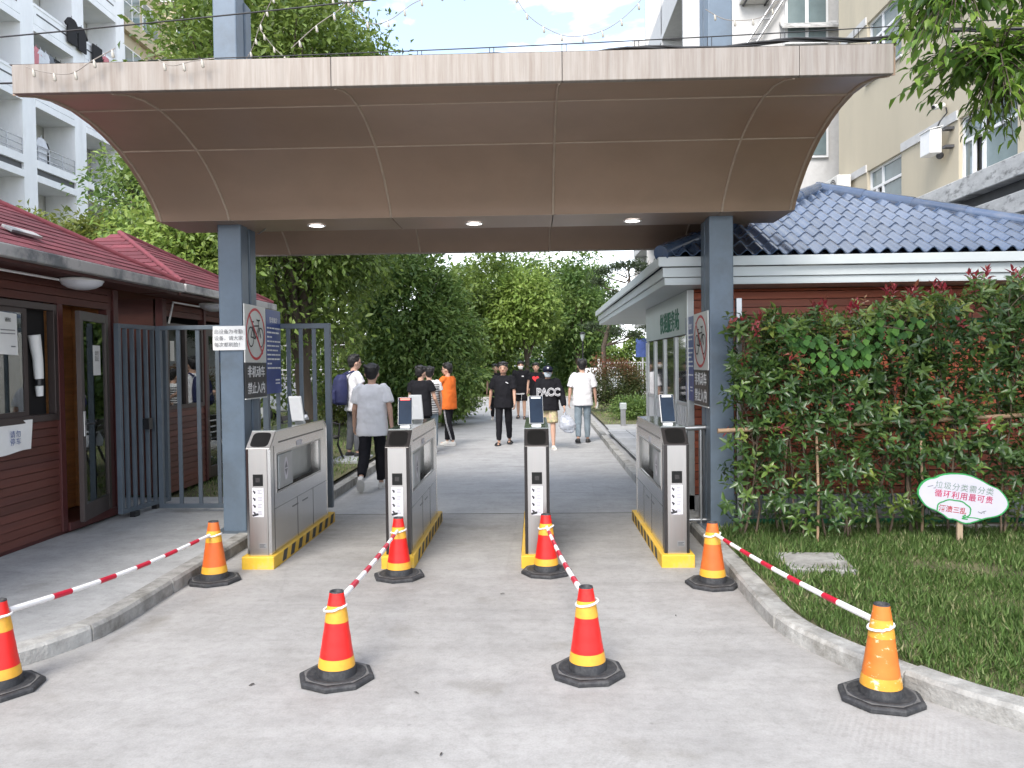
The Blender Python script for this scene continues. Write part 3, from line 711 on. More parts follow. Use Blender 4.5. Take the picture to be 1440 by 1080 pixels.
def post_signs(X, nrm, y_near, y_mid, y_far, zt, label_a, label_b):
    """nrm +1: faces +X (reads from near to far), -1: faces -X (reads from far to near)"""
    r = Vector((0, 1, 0)) if nrm > 0 else Vector((0, -1, 0)); u = Vector((0, 0, 1)); f = Vector((nrm, 0, 0))
    th = 0.012
    ya, yb = y_near, y_mid; zb = zt-0.90; zmid = zt-0.56
    bs = thing('no_bicycle_sign', (X, (ya+yb)/2, zb), label_a, 'sign', 'signs fixed to the gate posts')
    mb = MB(); mb.box(X-th/2, X+th/2, ya, yb, zmid+0.002, zt); mb.build('white_panel', M_signw, bs, bevel=0.002)
    mb = MB(); mb.box(X-th/2, X+th/2, ya, yb, zb, zmid-0.002); mb.build('black_panel', M_signk, bs, bevel=0.002)
    mb = MB(); mb.box(X-th/2-.001, X+th/2+.001, ya, yb, zb-0.012, zb-0.001); mb.build('rim', M_signw, bs)
    c = Vector((X, (ya+yb)/2, (zt+zmid)/2))+f*(th/2+0.0015); wv = yb-ya
    mb = MB(); ring(mb, c, r, u, wv*0.45, 0.255, 0.026, 0)
    stroke(mb, c+f*0.0025, r, u, [(-wv*0.30, 0.185), (wv*0.30, -0.185)], 0.024, 0)
    mb.build('prohibition_ring', M_red, bs)
    mb = MB(); cc = c+f*0.001
    s = wv/0.62
    for wx in (-0.145*s, 0.145*s): ring(mb, cc+r*wx+u*-0.03, r, u, 0.088*s, 0.10, 0.014, 0, 28)
    for pts in ([(-.145, -.03), (-.085, .075), (.085, .085), (.145, -.03)], [(-.085, .075), (-.02, -.045), (.09, .07)], [(-.145, -.03), (-.02, -.045)], [(-.02, -.045), (-.095, .115)],
                [(-.13, .118), (-.06, .118)], [(.085, .085), (.075, .135), (.03, .14)], [(.075, .135), (.115, .14)], [(.145, -.03), (.12, .0)]):
        stroke(mb, cc, r, u, [(a*s, b) for a, b in pts], 0.014, 0)
    mb.build('bicycle_symbol', M_ink, bs)
    c2 = Vector((X, (ya+yb)/2, (zb+zmid)/2))+f*(th/2+0.0012)
    text('lettering', '非机动车', 0.128*s, c2+u*0.075, r, u, M_inkw, bs, offset=0.001)
    text('lettering', '禁止入内', 0.128*s, c2-u*0.085, r, u, M_inkw, bs, offset=0.001)
    # blue notice board beside it
    yc, yd = y_mid+0.006, y_far
    bb = thing('notice_board', (X, (yc+yd)/2, zb), label_b, 'notice board', 'signs fixed to the gate posts')
    mb = MB(); mb.box(X-th/2, X+th/2, yc, yd, zb+0.02, zt-0.01); mb.build('panel', M_signb, bb, bevel=0.002)
    c3 = Vector((X, (yc+yd)/2, 0))+f*(th/2+0.001)
    text('lettering', '管理规定', 0.062, c3+u*(zt-0.12), r, u, M_inkw, bb)
    mb = MB(); g = random.Random(4); hw = (yd-yc)/2-0.03
    z = zt-0.20; k = 0
    while z > zb+0.26:
        full = [1.0, .9, .35, 1.0, .95, .8, 1, 1, .3, 1, .45][k % 11]
        x = -hw
        while x < -hw+2*hw*full:
            w_ = g.uniform(.04, .12); x1 = min(x+w_, -hw+2*hw*full)
            stroke(mb, c3+u*z, r, u, [(x, 0), (x1, 0)], 0.016, 0); x = x1+0.022
        z -= 0.046; k += 1
    for zz in (0.16, 0.125): stroke(mb, c3+u*(zb+zz), r, u, [(hw*0.2, 0), (hw*0.85, 0)], 0.014, 0)
    mb.build('fine_print', M_inkw, bb)['kind'] = 'stuff'
post_signs(-2.745, 1, 7.32, 7.90, 8.36, 2.265, 'white no-bicycles sign over black lettering panel on the left gate post', 'dark blue notice board with white lines beside the left no-bicycles sign')
post_signs(1.615, -1, 7.35, 8.0, 8.42, 2.14, 'white no-bicycles sign over black lettering panel on the right gate post', 'dark blue notice board with white lines beside the right no-bicycles sign')
# paper notice taped on the left post
M_paper = mat('paper', (0.78, 0.78, 0.76), 0.7, var=0.05)
pn = thing('paper_notice', (-2.89, 7.31, 1.83), 'white paper notice with three printed lines taped across the left gate post', 'paper notice')
mb = MB(); mb.grid(lambda u, v: (-3.045+0.312*u, 7.318-0.006*math.sin(u*3.1)-0.004*math.sin(v*5+u), 1.825+0.228*v), 10, 6); mb.build('sheet', M_paper, pn)
for i, s in enumerate(('此设备为考勤', '设备，请大家', '每次都刷脸！')):
    text('lettering', s, 0.046, (-2.89, 7.306, 1.998-0.062*i), (1, 0, 0), (0, 0, 1), M_inkg, pn, extrude=0.0004)

# ------------------------------------------------------------------ turnstiles
M_steel = mat('brushed_steel', (0.68, 0.67, 0.655), 0.24, metal=1.0, var=0.04, scale=1.5, stretch=(1, 1, 1), dirt=(0.58, 0.565, 0.545), dirt_scale=1.6, dirt_lo=0.4, dirt_hi=0.9)
M_steelf = mat('satin_steel_front', (0.50, 0.485, 0.47), 0.34, metal=0.95, var=0.04, scale=2, stretch=(30, 1, 1), dirt=(0.50, 0.44, 0.41), dirt_scale=1.8, dirt_lo=0.5, dirt_hi=0.8)
M_hood = mat('hood_steel', (0.30, 0.295, 0.29), 0.5, metal=0.8, var=0.1)
M_dark = mat('dark_finish', (0.045, 0.042, 0.042), 0.25, metal=0.4, var=0.15)
M_yellow = mat('yellow_paint', (0.68, 0.42, 0.035), 0.6, var=0.14, scale=5, bump=0.15, dirt=(0.42, 0.35, 0.22), dirt_scale=5, dirt_lo=0.52, dirt_hi=0.75)
M_stripe = mat('black_paint', (0.035, 0.035, 0.033), 0.65, var=0.3, scale=8, dirt=(0.16, 0.13, 0.07), dirt_scale=9, dirt_lo=0.55, dirt_hi=0.75)
M_acry = glassmat('acrylic', (0.75, 0.85, 0.85), 0.3)
M_recess = mat('recess_steel', (0.40, 0.42, 0.42), 0.4, metal=0.8, var=0.1)
M_screen = mat('screen_glass', (0.012, 0.018, 0.035), 0.12, var=0.3, scale=4, col2=(0.02, 0.035, 0.06), spec=0.12)
M_sensor = mat('sensor_black', (0.008, 0.008, 0.008), 0.35, var=0.2, spec=0.25)
M_redled = mat('red_led', (0.5, 0.02, 0.02), 0.4, emit=(1, 0.12, 0.08), estr=1.5)
M_sticker = mat('sticker', (0.56, 0.545, 0.585), 0.45, var=0.05)

def turnstile(xc, label, front=None, back=None, dark_edges=True):
    y0, y1 = 6.36, 8.12; hw = 0.102
    t = thing('turnstile', (xc, 6.36, 0), label, 'turnstile', 'steel turnstiles across the gate lanes')
    # yellow plinth with black slanted stripes
    mb = MB(); mb.box(xc-0.135, xc+0.135, y0-0.045, y1+0.16, -0.01, 0.105); pl = mb.build('plinth', M_yellow, t, bevel=0.01)
    for sx in (-1, 1):
        for k in range(8):
            ya = y0+0.17+k*0.22; X = xc+sx*0.1355
            mb = MB(); mb.prism([(X, ya, 0.012), (X, ya+0.10, 0.012), (X, ya+0.15, 0.098), (X, ya+0.05, 0.098)], (sx*0.0022, 0, 0)); mb.build('stripe', M_stripe, pl)
    # cabinet: side profile swept across, window left open right through
    side = lambda x: [(x, y0+0.012, 0.105), (x, y1, 0.105), (x, y1, 1.03), (x, y1-0.11, 1.105), (x, y0+0.165, 1.118), (x, y0+0.012, 0.985)]
    wy0, wy1, wz0, wz1 = 6.53, 7.88, 0.60, 0.925
    for sx in (-1, 1):
        X = xc+sx*(hw-0.004); o = side(X)
        mb = MB()
        V = [(X, y, z) for _, y, z in o]+[(X, wy0, wz0), (X, wy1, wz0), (X, wy1, wz1), (X, wy0, wz1)]
        # 0 front-bottom,1 back-bottom,2 back-top,3,4,5 front-top ; window 6..9
        F = [(0, 1, 7, 6), (1, 2, 7), (2, 8, 7), (2, 3, 8), (3, 4, 9, 8), (4, 5, 9), (5, 6, 9), (5, 0, 6)]
        Vi = [(x-sx*0.02, y, z) for x, y, z in V]
        n = len(V)
        mb.add(V+Vi, F+[tuple(n+i for i in f[::-1]) for f in F]+[(6, 7, n+7, n+6), (7, 8, n+8, n+7), (8, 9, n+9, n+8), (9, 6, n+6, n+9)])
        sp = mb.build('side_panel', M_steel, t)
        # pressed window frame, seams and a hinge slot
        mb = MB(); X2 = xc+sx*(hw-0.003)
        for a, b in (((wy0, wz0), (wy1, wz0)), ((wy1, wz0), (wy1, wz1)), ((wy1, wz1), (wy0, wz1)), ((wy0, wz1), (wy0, wz0))):
            mb.bar((X2, *a), (X2, *b), 0.016, 0.006, up=(1, 0, 0))
        mb.build('window_frame', M_steelf, t)
        mb = MB()
        for (ya, za, yb, zb, w_) in ((6.45, 0.47, 8.10, 0.47, .004), (7.1, 0.11, 7.1, 0.47, .004), (7.6, 0.11, 7.6, 0.47, .004), (6.95, 0.405, 7.12, 0.405, .012), (7.25, 0.405, 7.42, 0.405, .012), (6.47, 0.12, 6.47, 1.0, .004), (6.6, 1.02, 8.0, 1.015, .014)):
            mb.bar((xc+sx*(hw-0.0035), ya, za), (xc+sx*(hw-0.0035), yb, zb), w_, 0.003, up=(1, 0, 0))
        mb.build('panel_seam', M_dark, t)
        # barrier housing block and plaque
        mb = MB(); mb.box(*sorted((xc+sx*0.07, xc+sx*0.098)), 6.60, 6.98, 0.615, 0.91); mb.build('wing_housing', M_recess, t, bevel=0.006)
        mb = MB(); mb.box(*sorted((xc+sx*0.098, xc+sx*0.101)), 6.62, 6.95, 0.64, 0.90); pq = mb.build('plaque', M_steelw, t)
        mb = MB(); X4 = xc+sx*0.1018
        pts = [(X4, 6.78+0.055*math.cos(a), 0.775+0.10*math.sin(a)) for a in [2*math.pi*i/20 for i in range(20)]]
        mb.add(pts, [tuple(range(20))]); mb.build('emblem', M_sticker, pq)
        mb = MB(); X5 = xc+sx*0.1026
        mb.add([(X5, 6.74, .78), (X5, 6.82, .78), (X5, 6.78, .84)], [(0, 1, 2)]); mb.add([(X5, 6.74, .77), (X5, 6.82, .77), (X5, 6.78, .71)], [(0, 1, 2)]); mb.build('arrow_mark', M_inkg, pq)
        mb = MB(); mb.box(*sorted((xc+sx*(hw-.002), xc+sx*(hw+.0005))), 7.10, 7.25, 0.94, 0.985); mb.build('name_plate', M_sticker, t)
    # inside of the window: mid sheet of clear acrylic wings and steel core
    mb = MB(); mb.box(xc-0.006, xc+0.006, wy0, 7.86, 0.60, 0.925); mb.build('core_panel', M_recess, t)
    # front: rounded steel face between edge strips; dark ones paint in a reflection
    mb = MB()
    arc = [(-hw, y0+0.012), (-hw, y0+0.010), (-hw+0.018, y0), (hw-0.018, y0), (hw, y0+0.010), (hw, y0+0.012)]
    z0, z1 = 0.105, 0.985
    mb.prism([(xc-0.079, y0+0.006, z0), (xc-0.076, y0, z0), (xc+0.076, y0, z0), (xc+0.079, y0+0.006, z0)], (0, 0, z1-z0)); fp = mb.build('front_panel', M_steelf, t)
    for sx in (-1, 1):
        mb = MB(); mb.prism([(xc+sx*0.080, y0+0.003, z0), (xc+sx*hw, y0+0.014, z0), (xc+sx*hw, y0+0.075, z0), (xc+sx*0.080, y0+0.075, z0)], (0, 0, z1-z0)); mb.build('edge_strip', M_dark if dark_edges else M_steel, t, weld=True)
    # sloped top hood with a dark recessed reader window
    mb = MB(); a = Vector((xc, y0+0.004, 0.987)); b = Vector((xc, y0+0.166, 1.122)); d = (b-a); up = Vector((0, -d.z, d.y)).normalized()
    mb.obox((a+b)/2-up*0.006, (hw, 0, 0), d/2, up*0.007); hd = mb.build('hood', M_dark if dark_edges else M_hood, t, bevel=0.006)
    mb = MB(); c = (a+b)/2+up*0.0018
    k = []
    for i in range(24):
        th = 2*math.pi*i/24; cx = math.copysign(abs(math.cos(th))**0.45, math.cos(th)); sy = math.copysign(abs(math.sin(th))**0.45, math.sin(th))
        k.append(c+Vector((0.077*cx, 0, 0))+d*0.40*sy)
    mb.add([tuple(p) for p in k], [tuple(range(24))]); mb.build('reader_window', M_sensor, hd)
    # flat top lid, glass-like
    mb = MB(); mb.obox((xc, (y0+0.166+y1-0.11)/2, 1.1135), (hw, 0, 0), (0, (y1-0.11-y0-0.166)/2, -0.0065), (0, 0, 0.006)); mb.build('top_lid', mat('lid_steel', (0.42, 0.46, 0.46), 0.12, metal=0.9, var=0.05), t)
    mb = MB(); mb.obox((xc, y1-0.055, 1.07), (hw, 0, 0), (0, 0.055, -0.0375), (0, 0.003, 0.004)); mb.build('rear_slope', M_steel, t)
    mb = MB(); mb.box(xc-hw, xc+hw, y1-0.008, y1+0.004, 0.105, 1.03); mb.build('rear_panel', M_steel, t)
    # scanner eye and instruction sticker on the front
    mb = MB(); mb.box(xc-0.042, xc+0.042, y0-0.004, y0+0.002, 0.680, 0.778); sn = mb.build('scanner_eye', M_sensor, t, bevel=0.003)
    mb = MB(); mb.box(xc-0.018, xc+0.018, y0-0.0052, y0-0.004, 0.712, 0.748); mb.build('lens', M_dark, sn)
    mb = MB(); mb.box(xc-0.050, xc+0.046, y0-0.0022, y0+0.002, 0.425, 0.665); stq = mb.build('instruction_sticker', M_sticker, t)
    mb = MB(); o = (xc-0.002, y0-0.0032, 0)
    for i in range(4):
        zz = 0.632-i*0.058
        stroke(mb, o, (1, 0, 0), (0, 0, 1), [(-0.035, zz+0.008), (-0.026, zz-0.010)], 0.012, 0)
        stroke(mb, o, (1, 0, 0), (0, 0, 1), [(-0.028, zz+0.004), (-0.018, zz)], 0.006, 0)
        for q in range(3):
            stroke(mb, o, (1, 0, 0), (0, 0, 1), [(-0.002, zz+0.012-q*0.011), (-0.002+rnd.uniform(.02, .04), zz+0.012-q*0.011)], 0.0035, 1)
    stroke(mb, o, (1, 0, 0), (0, 0, 1), [(-0.04, .438), (-0.005, .447)], 0.018, 0)
    mb.build('pictograms', [M_ink, M_inkg], stq)
    mb = MB(); mb.box(xc+0.0, xc+0.06, y0-0.0015, y0+0.001, 0.165, 0.205); mp_ = mb.build('maker_plate', M_steelw, t)
    mb = MB()
    for q in range(3): stroke(mb, (xc+0.03, y0-0.0024, 0.175+q*0.010), (1, 0, 0), (0, 0, 1), [(-0.022, 0), (0.022-(q % 2)*0.01, 0)], 0.004, 0)
    mb.build('fine_print', M_ink, mp_)['kind'] = 'stuff'
    # face scanners on stalks
    def scanner(y, facing, z=1.118, tilt=0.32, turn=0.0):
        f = Vector((math.sin(turn), -math.cos(turn), 0))*facing
        rt = Vector((math.cos(turn), math.sin(turn), 0))
        up_ = (Vector((0, 0, 1))*math.cos(tilt)-f*math.sin(tilt)).normalized(); nr = rt.cross(up_)
        if nr.dot(f) < 0: nr = -nr
        c = Vector((xc, y, z+0.145))
        mb = MB(); mb.obox(c-nr*0.010, rt*0.062, up_*0.125, nr*0.012); sc_ = mb.build('face_scanner', M_white, t, bevel=0.006)
        mb = MB(); mb.obox(c+nr*0.0035, rt*0.058, up_*0.120, nr*0.002); mb.build('screen', M_screen, sc_, bevel=0.001)
        mb = MB(); mb.obox(c+up_*0.105+nr*0.0065, rt*0.042, up_*0.008, nr*0.001); mb.build('status_light', M_redled if xc < -1 and facing > 0 else M_white, sc_)
        mb = MB(); mb.prism([(xc-0.045, y-0.03*facing+0.05, z-0.002), (xc+0.045, y-0.03*facing+0.05, z-0.002), (xc+0.03, y+0.03, z+0.06), (xc-0.03, y+0.03, z+0.06)], (0, -0.05*facing, 0)); mb.build('stand', M_white, sc_, weld=True)
        mb = MB(); mb.obox(c-nr*0.0235, rt*0.02, up_*0.02, nr*0.002); mb.build('back_mark', M_inkw, sc_)
    if front: scanner(front, 1, turn=0.10)
    if back: scanner(back, -1, turn=-0.08)
    return t
turnstile(-2.296, 'leftmost steel turnstile, its windowed side in view beside the blue gate post', None, 7.45, dark_edges=False)
turnstile(-1.142, 'second steel turnstile from the left, carrying both a black screen and a white tablet back', 6.80, 7.45)
turnstile(0.003, 'slim steel turnstile seen end on in the middle behind a red cone', 6.80, None)
turnstile(1.138, 'rightmost steel turnstile standing next to the hedge-side gate post', 6.80, None)

# ------------------------------------------------------------------ metal gates on the left
def bar_gate(name, pts_bars, a, b, z0, z1, label, frame=0.045, barw=0.04, group=None, loc=None):
    a, b = Vector(a), Vector(b)
    t = thing(name, loc or ((a+b)/2).to_tuple(), label, 'gate', group)
    for zz in (z0, z1):
        mb = MB(); mb.bar((a.x, a.y, zz), (b.x, b.y, zz), frame, frame); mb.build('rail', M_gate, t, bevel=0.003)
    for p in (a, b):
        mb = MB(); mb.bar((p.x, p.y, z0-frame/2), (p.x, p.y, z1+frame/2), frame+0.006, frame+0.006, up=(0, 1, 0)); mb.build('stile', M_gate, t, bevel=0.003)
    for f in pts_bars:
        p = a.lerp(b, f)
        mb = MB(); mb.bar((p.x, p.y, z0+frame/2), (p.x, p.y, z1-frame/2), barw, 0.022, up=(0, 1, 0)); mb.build('bar', M_gate, t)
    return t
gl = bar_gate('metal_gate', [i/7 for i in range(1, 7)], (-4.33, 8.0, 0), (-4.21, 8.78, 0), 0.17, 2.11, 'grey steel gate leaf folded back against the gap between the red huts')
mb = MB(); mb.box(-4.28, -4.20, 8.36, 8.44, 1.0, 1.12); mb.build('latch', M_black, gl)
for yy in (8.15, 8.62):
    mb = MB(); mb.box(-4.30, -4.24, yy-.05, yy+.05, 0.095, 0.15); mb.build('wheel_block', M_black, gl)
bar_gate('metal_gate', [i/5 for i in range(1, 5)], (-4.10, 8.42, 0), (-3.02, 8.40, 0), 0.155, 2.10, 'grey steel bar gate closing the way between red hut and left gate post')
bar_gate('metal_gate', [0.19, 0.37, 0.57, 0.78], (-2.92, 8.40, 0), (-2.245, 8.42, 0), 0.155, 2.10, 'grey steel bar gate leaf behind the leftmost turnstile', frame=0.055)
# steel handrail between the right turnstile and the post
hr = thing('handrail', (1.42, 7.55, 0), 'stainless steel handrail between the rightmost turnstile and its gate post', 'handrail')
mb = MB(); mb.tube([(1.30, 7.55, 1.02), (1.66, 7.55, 1.03)], 0.025, 10); mb.build('top_rail', M_steelw, hr)
mb = MB(); mb.tube([(1.30, 7.55, 0.14), (1.66, 7.55, 0.14)], 0.018, 10); mb.build('bottom_rail', M_steelw, hr)
for x in (1.32, 1.44, 1.58):
    mb = MB(); mb.tube([(x, 7.55, 0.0), (x, 7.55, 1.01)], 0.019, 10); mb.build('upright', M_steelw, hr)
# ------------------------------------------------------------------ traffic cones and barrier bars
M_rubber = mat('rubber', (0.024, 0.025, 0.028), 0.65, var=0.3, scale=6, bump=0.08, bscale=60, dirt=(0.07, 0.07, 0.07), dirt_scale=30, dirt_lo=0.45, dirt_hi=0.75)
M_dust = mat('dusty_rubber', (0.11, 0.11, 0.108), 0.85, var=0.25, scale=14, dirt=(0.045, 0.045, 0.047), dirt_scale=18, dirt_lo=.55, dirt_hi=.7)
M_cred = mat('cone_red', (0.72, 0.012, 0.010), 0.42, var=0.08, scale=5, dirt=(0.46, 0.05, 0.03), dirt_scale=6, dirt_lo=.5, dirt_hi=.8, bump=.06, bscale=14)
M_corange = mat('cone_faded_orange', (0.62, 0.12, 0.018), 0.48, var=0.14, scale=6, dirt=(0.62, 0.20, 0.05), dirt_scale=5)
M_cyel = mat('cone_yellow', (0.70, 0.36, 0.035), 0.42, var=0.10, scale=9, dirt=(0.50, 0.25, 0.04), dirt_scale=7)
M_cworn = mat('cone_scuffed_orange', (0.60, 0.16, 0.02), 0.55, var=0.15, scale=7, dirt=(0.70, 0.52, 0.34), dirt_scale=14, dirt_lo=0.60, dirt_hi=0.66, stretch=(1, 1, 1.8))
M_cyelw = mat('cone_scuffed_yellow', (0.62, 0.30, 0.03), 0.55, var=0.14, scale=7, dirt=(0.72, 0.58, 0.36), dirt_scale=16, dirt_lo=0.56, dirt_hi=0.62, stretch=(1, 1, 1.8))
M_barw = mat('bar_white', (0.78, 0.77, 0.76), 0.4, var=0.05)
M_barr = mat('bar_red', (0.48, 0.010, 0.035), 0.4, var=0.1)

def cone(x, y, label, body, band, rot=0.0, tilt=(0, 0), group='traffic cones closing off the lanes'):
    t = thing('traffic_cone', (x, y, 0), label, 'traffic cone', group)
    mb = MB(); R8 = 0.203
    mb.lathe([(0.001, 0.0), (R8, 0.0), (R8, 0.020), (R8-0.012, 0.028), (0.001, 0.030)], (x, y, 0.001), 8, smooth=False, rot=math.pi/8)
    mb.build('base', M_rubber, t, bevel=0.003)
    mb = MB(); mb.lathe([(R8-0.026, 0.0315), (0.150, 0.0318)], (x, y, 0.001), 8, smooth=False, rot=math.pi/8); mb.build('base_top', M_dust, t)
    mb = MB(); mb.lathe([(0.158, 0.026), (0.156, 0.034), (0.140, 0.036), (0.132, 0.030), (0.112, 0.032)], (x, y, 0), 32); mb.build('base_ring', M_rubber, t)
    r = lambda z: 0.102+(0.0375-0.102)*((z-0.03)/(0.468-0.03))
    def seg(name, z0, z1, m, extra=0.0):
        k = max(2, int((z1-z0)/0.03)+1)
        mb = MB(); mb.lathe([(r(z0+(z1-z0)*i/k)+extra+(0.0006*math.sin(i*2.1)), z0+(z1-z0)*i/k) for i in range(k+1)], (x, y, 0), 36); return mb.build(name, m, t)
    seg('foot', 0.028, 0.076, M_rubber)
    seg('reflective_band', 0.074, 0.126, band, 0.0016)
    seg('cone_body', 0.125, 0.312, body)
    seg('reflective_band', 0.311, 0.398, band, 0.0016)
    seg('cone_body', 0.397, 0.463, body)
    mb = MB(); mb.lathe([(0.0378, 0.460), (0.0372, 0.470), (0.030, 0.470), (0.029, 0.44), (0.001, 0.42)], (x, y, 0), 28); mb.build('top_rim', M_rubber, t)
    t.rotation_euler = (R(tilt[0]), R(tilt[1]), rot)
    return t
cone(-2.80, 3.95, 'red and yellow cone cut by the photo edge in front of the left kerb', M_cred, M_cyel, 0.2)
cone(-2.515, 5.98, 'faded orange cone beside the left kerb, below the gate post', M_corange, M_cyel, -0.3)
cone(-1.075, 4.09, 'red and yellow cone in the front row left of the middle lane', M_cred, M_cyel, 0.35, (0, 1.0))
cone(0.262, 4.16, 'red and yellow cone in the front row right of the middle lane', M_cred, M_cyel, 0.1, (0, -0.6))
cone(-1.088, 6.08, 'red and yellow cone right against the second turnstile from the left', M_cred, M_cyel, 0.3)
cone(0.07, 6.18, 'red and yellow cone right against the slim middle turnstile', M_cred, M_cyel, -0.25)
cone(1.302, 5.83, 'faded orange cone at the right kerb before the rightmost turnstile', M_corange, M_cyel, 0.2)
cone(1.672, 3.84, 'scuffed orange cone with scraped paint at the bend of the right kerb', M_cworn, M_cyelw, 0.55, (0, 0.8))

def barrier(a, b, za, zb, label, side=0.07, sag=0.02):
    """white and red telescopic bar with a ring dropped over each cone"""
    a, b = Vector((*a, 0)), Vector((*b, 0)); h = (b-a).normalized(); sd_ = Vector((0, 0, 0))
    A = Vector((a.x, a.y, za))+h*0.062+sd_; B = Vector((b.x, b.y, zb))-h*0.062
    t = thing('barrier_bar', tuple((A+B)/2), label, 'barrier bar', 'red and white bars strung between the cones')
    n = 11; P = [A.lerp(B, i/n)+Vector((0, 0, -sag*math.sin(math.pi*i/n))) for i in range(n+1)]
    cuts = [0.0, 0.16, 0.235, 0.36, 0.435, 0.54, 0.615, 0.70, 0.775, 0.86, 0.92, 1.0]
    def at(f):
        q = f*n; i = min(int(q), n-1); return P[i].lerp(P[i+1], q-i)
    for i, (f0, f1) in enumerate(zip(cuts[:-1], cuts[1:])):
        rr = 0.0165-0.0045*f0
        mb = MB(); pts = [at(f0+(f1-f0)*k/3) for k in range(4)]
        mb.tube(pts, rr if i % 2 == 0 else rr+0.0012, 12); mb.build('white_section' if i % 2 == 0 else 'red_sleeve', M_barw if i % 2 == 0 else M_barr, t)
    for c, zc, rr, s in ((a, za, 0.059, 1), (b, zb, 0.059, -1)):
        mb = MB(); ring_ = [Vector((c.x+rr*math.cos(q), c.y+rr*math.sin(q), zc-0.012+0.012*math.cos(q+rnd.uniform(-.3, .3)))) for q in [2*math.pi*k/24 for k in range(25)]]
        mb.tube(ring_, 0.0065, 6, cap=False); mb.build('ring', M_barw, t)
barrier((-2.80, 3.95), (-2.515, 5.98), 0.395, 0.372, 'red and white bar along the left kerb between the cut-off cone and the faded cone', sag=0.035)
barrier((-1.075, 4.09), (-1.088, 6.08), 0.395, 0.375, 'red and white bar running back to the second turnstile from the left', sag=0.02)
barrier((0.262, 4.16), (0.07, 6.18), 0.395, 0.378, 'red and white bar running back to the slim middle turnstile', sag=0.03)
barrier((1.672, 3.84), (1.302, 5.83), 0.372, 0.388, 'red and white bar along the grass between the two right-hand orange cones', sag=0.02)
# ------------------------------------------------------------------ red timber huts on the left
M_plank = mat('red_brown_plank', (0.110, 0.036, 0.026), 0.55, var=0.22, scale=3, stretch=(1, 0.35, 6), bump=0.12, bscale=25, dirt=(0.085, 0.03, 0.026), dirt_scale=2, ov=.20)
M_trim = mat('dark_red_trim', (0.085, 0.024, 0.022), 0.5, var=0.15)
M_soff = mat('eave_board', (0.075, 0.026, 0.022), 0.6, var=0.15)
M_shing = mat('red_shingle', (0.135, 0.029, 0.038), 0.85, var=0.22, scale=9, bump=0.4, bscale=120, dirt=(0.11, 0.026, 0.034), dirt_scale=3, ov=.24)
M_gut = mat('gutter_metal', (0.46, 0.45, 0.44), 0.5, metal=0.2, var=0.15, scale=2, dirt=(0.17, 0.18, 0.19), dirt_scale=1.1, dirt_lo=0.5, dirt_hi=0.6)
M_frame = mat('window_frame_brown', (0.075, 0.058, 0.054), 0.4, metal=0.4, var=0.1)
M_inner = mat('inner_pine', (0.58, 0.27, 0.10), 0.5, var=0.2, scale=3, stretch=(1, 0.5, 8))
M_glass = glassmat('window_glass', (0.55, 0.62, 0.60), 0.45)
M_curt = mat('curtain', (0.16, 0.19, 0.18), 0.9, var=0.25, stretch=(1, 14, 0.3), scale=3)
M_inshade = mat('interior_shade', (0.018, 0.016, 0.016), 0.9, var=0.2)  # near-black colour standing in for the shade inside the huts
M_lampw = mat('lamp_cover', (0.68, 0.69, 0.74), 0.35, var=0.04)
M_silver = mat('silver', (0.6, 0.6, 0.6), 0.3, metal=0.9, var=0.05)

def hip_roof(parent, x_eave, y0, y1, z_e, width, slope, rows_near=True, seed=1):
    """hipped roof: front eave at x_eave facing +X, running y0..y1, ridge along Y. One mesh per shingle on the front face."""
    h = width/2; g = random.Random(seed)
    ridge0, ridge1 = y0+h, y1-h
    def pt(t, y): return Vector((x_eave-t, y, z_e+slope*t))
    # deck
    mb = MB()
    A, B = (x_eave, y0, z_e), (x_eave, y1, z_e); C_, D_ = (x_eave-width, y1, z_e), (x_eave-width, y0, z_e)
    if ridge1 < ridge0: ridge0 = ridge1 = (y0+y1)/2; hh = (y1-y0)/2
    else: hh = h
    P = (x_eave-h, ridge0, z_e+slope*hh); Q = (x_eave-h, ridge1, z_e+slope*hh)
    dz = -0.012
    f = lambda p: (p[0], p[1], p[2]+dz)
    mb.add([f(A), f(B), f(Q), f(P)], [(0, 1, 2, 3)]); mb.add([f(C_), f(D_), f(P), f(Q)], [(0, 1, 2, 3)])
    mb.add([f(D_), f(A), f(P)], [(0, 1, 2)]); mb.add([f(B), f(C_), f(Q)], [(0, 1, 2)])
    mb.build('roof_deck', M_shing, parent)
    return P, Q
def shingles(parent, origin, along, up_, n_rows, row_h, widths, lo_hi, seed):
    """courses of shingles: origin at the eave, along/up_ unit vectors in the roof face; lo_hi(v) gives the extent of course v"""
    g = random.Random(seed); nrm = along.cross(up_).normalized()
    if nrm.z < 0: nrm = -nrm
    for r_ in range(n_rows):
        a, b = lo_hi((r_+0.5)*row_h)
        x = a+g.uniform(-.2, 0)
        while x < b:
            w_ = widths*g.uniform(.8, 1.2); x0, x1 = max(x, a), min(x+w_-0.006, b)
            if x1-x0 > 0.03:
                l0 = 0.007+g.uniform(0, .004); l1 = 0.001
                p = lambda u, v, q: origin+along*u+up_*v+nrm*q
                v0 = r_*row_h-0.012; v1 = (r_+1)*row_h+0.01
                mb = MB(); mb.add([p(x0, v0, l0), p(x1, v0, l0), p(x1, v1, l1), p(x0, v1, l1), p(x0, v0, l0-0.011), p(x1, v0, l0-0.011)], [(0, 1, 2, 3), (4, 5, 1, 0)])
                mb.build('shingle', M_shing, parent)
            x += w_
slope = 0.55
WX = -4.5
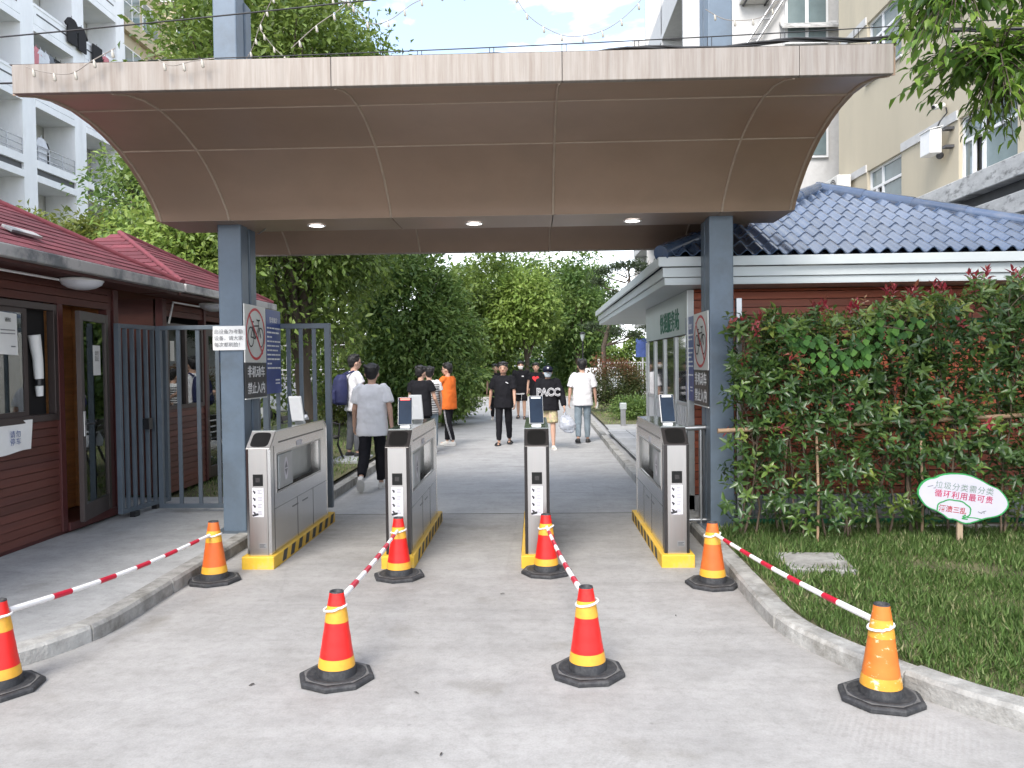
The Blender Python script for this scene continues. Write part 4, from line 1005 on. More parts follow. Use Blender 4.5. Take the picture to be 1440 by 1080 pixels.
# ---- first hut
h1 = thing('guard_hut', (-5.8, 6.3, 0.1), 'nearer dark red timber hut with an open glass door and sliding window', 'hut', 'red timber huts by the gate')
Y0, Y1 = 2.4, 8.28
z0w, z1w = 0.13, 2.50
EX = -4.05
P1, Q1 = hip_roof(h1, EX, 1.6, 8.82, 2.635, 3.5, slope)
upv = Vector((-1, 0, slope)).normalized(); fac = math.sqrt(1+slope*slope)
shingles(h1, Vector((EX, 0, 2.635)), Vector((0, 1, 0)), upv, 15, 0.132, 0.62, lambda v: (3.2, 8.82-v/fac), 2)
mb = MB(); mb.tube([(EX, 8.82, 2.645), P1[:2]+(P1[2]+.01,) if False else (EX-1.75, 8.82-1.75, 2.645+1.75*slope)], 0.035, 8); mb.build('hip_cap', M_shing, h1)
mb = MB(); mb.box(EX-0.02, EX+0.06, 1.6, 8.84, 2.525, 2.625); mb.build('gutter', M_gut, h1, bevel=0.01)
mb = MB(); mb.add([(EX, 1.6, 2.53), (EX, 8.82, 2.53), (WX-.02, 8.82, 2.52), (WX-.02, 1.6, 2.52)], [(0, 1, 2, 3)]); mb.box(EX-0.04, EX-0.02, 1.6, 8.82, 2.50, 2.61); mb.build('eave', M_soff, h1)
mb = MB(); mb.box(-7.1, WX-0.09, Y0, Y1, 2.46, 2.50); mb.build('ceiling_board', M_inner, h1)
mb = MB(); mb.box(-7.1, WX-0.01, Y0, Y1, 0.09, 0.19); mb.build('floor_board', M_trim, h1)
mb = MB(); mb.box(-7.1, -7.05, Y0, Y1, 0.19, 2.46); mb.box(-7.1, WX-0.07, Y0, Y0+0.05, 0.19, 2.46); mb.box(-7.05, WX-0.07, Y1-0.05, Y1-0.002, 0.19, 2.46); mb.build('inner_wall', M_inner, h1)
mb = MB(); mb.box(WX-.49, WX-.45, 7.25, Y1-0.07, 0.19, 2.45); mb.build('inner_sheet', M_inner, h1)
for k in range(15):
    mb = MB(); mb.box(WX-.448, WX-.435, 7.25, Y1-0.07, 0.2+k*0.15, 0.343+k*0.15); mb.build('inner_plank', M_inner, h1)
for k in range(15):
    mb = MB(); mb.box(WX-.43, WX-0.09, Y1-0.064, Y1-0.052, 0.2+k*0.15, 0.343+k*0.15); mb.build('inner_plank', M_inner, h1)
PL = 0.0765
def siding(parent, y0, y1, za, zb, x=WX):
    k = 0; z = za
    while z < zb-0.02:
        z2 = min(z+PL, zb)
        mb = MB(); mb.prism([(x-0.03, y0, z), (x+0.012, y0, z+0.002), (x+0.004, y0, z2-0.004), (x-0.03, y0, z2-0.001)], (0, y1-y0, 0)); mb.build('plank', M_plank, parent)
        z += PL
siding(h1, Y0, 7.24, z0w, 1.20)
siding(h1, Y0, 7.24, 2.28, 2.50)
siding(h1, 7.24, Y1, 2.28, 2.50)
mb = MB(); mb.box(WX-0.06, WX-0.032, Y0, 7.22, 0.13, 1.2); mb.build('wall_board', M_trim, h1)
for (a, b) in ((7.22, 7.30), (8.06, 8.13), (8.20, 8.29)):
    mb = MB(); mb.box(WX-0.06, WX+0.03, a, b, 0.13, 2.28 if b < 8.2 else 2.5); mb.build('corner_post', M_trim, h1, bevel=0.004)
mb = MB(); mb.box(WX-.05, WX+0.004, 8.13, 8.20, 0.13, 2.5); mb.build('wall_board', M_trim, h1)
mb = MB(); mb.box(WX-.06, WX+0.05, 7.3, 8.25, 0.12, 0.20); mb.build('threshold', M_trim, h1, bevel=0.006)
mb = MB(); mb.box(-7.1, WX-0.061, Y1, Y1+0.03, 0.13, 2.5); mb.build('side_wall', M_plank, h1)
# sliding window
wz0, wz1 = 1.22, 2.21
wf = None
mb = MB()
for a, b, c, d in ((5.0, 7.23, wz0-0.03, wz0+0.03), (5.0, 7.23, wz1, wz1+0.06), (7.17, 7.23, wz0+.03, wz1), (5.0, 5.06, wz0+.03, wz1)): mb.box(WX-0.05, WX+0.022, a, b, c, d)
wf = mb.build('window', M_frame, h1, bevel=0.004)
for (a, b, xo) in ((5.92, 6.82, 0.0), (5.1, 6.0, -0.025)):
    mb = MB()
    for q in ((a, a+.045, wz0+.03, wz1), (b-.045, b, wz0+.03, wz1), (a+.045, b-.045, wz0+.03, wz0+.075), (a+.045, b-.045, wz1-.045, wz1)): mb.box(WX-0.03+xo, WX-0.005+xo, *q)
    sh = mb.build('sash', M_frame, wf)
    mb = MB(); mb.box(WX-0.020+xo, WX-0.015+xo, a+.045, b-.045, wz0+.075, wz1-.045); mb.build('pane', M_glass, wf)
mb = MB(); mb.grid(lambda u, v: (WX-0.12+0.02*math.sin(u*70), 5.0+1.85*u, wz0-0.05+1.05*v), 90, 2); mb.build('curtain', M_curt, h1)
mb = MB(); mb.box(-5.9, -5.88, 4.9, 6.85, 0.19, 2.45); mb.build('inner_sheet', M_inshade, h1)
mb = MB(); mb.box(-5.88, WX-0.2, 6.84, 6.86, 0.19, 2.45); mb.build('inner_sheet', M_inshade, h1)
mb = MB(); mb.box(WX-0.135, WX-0.12, 6.80, 7.245, 0.19, 2.45); mb.build('inner_sheet', M_inshade, h1)  # dark sheet paints the shade behind the open window half
# door leaf, a little ajar, hinged on the far side
dr = bpy.data.objects.new('door', None); COL.objects.link(dr); dr.parent = h1
hinge = Vector((WX+0.02, 8.05, 0.2)); dr.location = hinge-worldloc(h1)
W_ = 0.765
def dbox(name, a, b, c, d, x0, x1, m, bev=0.003):
    mb = MB(); mb.box(hinge.x+x0, hinge.x+x1, hinge.y-b, hinge.y-a, c, d); return mb.build(name, m, dr, bevel=bev)
dbox('stile', 0.0, 0.075, 0.205, 2.22, -0.02, 0.025, M_frame); dbox('stile', W_-0.075, W_, 0.205, 2.22, -0.02, 0.025, M_frame)
dbox('rail', 0.077, W_-0.077, 2.13, 2.22, -0.018, 0.023, M_frame); dbox('rail', 0.077, W_-0.077, 0.205, 0.36, -0.018, 0.023, M_frame)
dbox('pane', 0.075, W_-0.075, 0.36, 2.13, 0.000, 0.006, M_glass, 0)
hn = dbox('handle', W_-0.065, W_-0.02, 1.02, 1.26, 0.025, 0.035, M_silver)
mb = MB(); mb.tube([(hinge.x+0.05, hinge.y-W_+0.04, 1.14), (hinge.x+0.07, hinge.y-W_+0.04, 1.14), (hinge.x+0.07, hinge.y-W_+0.16, 1.135)], 0.011, 8); mb.build('handle', M_black, dr)
dbox('paper_sheet', 0.20, 0.40, 1.60, 1.90, 0.0075, 0.0085, M_paper, 0)
for q in range(3): dbox('paper_sheet', 0.14+q*0.13, 0.25+q*0.13, 1.92, 2.05, -0.002, -0.0012, M_paper, 0)
pt_ = (hinge.x+0.0092, hinge.y-0.30, 1.79)
text('lettering', '请勿\n靠近', 0.055, pt_, (0, 1, 0), (0, 0, 1), M_ink, dr, extrude=0.0002)
dr.rotation_euler = (0, 0, R(11))
# papers and lamp on the first hut
pa = thing('paper_notice', (WX+0.002, 6.56, 1.8), 'white printed paper stuck to the sliding window of the nearer red hut', 'paper notice')
mb = MB(); mb.grid(lambda u, v: (WX-0.003+0.004*math.sin(u*3+v*2), 6.42+0.27*u, 1.80+0.36*v-0.01*u), 8, 8); mb.build('sheet', M_paper, pa)
text('lettering', '通知', 0.04, (WX+0.004, 6.56, 2.09), (0, 1, 0), (0, 0, 1), M_ink, pa, extrude=0.0003)
mb = MB()
for q in range(2): stroke(mb, (WX+0.0045, 6.555, 2.005-q*.03), (0, 1, 0), (0, 0, 1), [(-0.09, 0), (0.09, 0)], 0.008, 0)
stroke(mb, (WX+0.0045, 6.555, 1.865), (0, 1, 0), (0, 0, 1), [(0.04, 0), (0.09, 0)], 0.010, 0)
mb.build('fine_print', M_inkg, pa)
ps = thing('paper_notice', (WX+0.02, 6.55, 1.07), 'crumpled handwritten paper taped to the planks below the hut window', 'paper notice')
mb = MB(); mb.grid(lambda u, v: (WX+0.02+0.004*math.sin(u*5+v*3), 6.30+0.50*u+0.02*v*u, 0.94+0.26*v+0.02*u-0.006*math.sin(u*6)), 14, 8); mb.build('sheet', M_paper, ps)
text('lettering', '请勿\n停车', 0.065, (WX+0.036, 6.57, 1.075), (0, 1, 0), (0, 0, 1), mat('blue_ink', (0.08, 0.12, 0.3), 0.7), ps, extrude=0.0003, space=1.3)
hp = thing('hanging_paper_roll', (WX-0.04, 7.02, 1.55), 'rolled white paper hanging in the dark open half of the hut window', 'paper roll')
mb = MB(); mb.tube([(WX-0.06, 7.00, 1.98), (WX-0.05, 7.03, 1.75), (WX-0.05, 7.04, 1.58)], [0.055, 0.045, 0.04], 10); mb.build('roll', M_paper, hp)
mb = MB(); mb.tube([(WX-0.05, 7.04, 1.575), (WX-0.05, 7.04, 1.52)], 0.038, 10); mb.build('band', M_black, hp)
mb = MB(); mb.tube([(WX-0.05, 7.04, 1.515), (WX-0.05, 7.045, 1.42)], [0.036, 0.03], 10); mb.build('roll_end', M_paper, hp)
def ceil_lamp(y, label):
    t = thing('ceiling_lamp', (-4.28, y, 2.52), label, 'ceiling lamp', 'round lamps under the hut eaves')
    mb = MB(); mb.lathe([(0.001, 0.0), (0.19, 0.0), (0.19, -0.025), (0.17, -0.03)], (-4.28, y, 2.515), 32); mb.build('rim', M_white, t)
    mb = MB(); mb.lathe([(0.185, -0.026), (0.17, -0.055), (0.12, -0.085), (0.06, -0.1), (0.001, -0.104)], (-4.28, y, 2.515), 32); mb.build('diffuser', M_lampw, t)
ceil_lamp(7.30, 'round white lamp under the eave above the glass hut door')
ceil_lamp(10.35, 'round white lamp under the eave of the farther red hut')
mb = MB(); mb.tube([(-4.35, 3.0, 2.485), (-4.35, 7.05, 2.485)], 0.012, 8)
solo('conduit', mb, M_white, (-4.35, 5, 2.485), 'white cable conduit running under the eave to the lamp over the door', 'conduit')
# roof vent scrap lying on the first roof
mb = MB(); a = Vector((-4.34, 6.55, 2.835)); mb.obox(a, (0.0, 0.20, -0.0), Vector((-1, 0, slope)).normalized()*0.05, Vector((slope, 0, 1)).normalized()*0.012)
solo('metal_strip', mb, M_gut, tuple(a), 'dull metal strip lying on the red shingles of the nearer hut', 'metal strip', bevel=0.003)
# door ring plate beside the door
# ---- second hut
h2 = thing('guard_hut', (-5.8, 10.6, 0.1), 'farther dark red timber hut behind the bar gate, with a pyramid roof', 'hut', 'red timber huts by the gate')
hip_roof(h2, EX, 8.92, 12.02, 2.645, 3.1, slope)
shingles(h2, Vector((EX, 0, 2.645)), Vector((0, 1, 0)), upv, 13, 0.132, 0.62, lambda v: (8.92+v/fac, 12.02-v/fac), 5)
shingles(h2, Vector((0, 8.92, 2.645)), Vector((1, 0, 0)), Vector((0, 1, slope)).normalized(), 13, 0.132, 0.62, lambda v: (EX-3.1+v/fac, EX-v/fac), 6)
for yy, s in ((8.92, 1), (12.02, -1)):
    mb = MB(); mb.tube([(EX, yy, 2.655), (EX-1.55, yy+s*1.55, 2.655+1.55*slope)], 0.032, 8); mb.build('hip_cap', M_shing, h2)
mb = MB(); mb.box(EX-0.02, EX+0.055, 8.90, 12.05, 2.535, 2.63); mb.build('gutter', M_gut, h2, bevel=0.01)
mb = MB(); mb.add([(EX, 8.92, 2.53), (EX, 12.0, 2.53), (WX-.02, 12.0, 2.52), (WX-.02, 8.92, 2.52)], [(0, 1, 2, 3)]); mb.box(EX-0.04, EX-0.02, 8.92, 12.02, 2.50, 2.62); mb.build('eave', M_soff, h2)
siding(h2, 9.38, 10.50, 0.13, 1.16)
siding(h2, 9.30, 11.7, 2.30, 2.50)
mb = MB(); mb.box(WX-.09, WX-.04, 9.38, 11.65, 0.13, 1.16); mb.build('wall_board', M_trim, h2)
mb = MB(); mb.box(-7.0, WX-0.09, 9.30, 9.36, 0.13, 2.5); mb.box(-7.0, WX-.09, 11.62, 11.68, .13, 2.5); mb.box(-7.06, -7.0, 9.3, 11.68, .13, 2.5); mb.build('side_wall', M_plank, h2)
for (a, b) in ((9.29, 9.39), (10.47, 10.53), (11.6, 11.7)):
    mb = MB(); mb.box(WX-0.06, WX+0.03, a, b, 0.13, 2.5); mb.build('corner_post', M_trim, h2, bevel=0.004)
mb = MB()
for q in ((9.40, 10.46, 1.15, 1.20), (9.40, 10.46, 2.16, 2.22), (9.40, 9.46, 1.2, 2.16), (10.40, 10.46, 1.2, 2.16), (9.90, 9.96, 1.2, 2.16)): mb.box(WX-0.05, WX+0.02, *q)
w2 = mb.build('window', M_frame, h2, bevel=0.003)
for a, b in ((9.46, 9.9), (9.96, 10.4)):
    mb = MB(); mb.box(WX-0.02, WX-0.015, a, b, 1.2, 2.16); mb.build('pane', M_glass, w2)
mb = MB(); mb.box(WX-0.012, WX-0.011, 9.55, 9.66, 1.75, 2.0); mb.build('paper_sheet', M_paper, w2)
mb = MB(); mb.box(WX-0.5, WX-0.48, 9.4, 11.6, .13, 2.5); mb.build('inner_sheet', M_inshade, h2)  # near-black sheet as painted shade behind the farther hut's glass
mb = MB()
for q in ((10.55, 10.63, .15, 2.2), (11.35, 11.42, .15, 2.2), (10.63, 11.35, 2.1, 2.2), (10.63, 11.35, .15, .3)): mb.box(WX-0.03, WX+0.015, *q)
d2 = mb.build('door', M_frame, h2, bevel=0.003)
mb = MB(); mb.box(WX-0.02, WX-0.015, 10.63, 11.35, .3, 2.1); mb.build('pane', M_glass, d2)
mb = MB(); mb.tube([(-4.4, 9.3, 2.2), (-4.37, 9.36, 2.46), (-4.37, 10.1, 2.46)], 0.012, 8)
solo('conduit', mb, M_white, (-4.37, 9.7, 2.46), 'white cable conduit bent up under the eave of the farther hut', 'conduit')

# ------------------------------------------------------------------ right-hand hut with blue tiled roof
M_rwood = mat('orange_brown_slat', (0.30, 0.075, 0.035), 0.5, var=0.22, scale=3, stretch=(0.3, 1, 6), bump=0.12, bscale=25, dirt=(0.20, 0.055, 0.03), dirt_scale=2, ov=.2)
M_eavew = mat('eave_white', (0.50, 0.54, 0.55), 0.45, metal=0.2, var=0.06, scale=2)
M_tile = mat('blue_tile', (0.046, 0.077, 0.142), 0.24, var=0.16, scale=5, spec=0.7, coat=0.5, dirt=(0.085, 0.105, 0.145), dirt_scale=5, dirt_lo=.45, dirt_hi=.7, ov=.2)
M_alum = mat('aluminium', (0.60, 0.62, 0.62), 0.35, metal=0.6, var=0.08)
M_signgrey = mat('sign_band', (0.42, 0.47, 0.46), 0.35, metal=0.2, var=0.06)
M_green = mat('sign_green', (0.015, 0.14, 0.075), 0.5, var=0.1)
M_plinth = mat('hut_plinth', (0.30, 0.31, 0.32), 0.9, var=0.2)
M_winref = mat('window_dark', (0.05, 0.055, 0.05), 0.05, var=0.3, coat=0.3)
h3 = thing('service_hut', (3.7, 9.8, 0.1), 'orange brown slatted hut with a blue tiled hip roof behind the hedge', 'hut')
ex0, ex1, ey0, ey1, ez = 1.27, 6.05, 7.80, 15.8, 2.70
hw_ = (ex1-ex0)/2; rs = (3.83-2.72)/hw_
ap0 = Vector((ex0+hw_, ey0+hw_, ez+rs*hw_)); ap1 = Vector((ex0+hw_, ey1-hw_, ez+rs*hw_))
mb = MB(); q = -0.015
mb.add([(ex0, ey0, ez+q), (ex1, ey0, ez+q), tuple(ap0+Vector((0, 0, q)))], [(0, 1, 2)])
mb.add([(ex0, ey1, ez+q), (ex0, ey0, ez+q), tuple(ap0+Vector((0, 0, q))), tuple(ap1+Vector((0, 0, q)))], [(0, 1, 2, 3)])
mb.add([(ex1, ey0, ez+q), (ex1, ey1, ez+q), tuple(ap1+Vector((0, 0, q))), tuple(ap0+Vector((0, 0, q)))], [(0, 1, 2, 3)])
mb.add([(ex1, ey1, ez+q), (ex0, ey1, ez+q), tuple(ap1+Vector((0, 0, q)))], [(0, 1, 2)])
mb.build('roof_deck', M_tile, h3)
# S-shaped tiles on the front slope
tw, th_ = 0.150, 0.30
upf = Vector((0, 1, rs)).normalized(); nf = Vector((0, -rs, 1)).normalized(); ff = math.sqrt(1+rs*rs)
mb = MB()
def tilefn(u, v):
    a = u*2*math.pi
    hgt = 0.021*(0.5-0.5*math.cos(a))**1.2*2
    p = Vector((1, 0, 0))*(u*tw)+upf*(v*(th_+0.02))+nf*(0.004+hgt*1.25+0.011*(1-v))
    return tuple(p)
mb.grid(tilefn, 8, 1)
vs = [Vector(tilefn(i/8, 0)) for i in range(9)]
mb.add([tuple(p) for p in vs]+[tuple(p-nf*0.012) for p in vs], [(9+i, 9+i+1, i+1, i) for i in range(8)])
tme = mb.mesh('tile', M_tile)
nrow = int(hw_*ff/th_)
for r_ in range(nrow+1):
    inset = (r_*th_)/ff
    x = ex0+inset*1.0; ncol = int((ex1-ex0-2*inset)/tw)
    x0 = ex0+(ex1-ex0)/2-tw*math.ceil((ex1-ex0)/2/tw)
    for c_ in range(40):
        xx = x0+c_*tw
        if xx+tw*0.5 < ex0+inset+0.02 or xx+tw*0.5 > ex1-inset-0.02: continue
        p = Vector((xx, ey0-0.03, ez-0.005))+upf*(r_*th_)+nf*rnd.uniform(-.002, .002)
        link_mesh('tile', tme, h3, p-worldloc(h3))
mb = MB()
for i in range(53):
    yy = ey0+0.1+i*0.15
    t_ = min(yy-ey0, ey1-yy, hw_)
    if t_ > 0.1: mb.tube([(ex0, yy, ez), (ex0+t_, yy, ez+rs*t_)], 0.03, 6, cap=False)
mb.build('tile_ridges', M_tile, h3)
for a, b in (((ex0-.02, ey0-.02, ez+0.03), tuple(ap0+Vector((0, 0, .05)))), ((ex1+.02, ey0-.02, ez+.03), tuple(ap0+Vector((0, 0, .05)))), (tuple(ap0+Vector((0, 0, .05))), tuple(ap1+Vector((0, 0, .05))))):
    A, B = Vector(a), Vector(b); k = 6
    for i in range(k):
        p0 = A.lerp(B, i/k); p1 = A.lerp(B, (i+1)/k+0.012)
        mb = MB(); mb.tube([p0, p1], [0.085, 0.078], 12); mb.build('ridge_tile', M_tile, h3)
# stepped eave fascia all round the visible corner
for (za, zb, o) in ((2.60, 2.695, 0.05), (2.50, 2.597, 0.0), (2.43, 2.497, -0.02)):
    mb = MB(); mb.box(ex0-o, ex1+o, ey0-o, ey0-o+0.03, za, zb); mb.build('fascia', M_eavew, h3, bevel=0.004)
    mb = MB(); mb.box(ex0-o, ex0-o+0.03, ey0-o+0.032, ey1, za, zb); mb.build('fascia', M_eavew, h3, bevel=0.004)
mb = MB(); mb.box(ex0+0.02, ex1-.02, ey0+0.02, ey1-.02, 2.425, 2.435); mb.build('soffit', M_eavew, h3)
wx0, wy0_ = 1.63, 8.30
k = 0; z = 0.26
while z < 2.42:
    z2 = min(z+0.082, 2.424)
    mb = MB(); mb.prism([(wx0+.04, wy0_+0.03, z), (wx0+.04, wy0_-0.012, z+0.002), (wx0+.04, wy0_-0.004, z2-0.006), (wx0+.04, wy0_+0.03, z2-0.001)], (3.9, 0, 0)); mb.build('plank', M_rwood, h3)
    z += 0.082
mb = MB(); mb.box(wx0+0.04, 5.6, wy0_+0.032, wy0_+0.08, 0.1, 2.42); mb.build('wall_board', M_trim, h3)
mb = MB(); mb.box(wx0-0.02, 5.62, wy0_-0.03, wy0_+0.03, 0.085, 0.255); mb.build('plinth', M_plinth, h3)
mb = MB(); mb.box(wx0-0.03, wx0+0.038, wy0_-0.03, wy0_+0.04, 0.1, 2.42); mb.build('corner_post', M_alum, h3, bevel=0.004)
# service side facing the path: sign band, glazing, lower panel
mb = MB(); mb.box(wx0-0.02, wx0+0.03, wy0_+0.06, 11.4, 1.96, 2.42); sb = mb.build('sign_band', M_signgrey, h3)
text('lettering', '快递服务站', 0.26, (wx0-0.023, 9.45, 2.12), (0, -1, 0), (0, 0, 1), M_green, sb, extrude=0.002, offset=0.003, space=1.05)
for i in range(4):
    ya = wy0_+0.1+i*0.78; yb = ya+0.72
    mb = MB()
    for q in ((ya-.03, ya+.03, .2, 1.95), (yb, yb+.05, .2, 1.95)): mb.box(wx0-0.01, wx0+0.04, *q)
    wn = mb.build('window', M_alum, h3)
    mb = MB(); mb.box(wx0+0.01, wx0+0.02, ya+.03, yb, 1.22, 1.95); mb.build('pane', M_winref, wn)
    mb = MB(); mb.box(wx0, wx0+0.03, ya+.03, yb, 1.18, 1.22); mb.build('sill', M_alum, wn)
    mb = MB(); mb.box(wx0+0.016, wx0+0.03, ya+.03, yb, 0.2, 1.18); mb.build('lower_panel', M_winref, wn)
    for q in range(6):
        mb = MB(); mb.box(wx0+0.004, wx0+0.014, ya+.05+q*.115, ya+.095+q*.115, 0.2, 1.18); mb.build('slat', M_white, wn)
mb = MB(); mb.box(wx0, wx0+0.05, 11.35, 11.42, 0.1, 2.42); mb.build('corner_post', M_alum, h3)
mb = MB(); mb.box(wx0+.03, 5.6, 11.40, 11.44, 0.1, 2.42); mb.box(5.57, 5.61, 8.35, 11.4, 0.1, 2.42); mb.build('rear_wall', M_rwood, h3)
mb = MB(); mb.box(2.4, 2.44, 8.4, 11.38, 0.1, 2.42); mb.build('inner_sheet', M_inshade, h3)  # near-black sheet as painted shade inside the service hut
# ------------------------------------------------------------------ buildings behind
M_wallw = mat('white_render', (0.80, 0.80, 0.80), 0.8, var=0.06, scale=1.2, dirt=(0.66, 0.66, 0.65), dirt_scale=0.9, dirt_lo=0.52, dirt_hi=0.8, stretch=(1, 1, 0.4))
M_wallin = mat('balcony_wall', (0.62, 0.61, 0.57), 0.85, var=0.08)
M_cream = mat('cream_render', (0.46, 0.39, 0.27), 0.85, var=0.07, scale=0.8, dirt=(0.39, 0.33, 0.24), dirt_scale=0.7, stretch=(1, 1, 0.35))
M_yel = mat('yellow_render', (0.49, 0.435, 0.33), 0.85, var=0.06, scale=0.9, dirt=(0.40, 0.36, 0.28), dirt_scale=0.6, dirt_lo=0.5, dirt_hi=0.8, stretch=(1, 1, 0.3), bump=0.05)
M_trimw = mat('white_trim', (0.50, 0.50, 0.495), 0.6, var=0.08)
M_pvc = mat('window_pvc', (0.72, 0.73, 0.74), 0.35, var=0.04)
M_bglass = mat('building_glass', (0.16, 0.21, 0.22), 0.06, var=0.25, scale=0.8, spec=0.8)
M_bdark = mat('open_window_shade', (0.02, 0.02, 0.022), 0.6, var=0.2)
M_ledge = mat('weathered_ledge', (0.44, 0.44, 0.43), 0.9, var=0.2, scale=3, bump=0.2, dirt=(0.10, 0.10, 0.095), dirt_scale=3.2, dirt_lo=0.50, dirt_hi=0.68, stretch=(1, 1, 2.2))
M_block = mat('grey_block', (0.27, 0.28, 0.31), 0.85, var=0.15, scale=4, bump=0.2, ov=.18)
M_rail = mat('rail_steel', (0.45, 0.46, 0.48), 0.4, metal=0.7)
M_ac = mat('ac_white', (0.62, 0.61, 0.58), 0.5, var=0.06)
M_dkgrey = mat('dark_grey', (0.06, 0.06, 0.065), 0.6, var=0.2)

apt = thing('apartment_building', (-22, 34, 0), 'white apartment block with deep balconies and laundry on the left', 'apartment building')
AX = -20.8
ceils = [0.15, 3.3, 6.43, 9.575, 12.70, 15.85, 18.99, 22.13]
colY = [(27.9, 28.75), (31.6, 32.45), (35.25, 36.15), (39.0, 39.8)]
mb = MB(); mb.box(-30, AX-1.5, 20, 39.8, -0.1, 22.6); mb.build('wall', M_wallin, apt)
for a, b in [(24.1, 24.95)]+colY:
    mb = MB(); mb.box(AX-1.45, AX, a, b, -0.1, 22.5); mb.build('column', M_wallw, apt)
for zc in ceils[1:]:
    mb = MB(); mb.box(AX-1.5, AX-0.02, 20, 39.8, zc, zc+0.14); mb.build('slab', M_wallw, apt)
bays = [(24.95, 27.9), (28.75, 31.6), (32.45, 35.25), (36.15, 39.0)]
for zi, zc in enumerate(ceils[1:-1]):
    for (a, b) in bays:
        mb = MB(); mb.box(AX-0.14, AX+0.03, a-0.002, b+.002, zc-0.02, zc+0.27); mb.build('slab_edge', M_wallw, apt)
        if zi >= 3:
            mb = MB(); mb.box(AX-0.12, AX+0.015, a, b, zc+0.30, zc+1.02); mb.box(AX-0.12, AX+0.04, a, b, zc+1.02, zc+1.14); mb.build('parapet', M_wallw, apt)
            mb = MB(); mb.box(AX+0.01, AX+0.03, a+.2, b-.2, zc+0.72, zc+0.78); mb.build('groove', M_dkgrey, apt)
        else:
            mb = MB(); mb.box(AX-0.12, AX+0.02, a, b, zc+0.56, zc+0.90); mb.build('parapet', M_wallw, apt)
            mb = MB(); mb.box(AX-0.12, AX-0.10, a, b, zc+0.27, zc+0.56); mb.build('slot', M_dkgrey, apt)
            mb = MB()
            for zz in (1.05, 1.3, 1.55): mb.tube([(AX-0.05, a, zc+zz), (AX-0.05, b, zc+zz)], 0.022, 6)
            for k in range(4):
                yy = a+(b-a)*k/3; mb.tube([(AX-0.05, yy, zc+0.9), (AX-0.05, yy, zc+1.55)], 0.022, 6)
            mb.build('railing', M_rail, apt)
        # balcony door and window in the back wall
        mb = MB(); mb.box(AX-1.5, AX-1.46, a+0.3, a+1.6, zc+0.15, zc+2.4); wn = mb.build('window', M_pvc, apt)
        mb = MB(); mb.box(AX-1.455, AX-1.445, a+0.36, a+0.92, zc+0.2, zc+2.34); mb.box(AX-1.455, AX-1.445, a+0.98, a+1.54, zc+0.2, zc+2.34); mb.build('pane', M_bglass, wn)
        mb = MB()
        for k in range(5): mb.box(AX-0.62, AX-0.60, a+0.08+k*0.09, a+0.13+k*0.09, zc+1.95, zc+2.7)
        mb.box(AX-.62, AX-.60, a+.05, a+.55, zc+1.92, zc+1.97); mb.box(AX-.62, AX-.60, a+.05, a+.55, zc+2.68, zc+2.72); mb.build('louvre_shutter', M_pvc, apt)
# tall stair windows at the far end of the block
mb = MB(); mb.box(-26, AX-0.3, 39.82, 44.4, -0.1, 22.5); mb.build('stair_bay', M_cream, apt)
for zi, zc in enumerate(ceils[1:-1]):
    for (a, b) in ((40.3, 42.0), (42.3, 44.0)):
        mb = MB(); mb.box(AX-0.32, AX-0.26, a, b, zc+0.95, zc+2.6); wn = mb.build('window', M_pvc, apt)
        mb = MB()
        for k in range(2):
            for q in range(2): mb.box(AX-0.262, AX-0.25, a+.07+k*(b-a)/2, a+(k+1)*(b-a)/2-.05, zc+1.02+q*0.8, zc+1.74+q*0.8)
        mb.build('pane', M_bglass, wn)
    mb = MB(); mb.box(AX-.3, AX-.02, 40.0, 44.2, zc+0.1, zc+0.8); mb.build('parapet', M_cream, apt)

def garment(x, y, ztop, w_, h_, m, label, sleeves=True, cat='laundry'):
    hw2 = w_/2; g = random.Random(int(abs(y*100)))
    if sleeves: prof_ = [(-.16, 0), (.16, 0), (.30, -.05), (.62, -.32), (.50, -.42), (.36, -.28), (.38, -1), (-.38, -1), (-.36, -.28), (-.50, -.42), (-.62, -.32), (-.30, -.05)]
    else: prof_ = [(-.45, 0), (.45, 0), (.48, -1), (.06, -1), (.0, -.35), (-.06, -1), (-.48, -1)]
    pts = [(x+g.uniform(-.02, .02), y+a*w_, ztop+b*h_) for a, b in prof_]
    mb = MB(); mb.prism(pts, (0.07, 0, 0)); mb.tube([(x+.03, y, ztop+.12), (x+.03, y, ztop)], 0.012, 5)
    return solo('hanging_garment', mb, m, (x, y, ztop), label, cat, 'laundry on the apartment balconies', bevel=0.015)
M_clk = mat('black_cloth', (0.012, 0.012, 0.014), 0.9, var=0.3)
M_clw = mat('white_cloth', (0.62, 0.63, 0.66), 0.9, var=0.08)
M_clr = mat('pink_cloth', (0.55, 0.20, 0.22), 0.9, var=0.1)
M_clg = mat('grey_cloth', (0.16, 0.17, 0.19), 0.9, var=0.15)
garment(AX+0.1, 35.0, 17.45, 0.9, 1.15, M_clk, 'big black jacket hanging outside an upper balcony, leftmost of the black laundry')
garment(AX+0.1, 35.75, 17.35, 0.8, 1.1, M_clk, 'black top hanging between two other black garments on the upper balcony')
garment(AX+0.1, 37.0, 17.0, 0.85, 1.2, M_clk, 'black trousers hanging at the right of the black laundry on the upper balcony', False)
garment(AX+0.1, 37.75, 16.8, 0.5, 0.5, M_clr, 'small pink garment hanging right of the black laundry')
garment(AX-0.2, 33.05, 11.55, 0.75, 1.3, M_clw, 'white shirt hanging in a lower balcony with steel rails')
garment(AX-0.35, 33.5, 11.5, 0.6, 1.0, M_clk, 'black garment just behind the white shirt on the lower balcony')
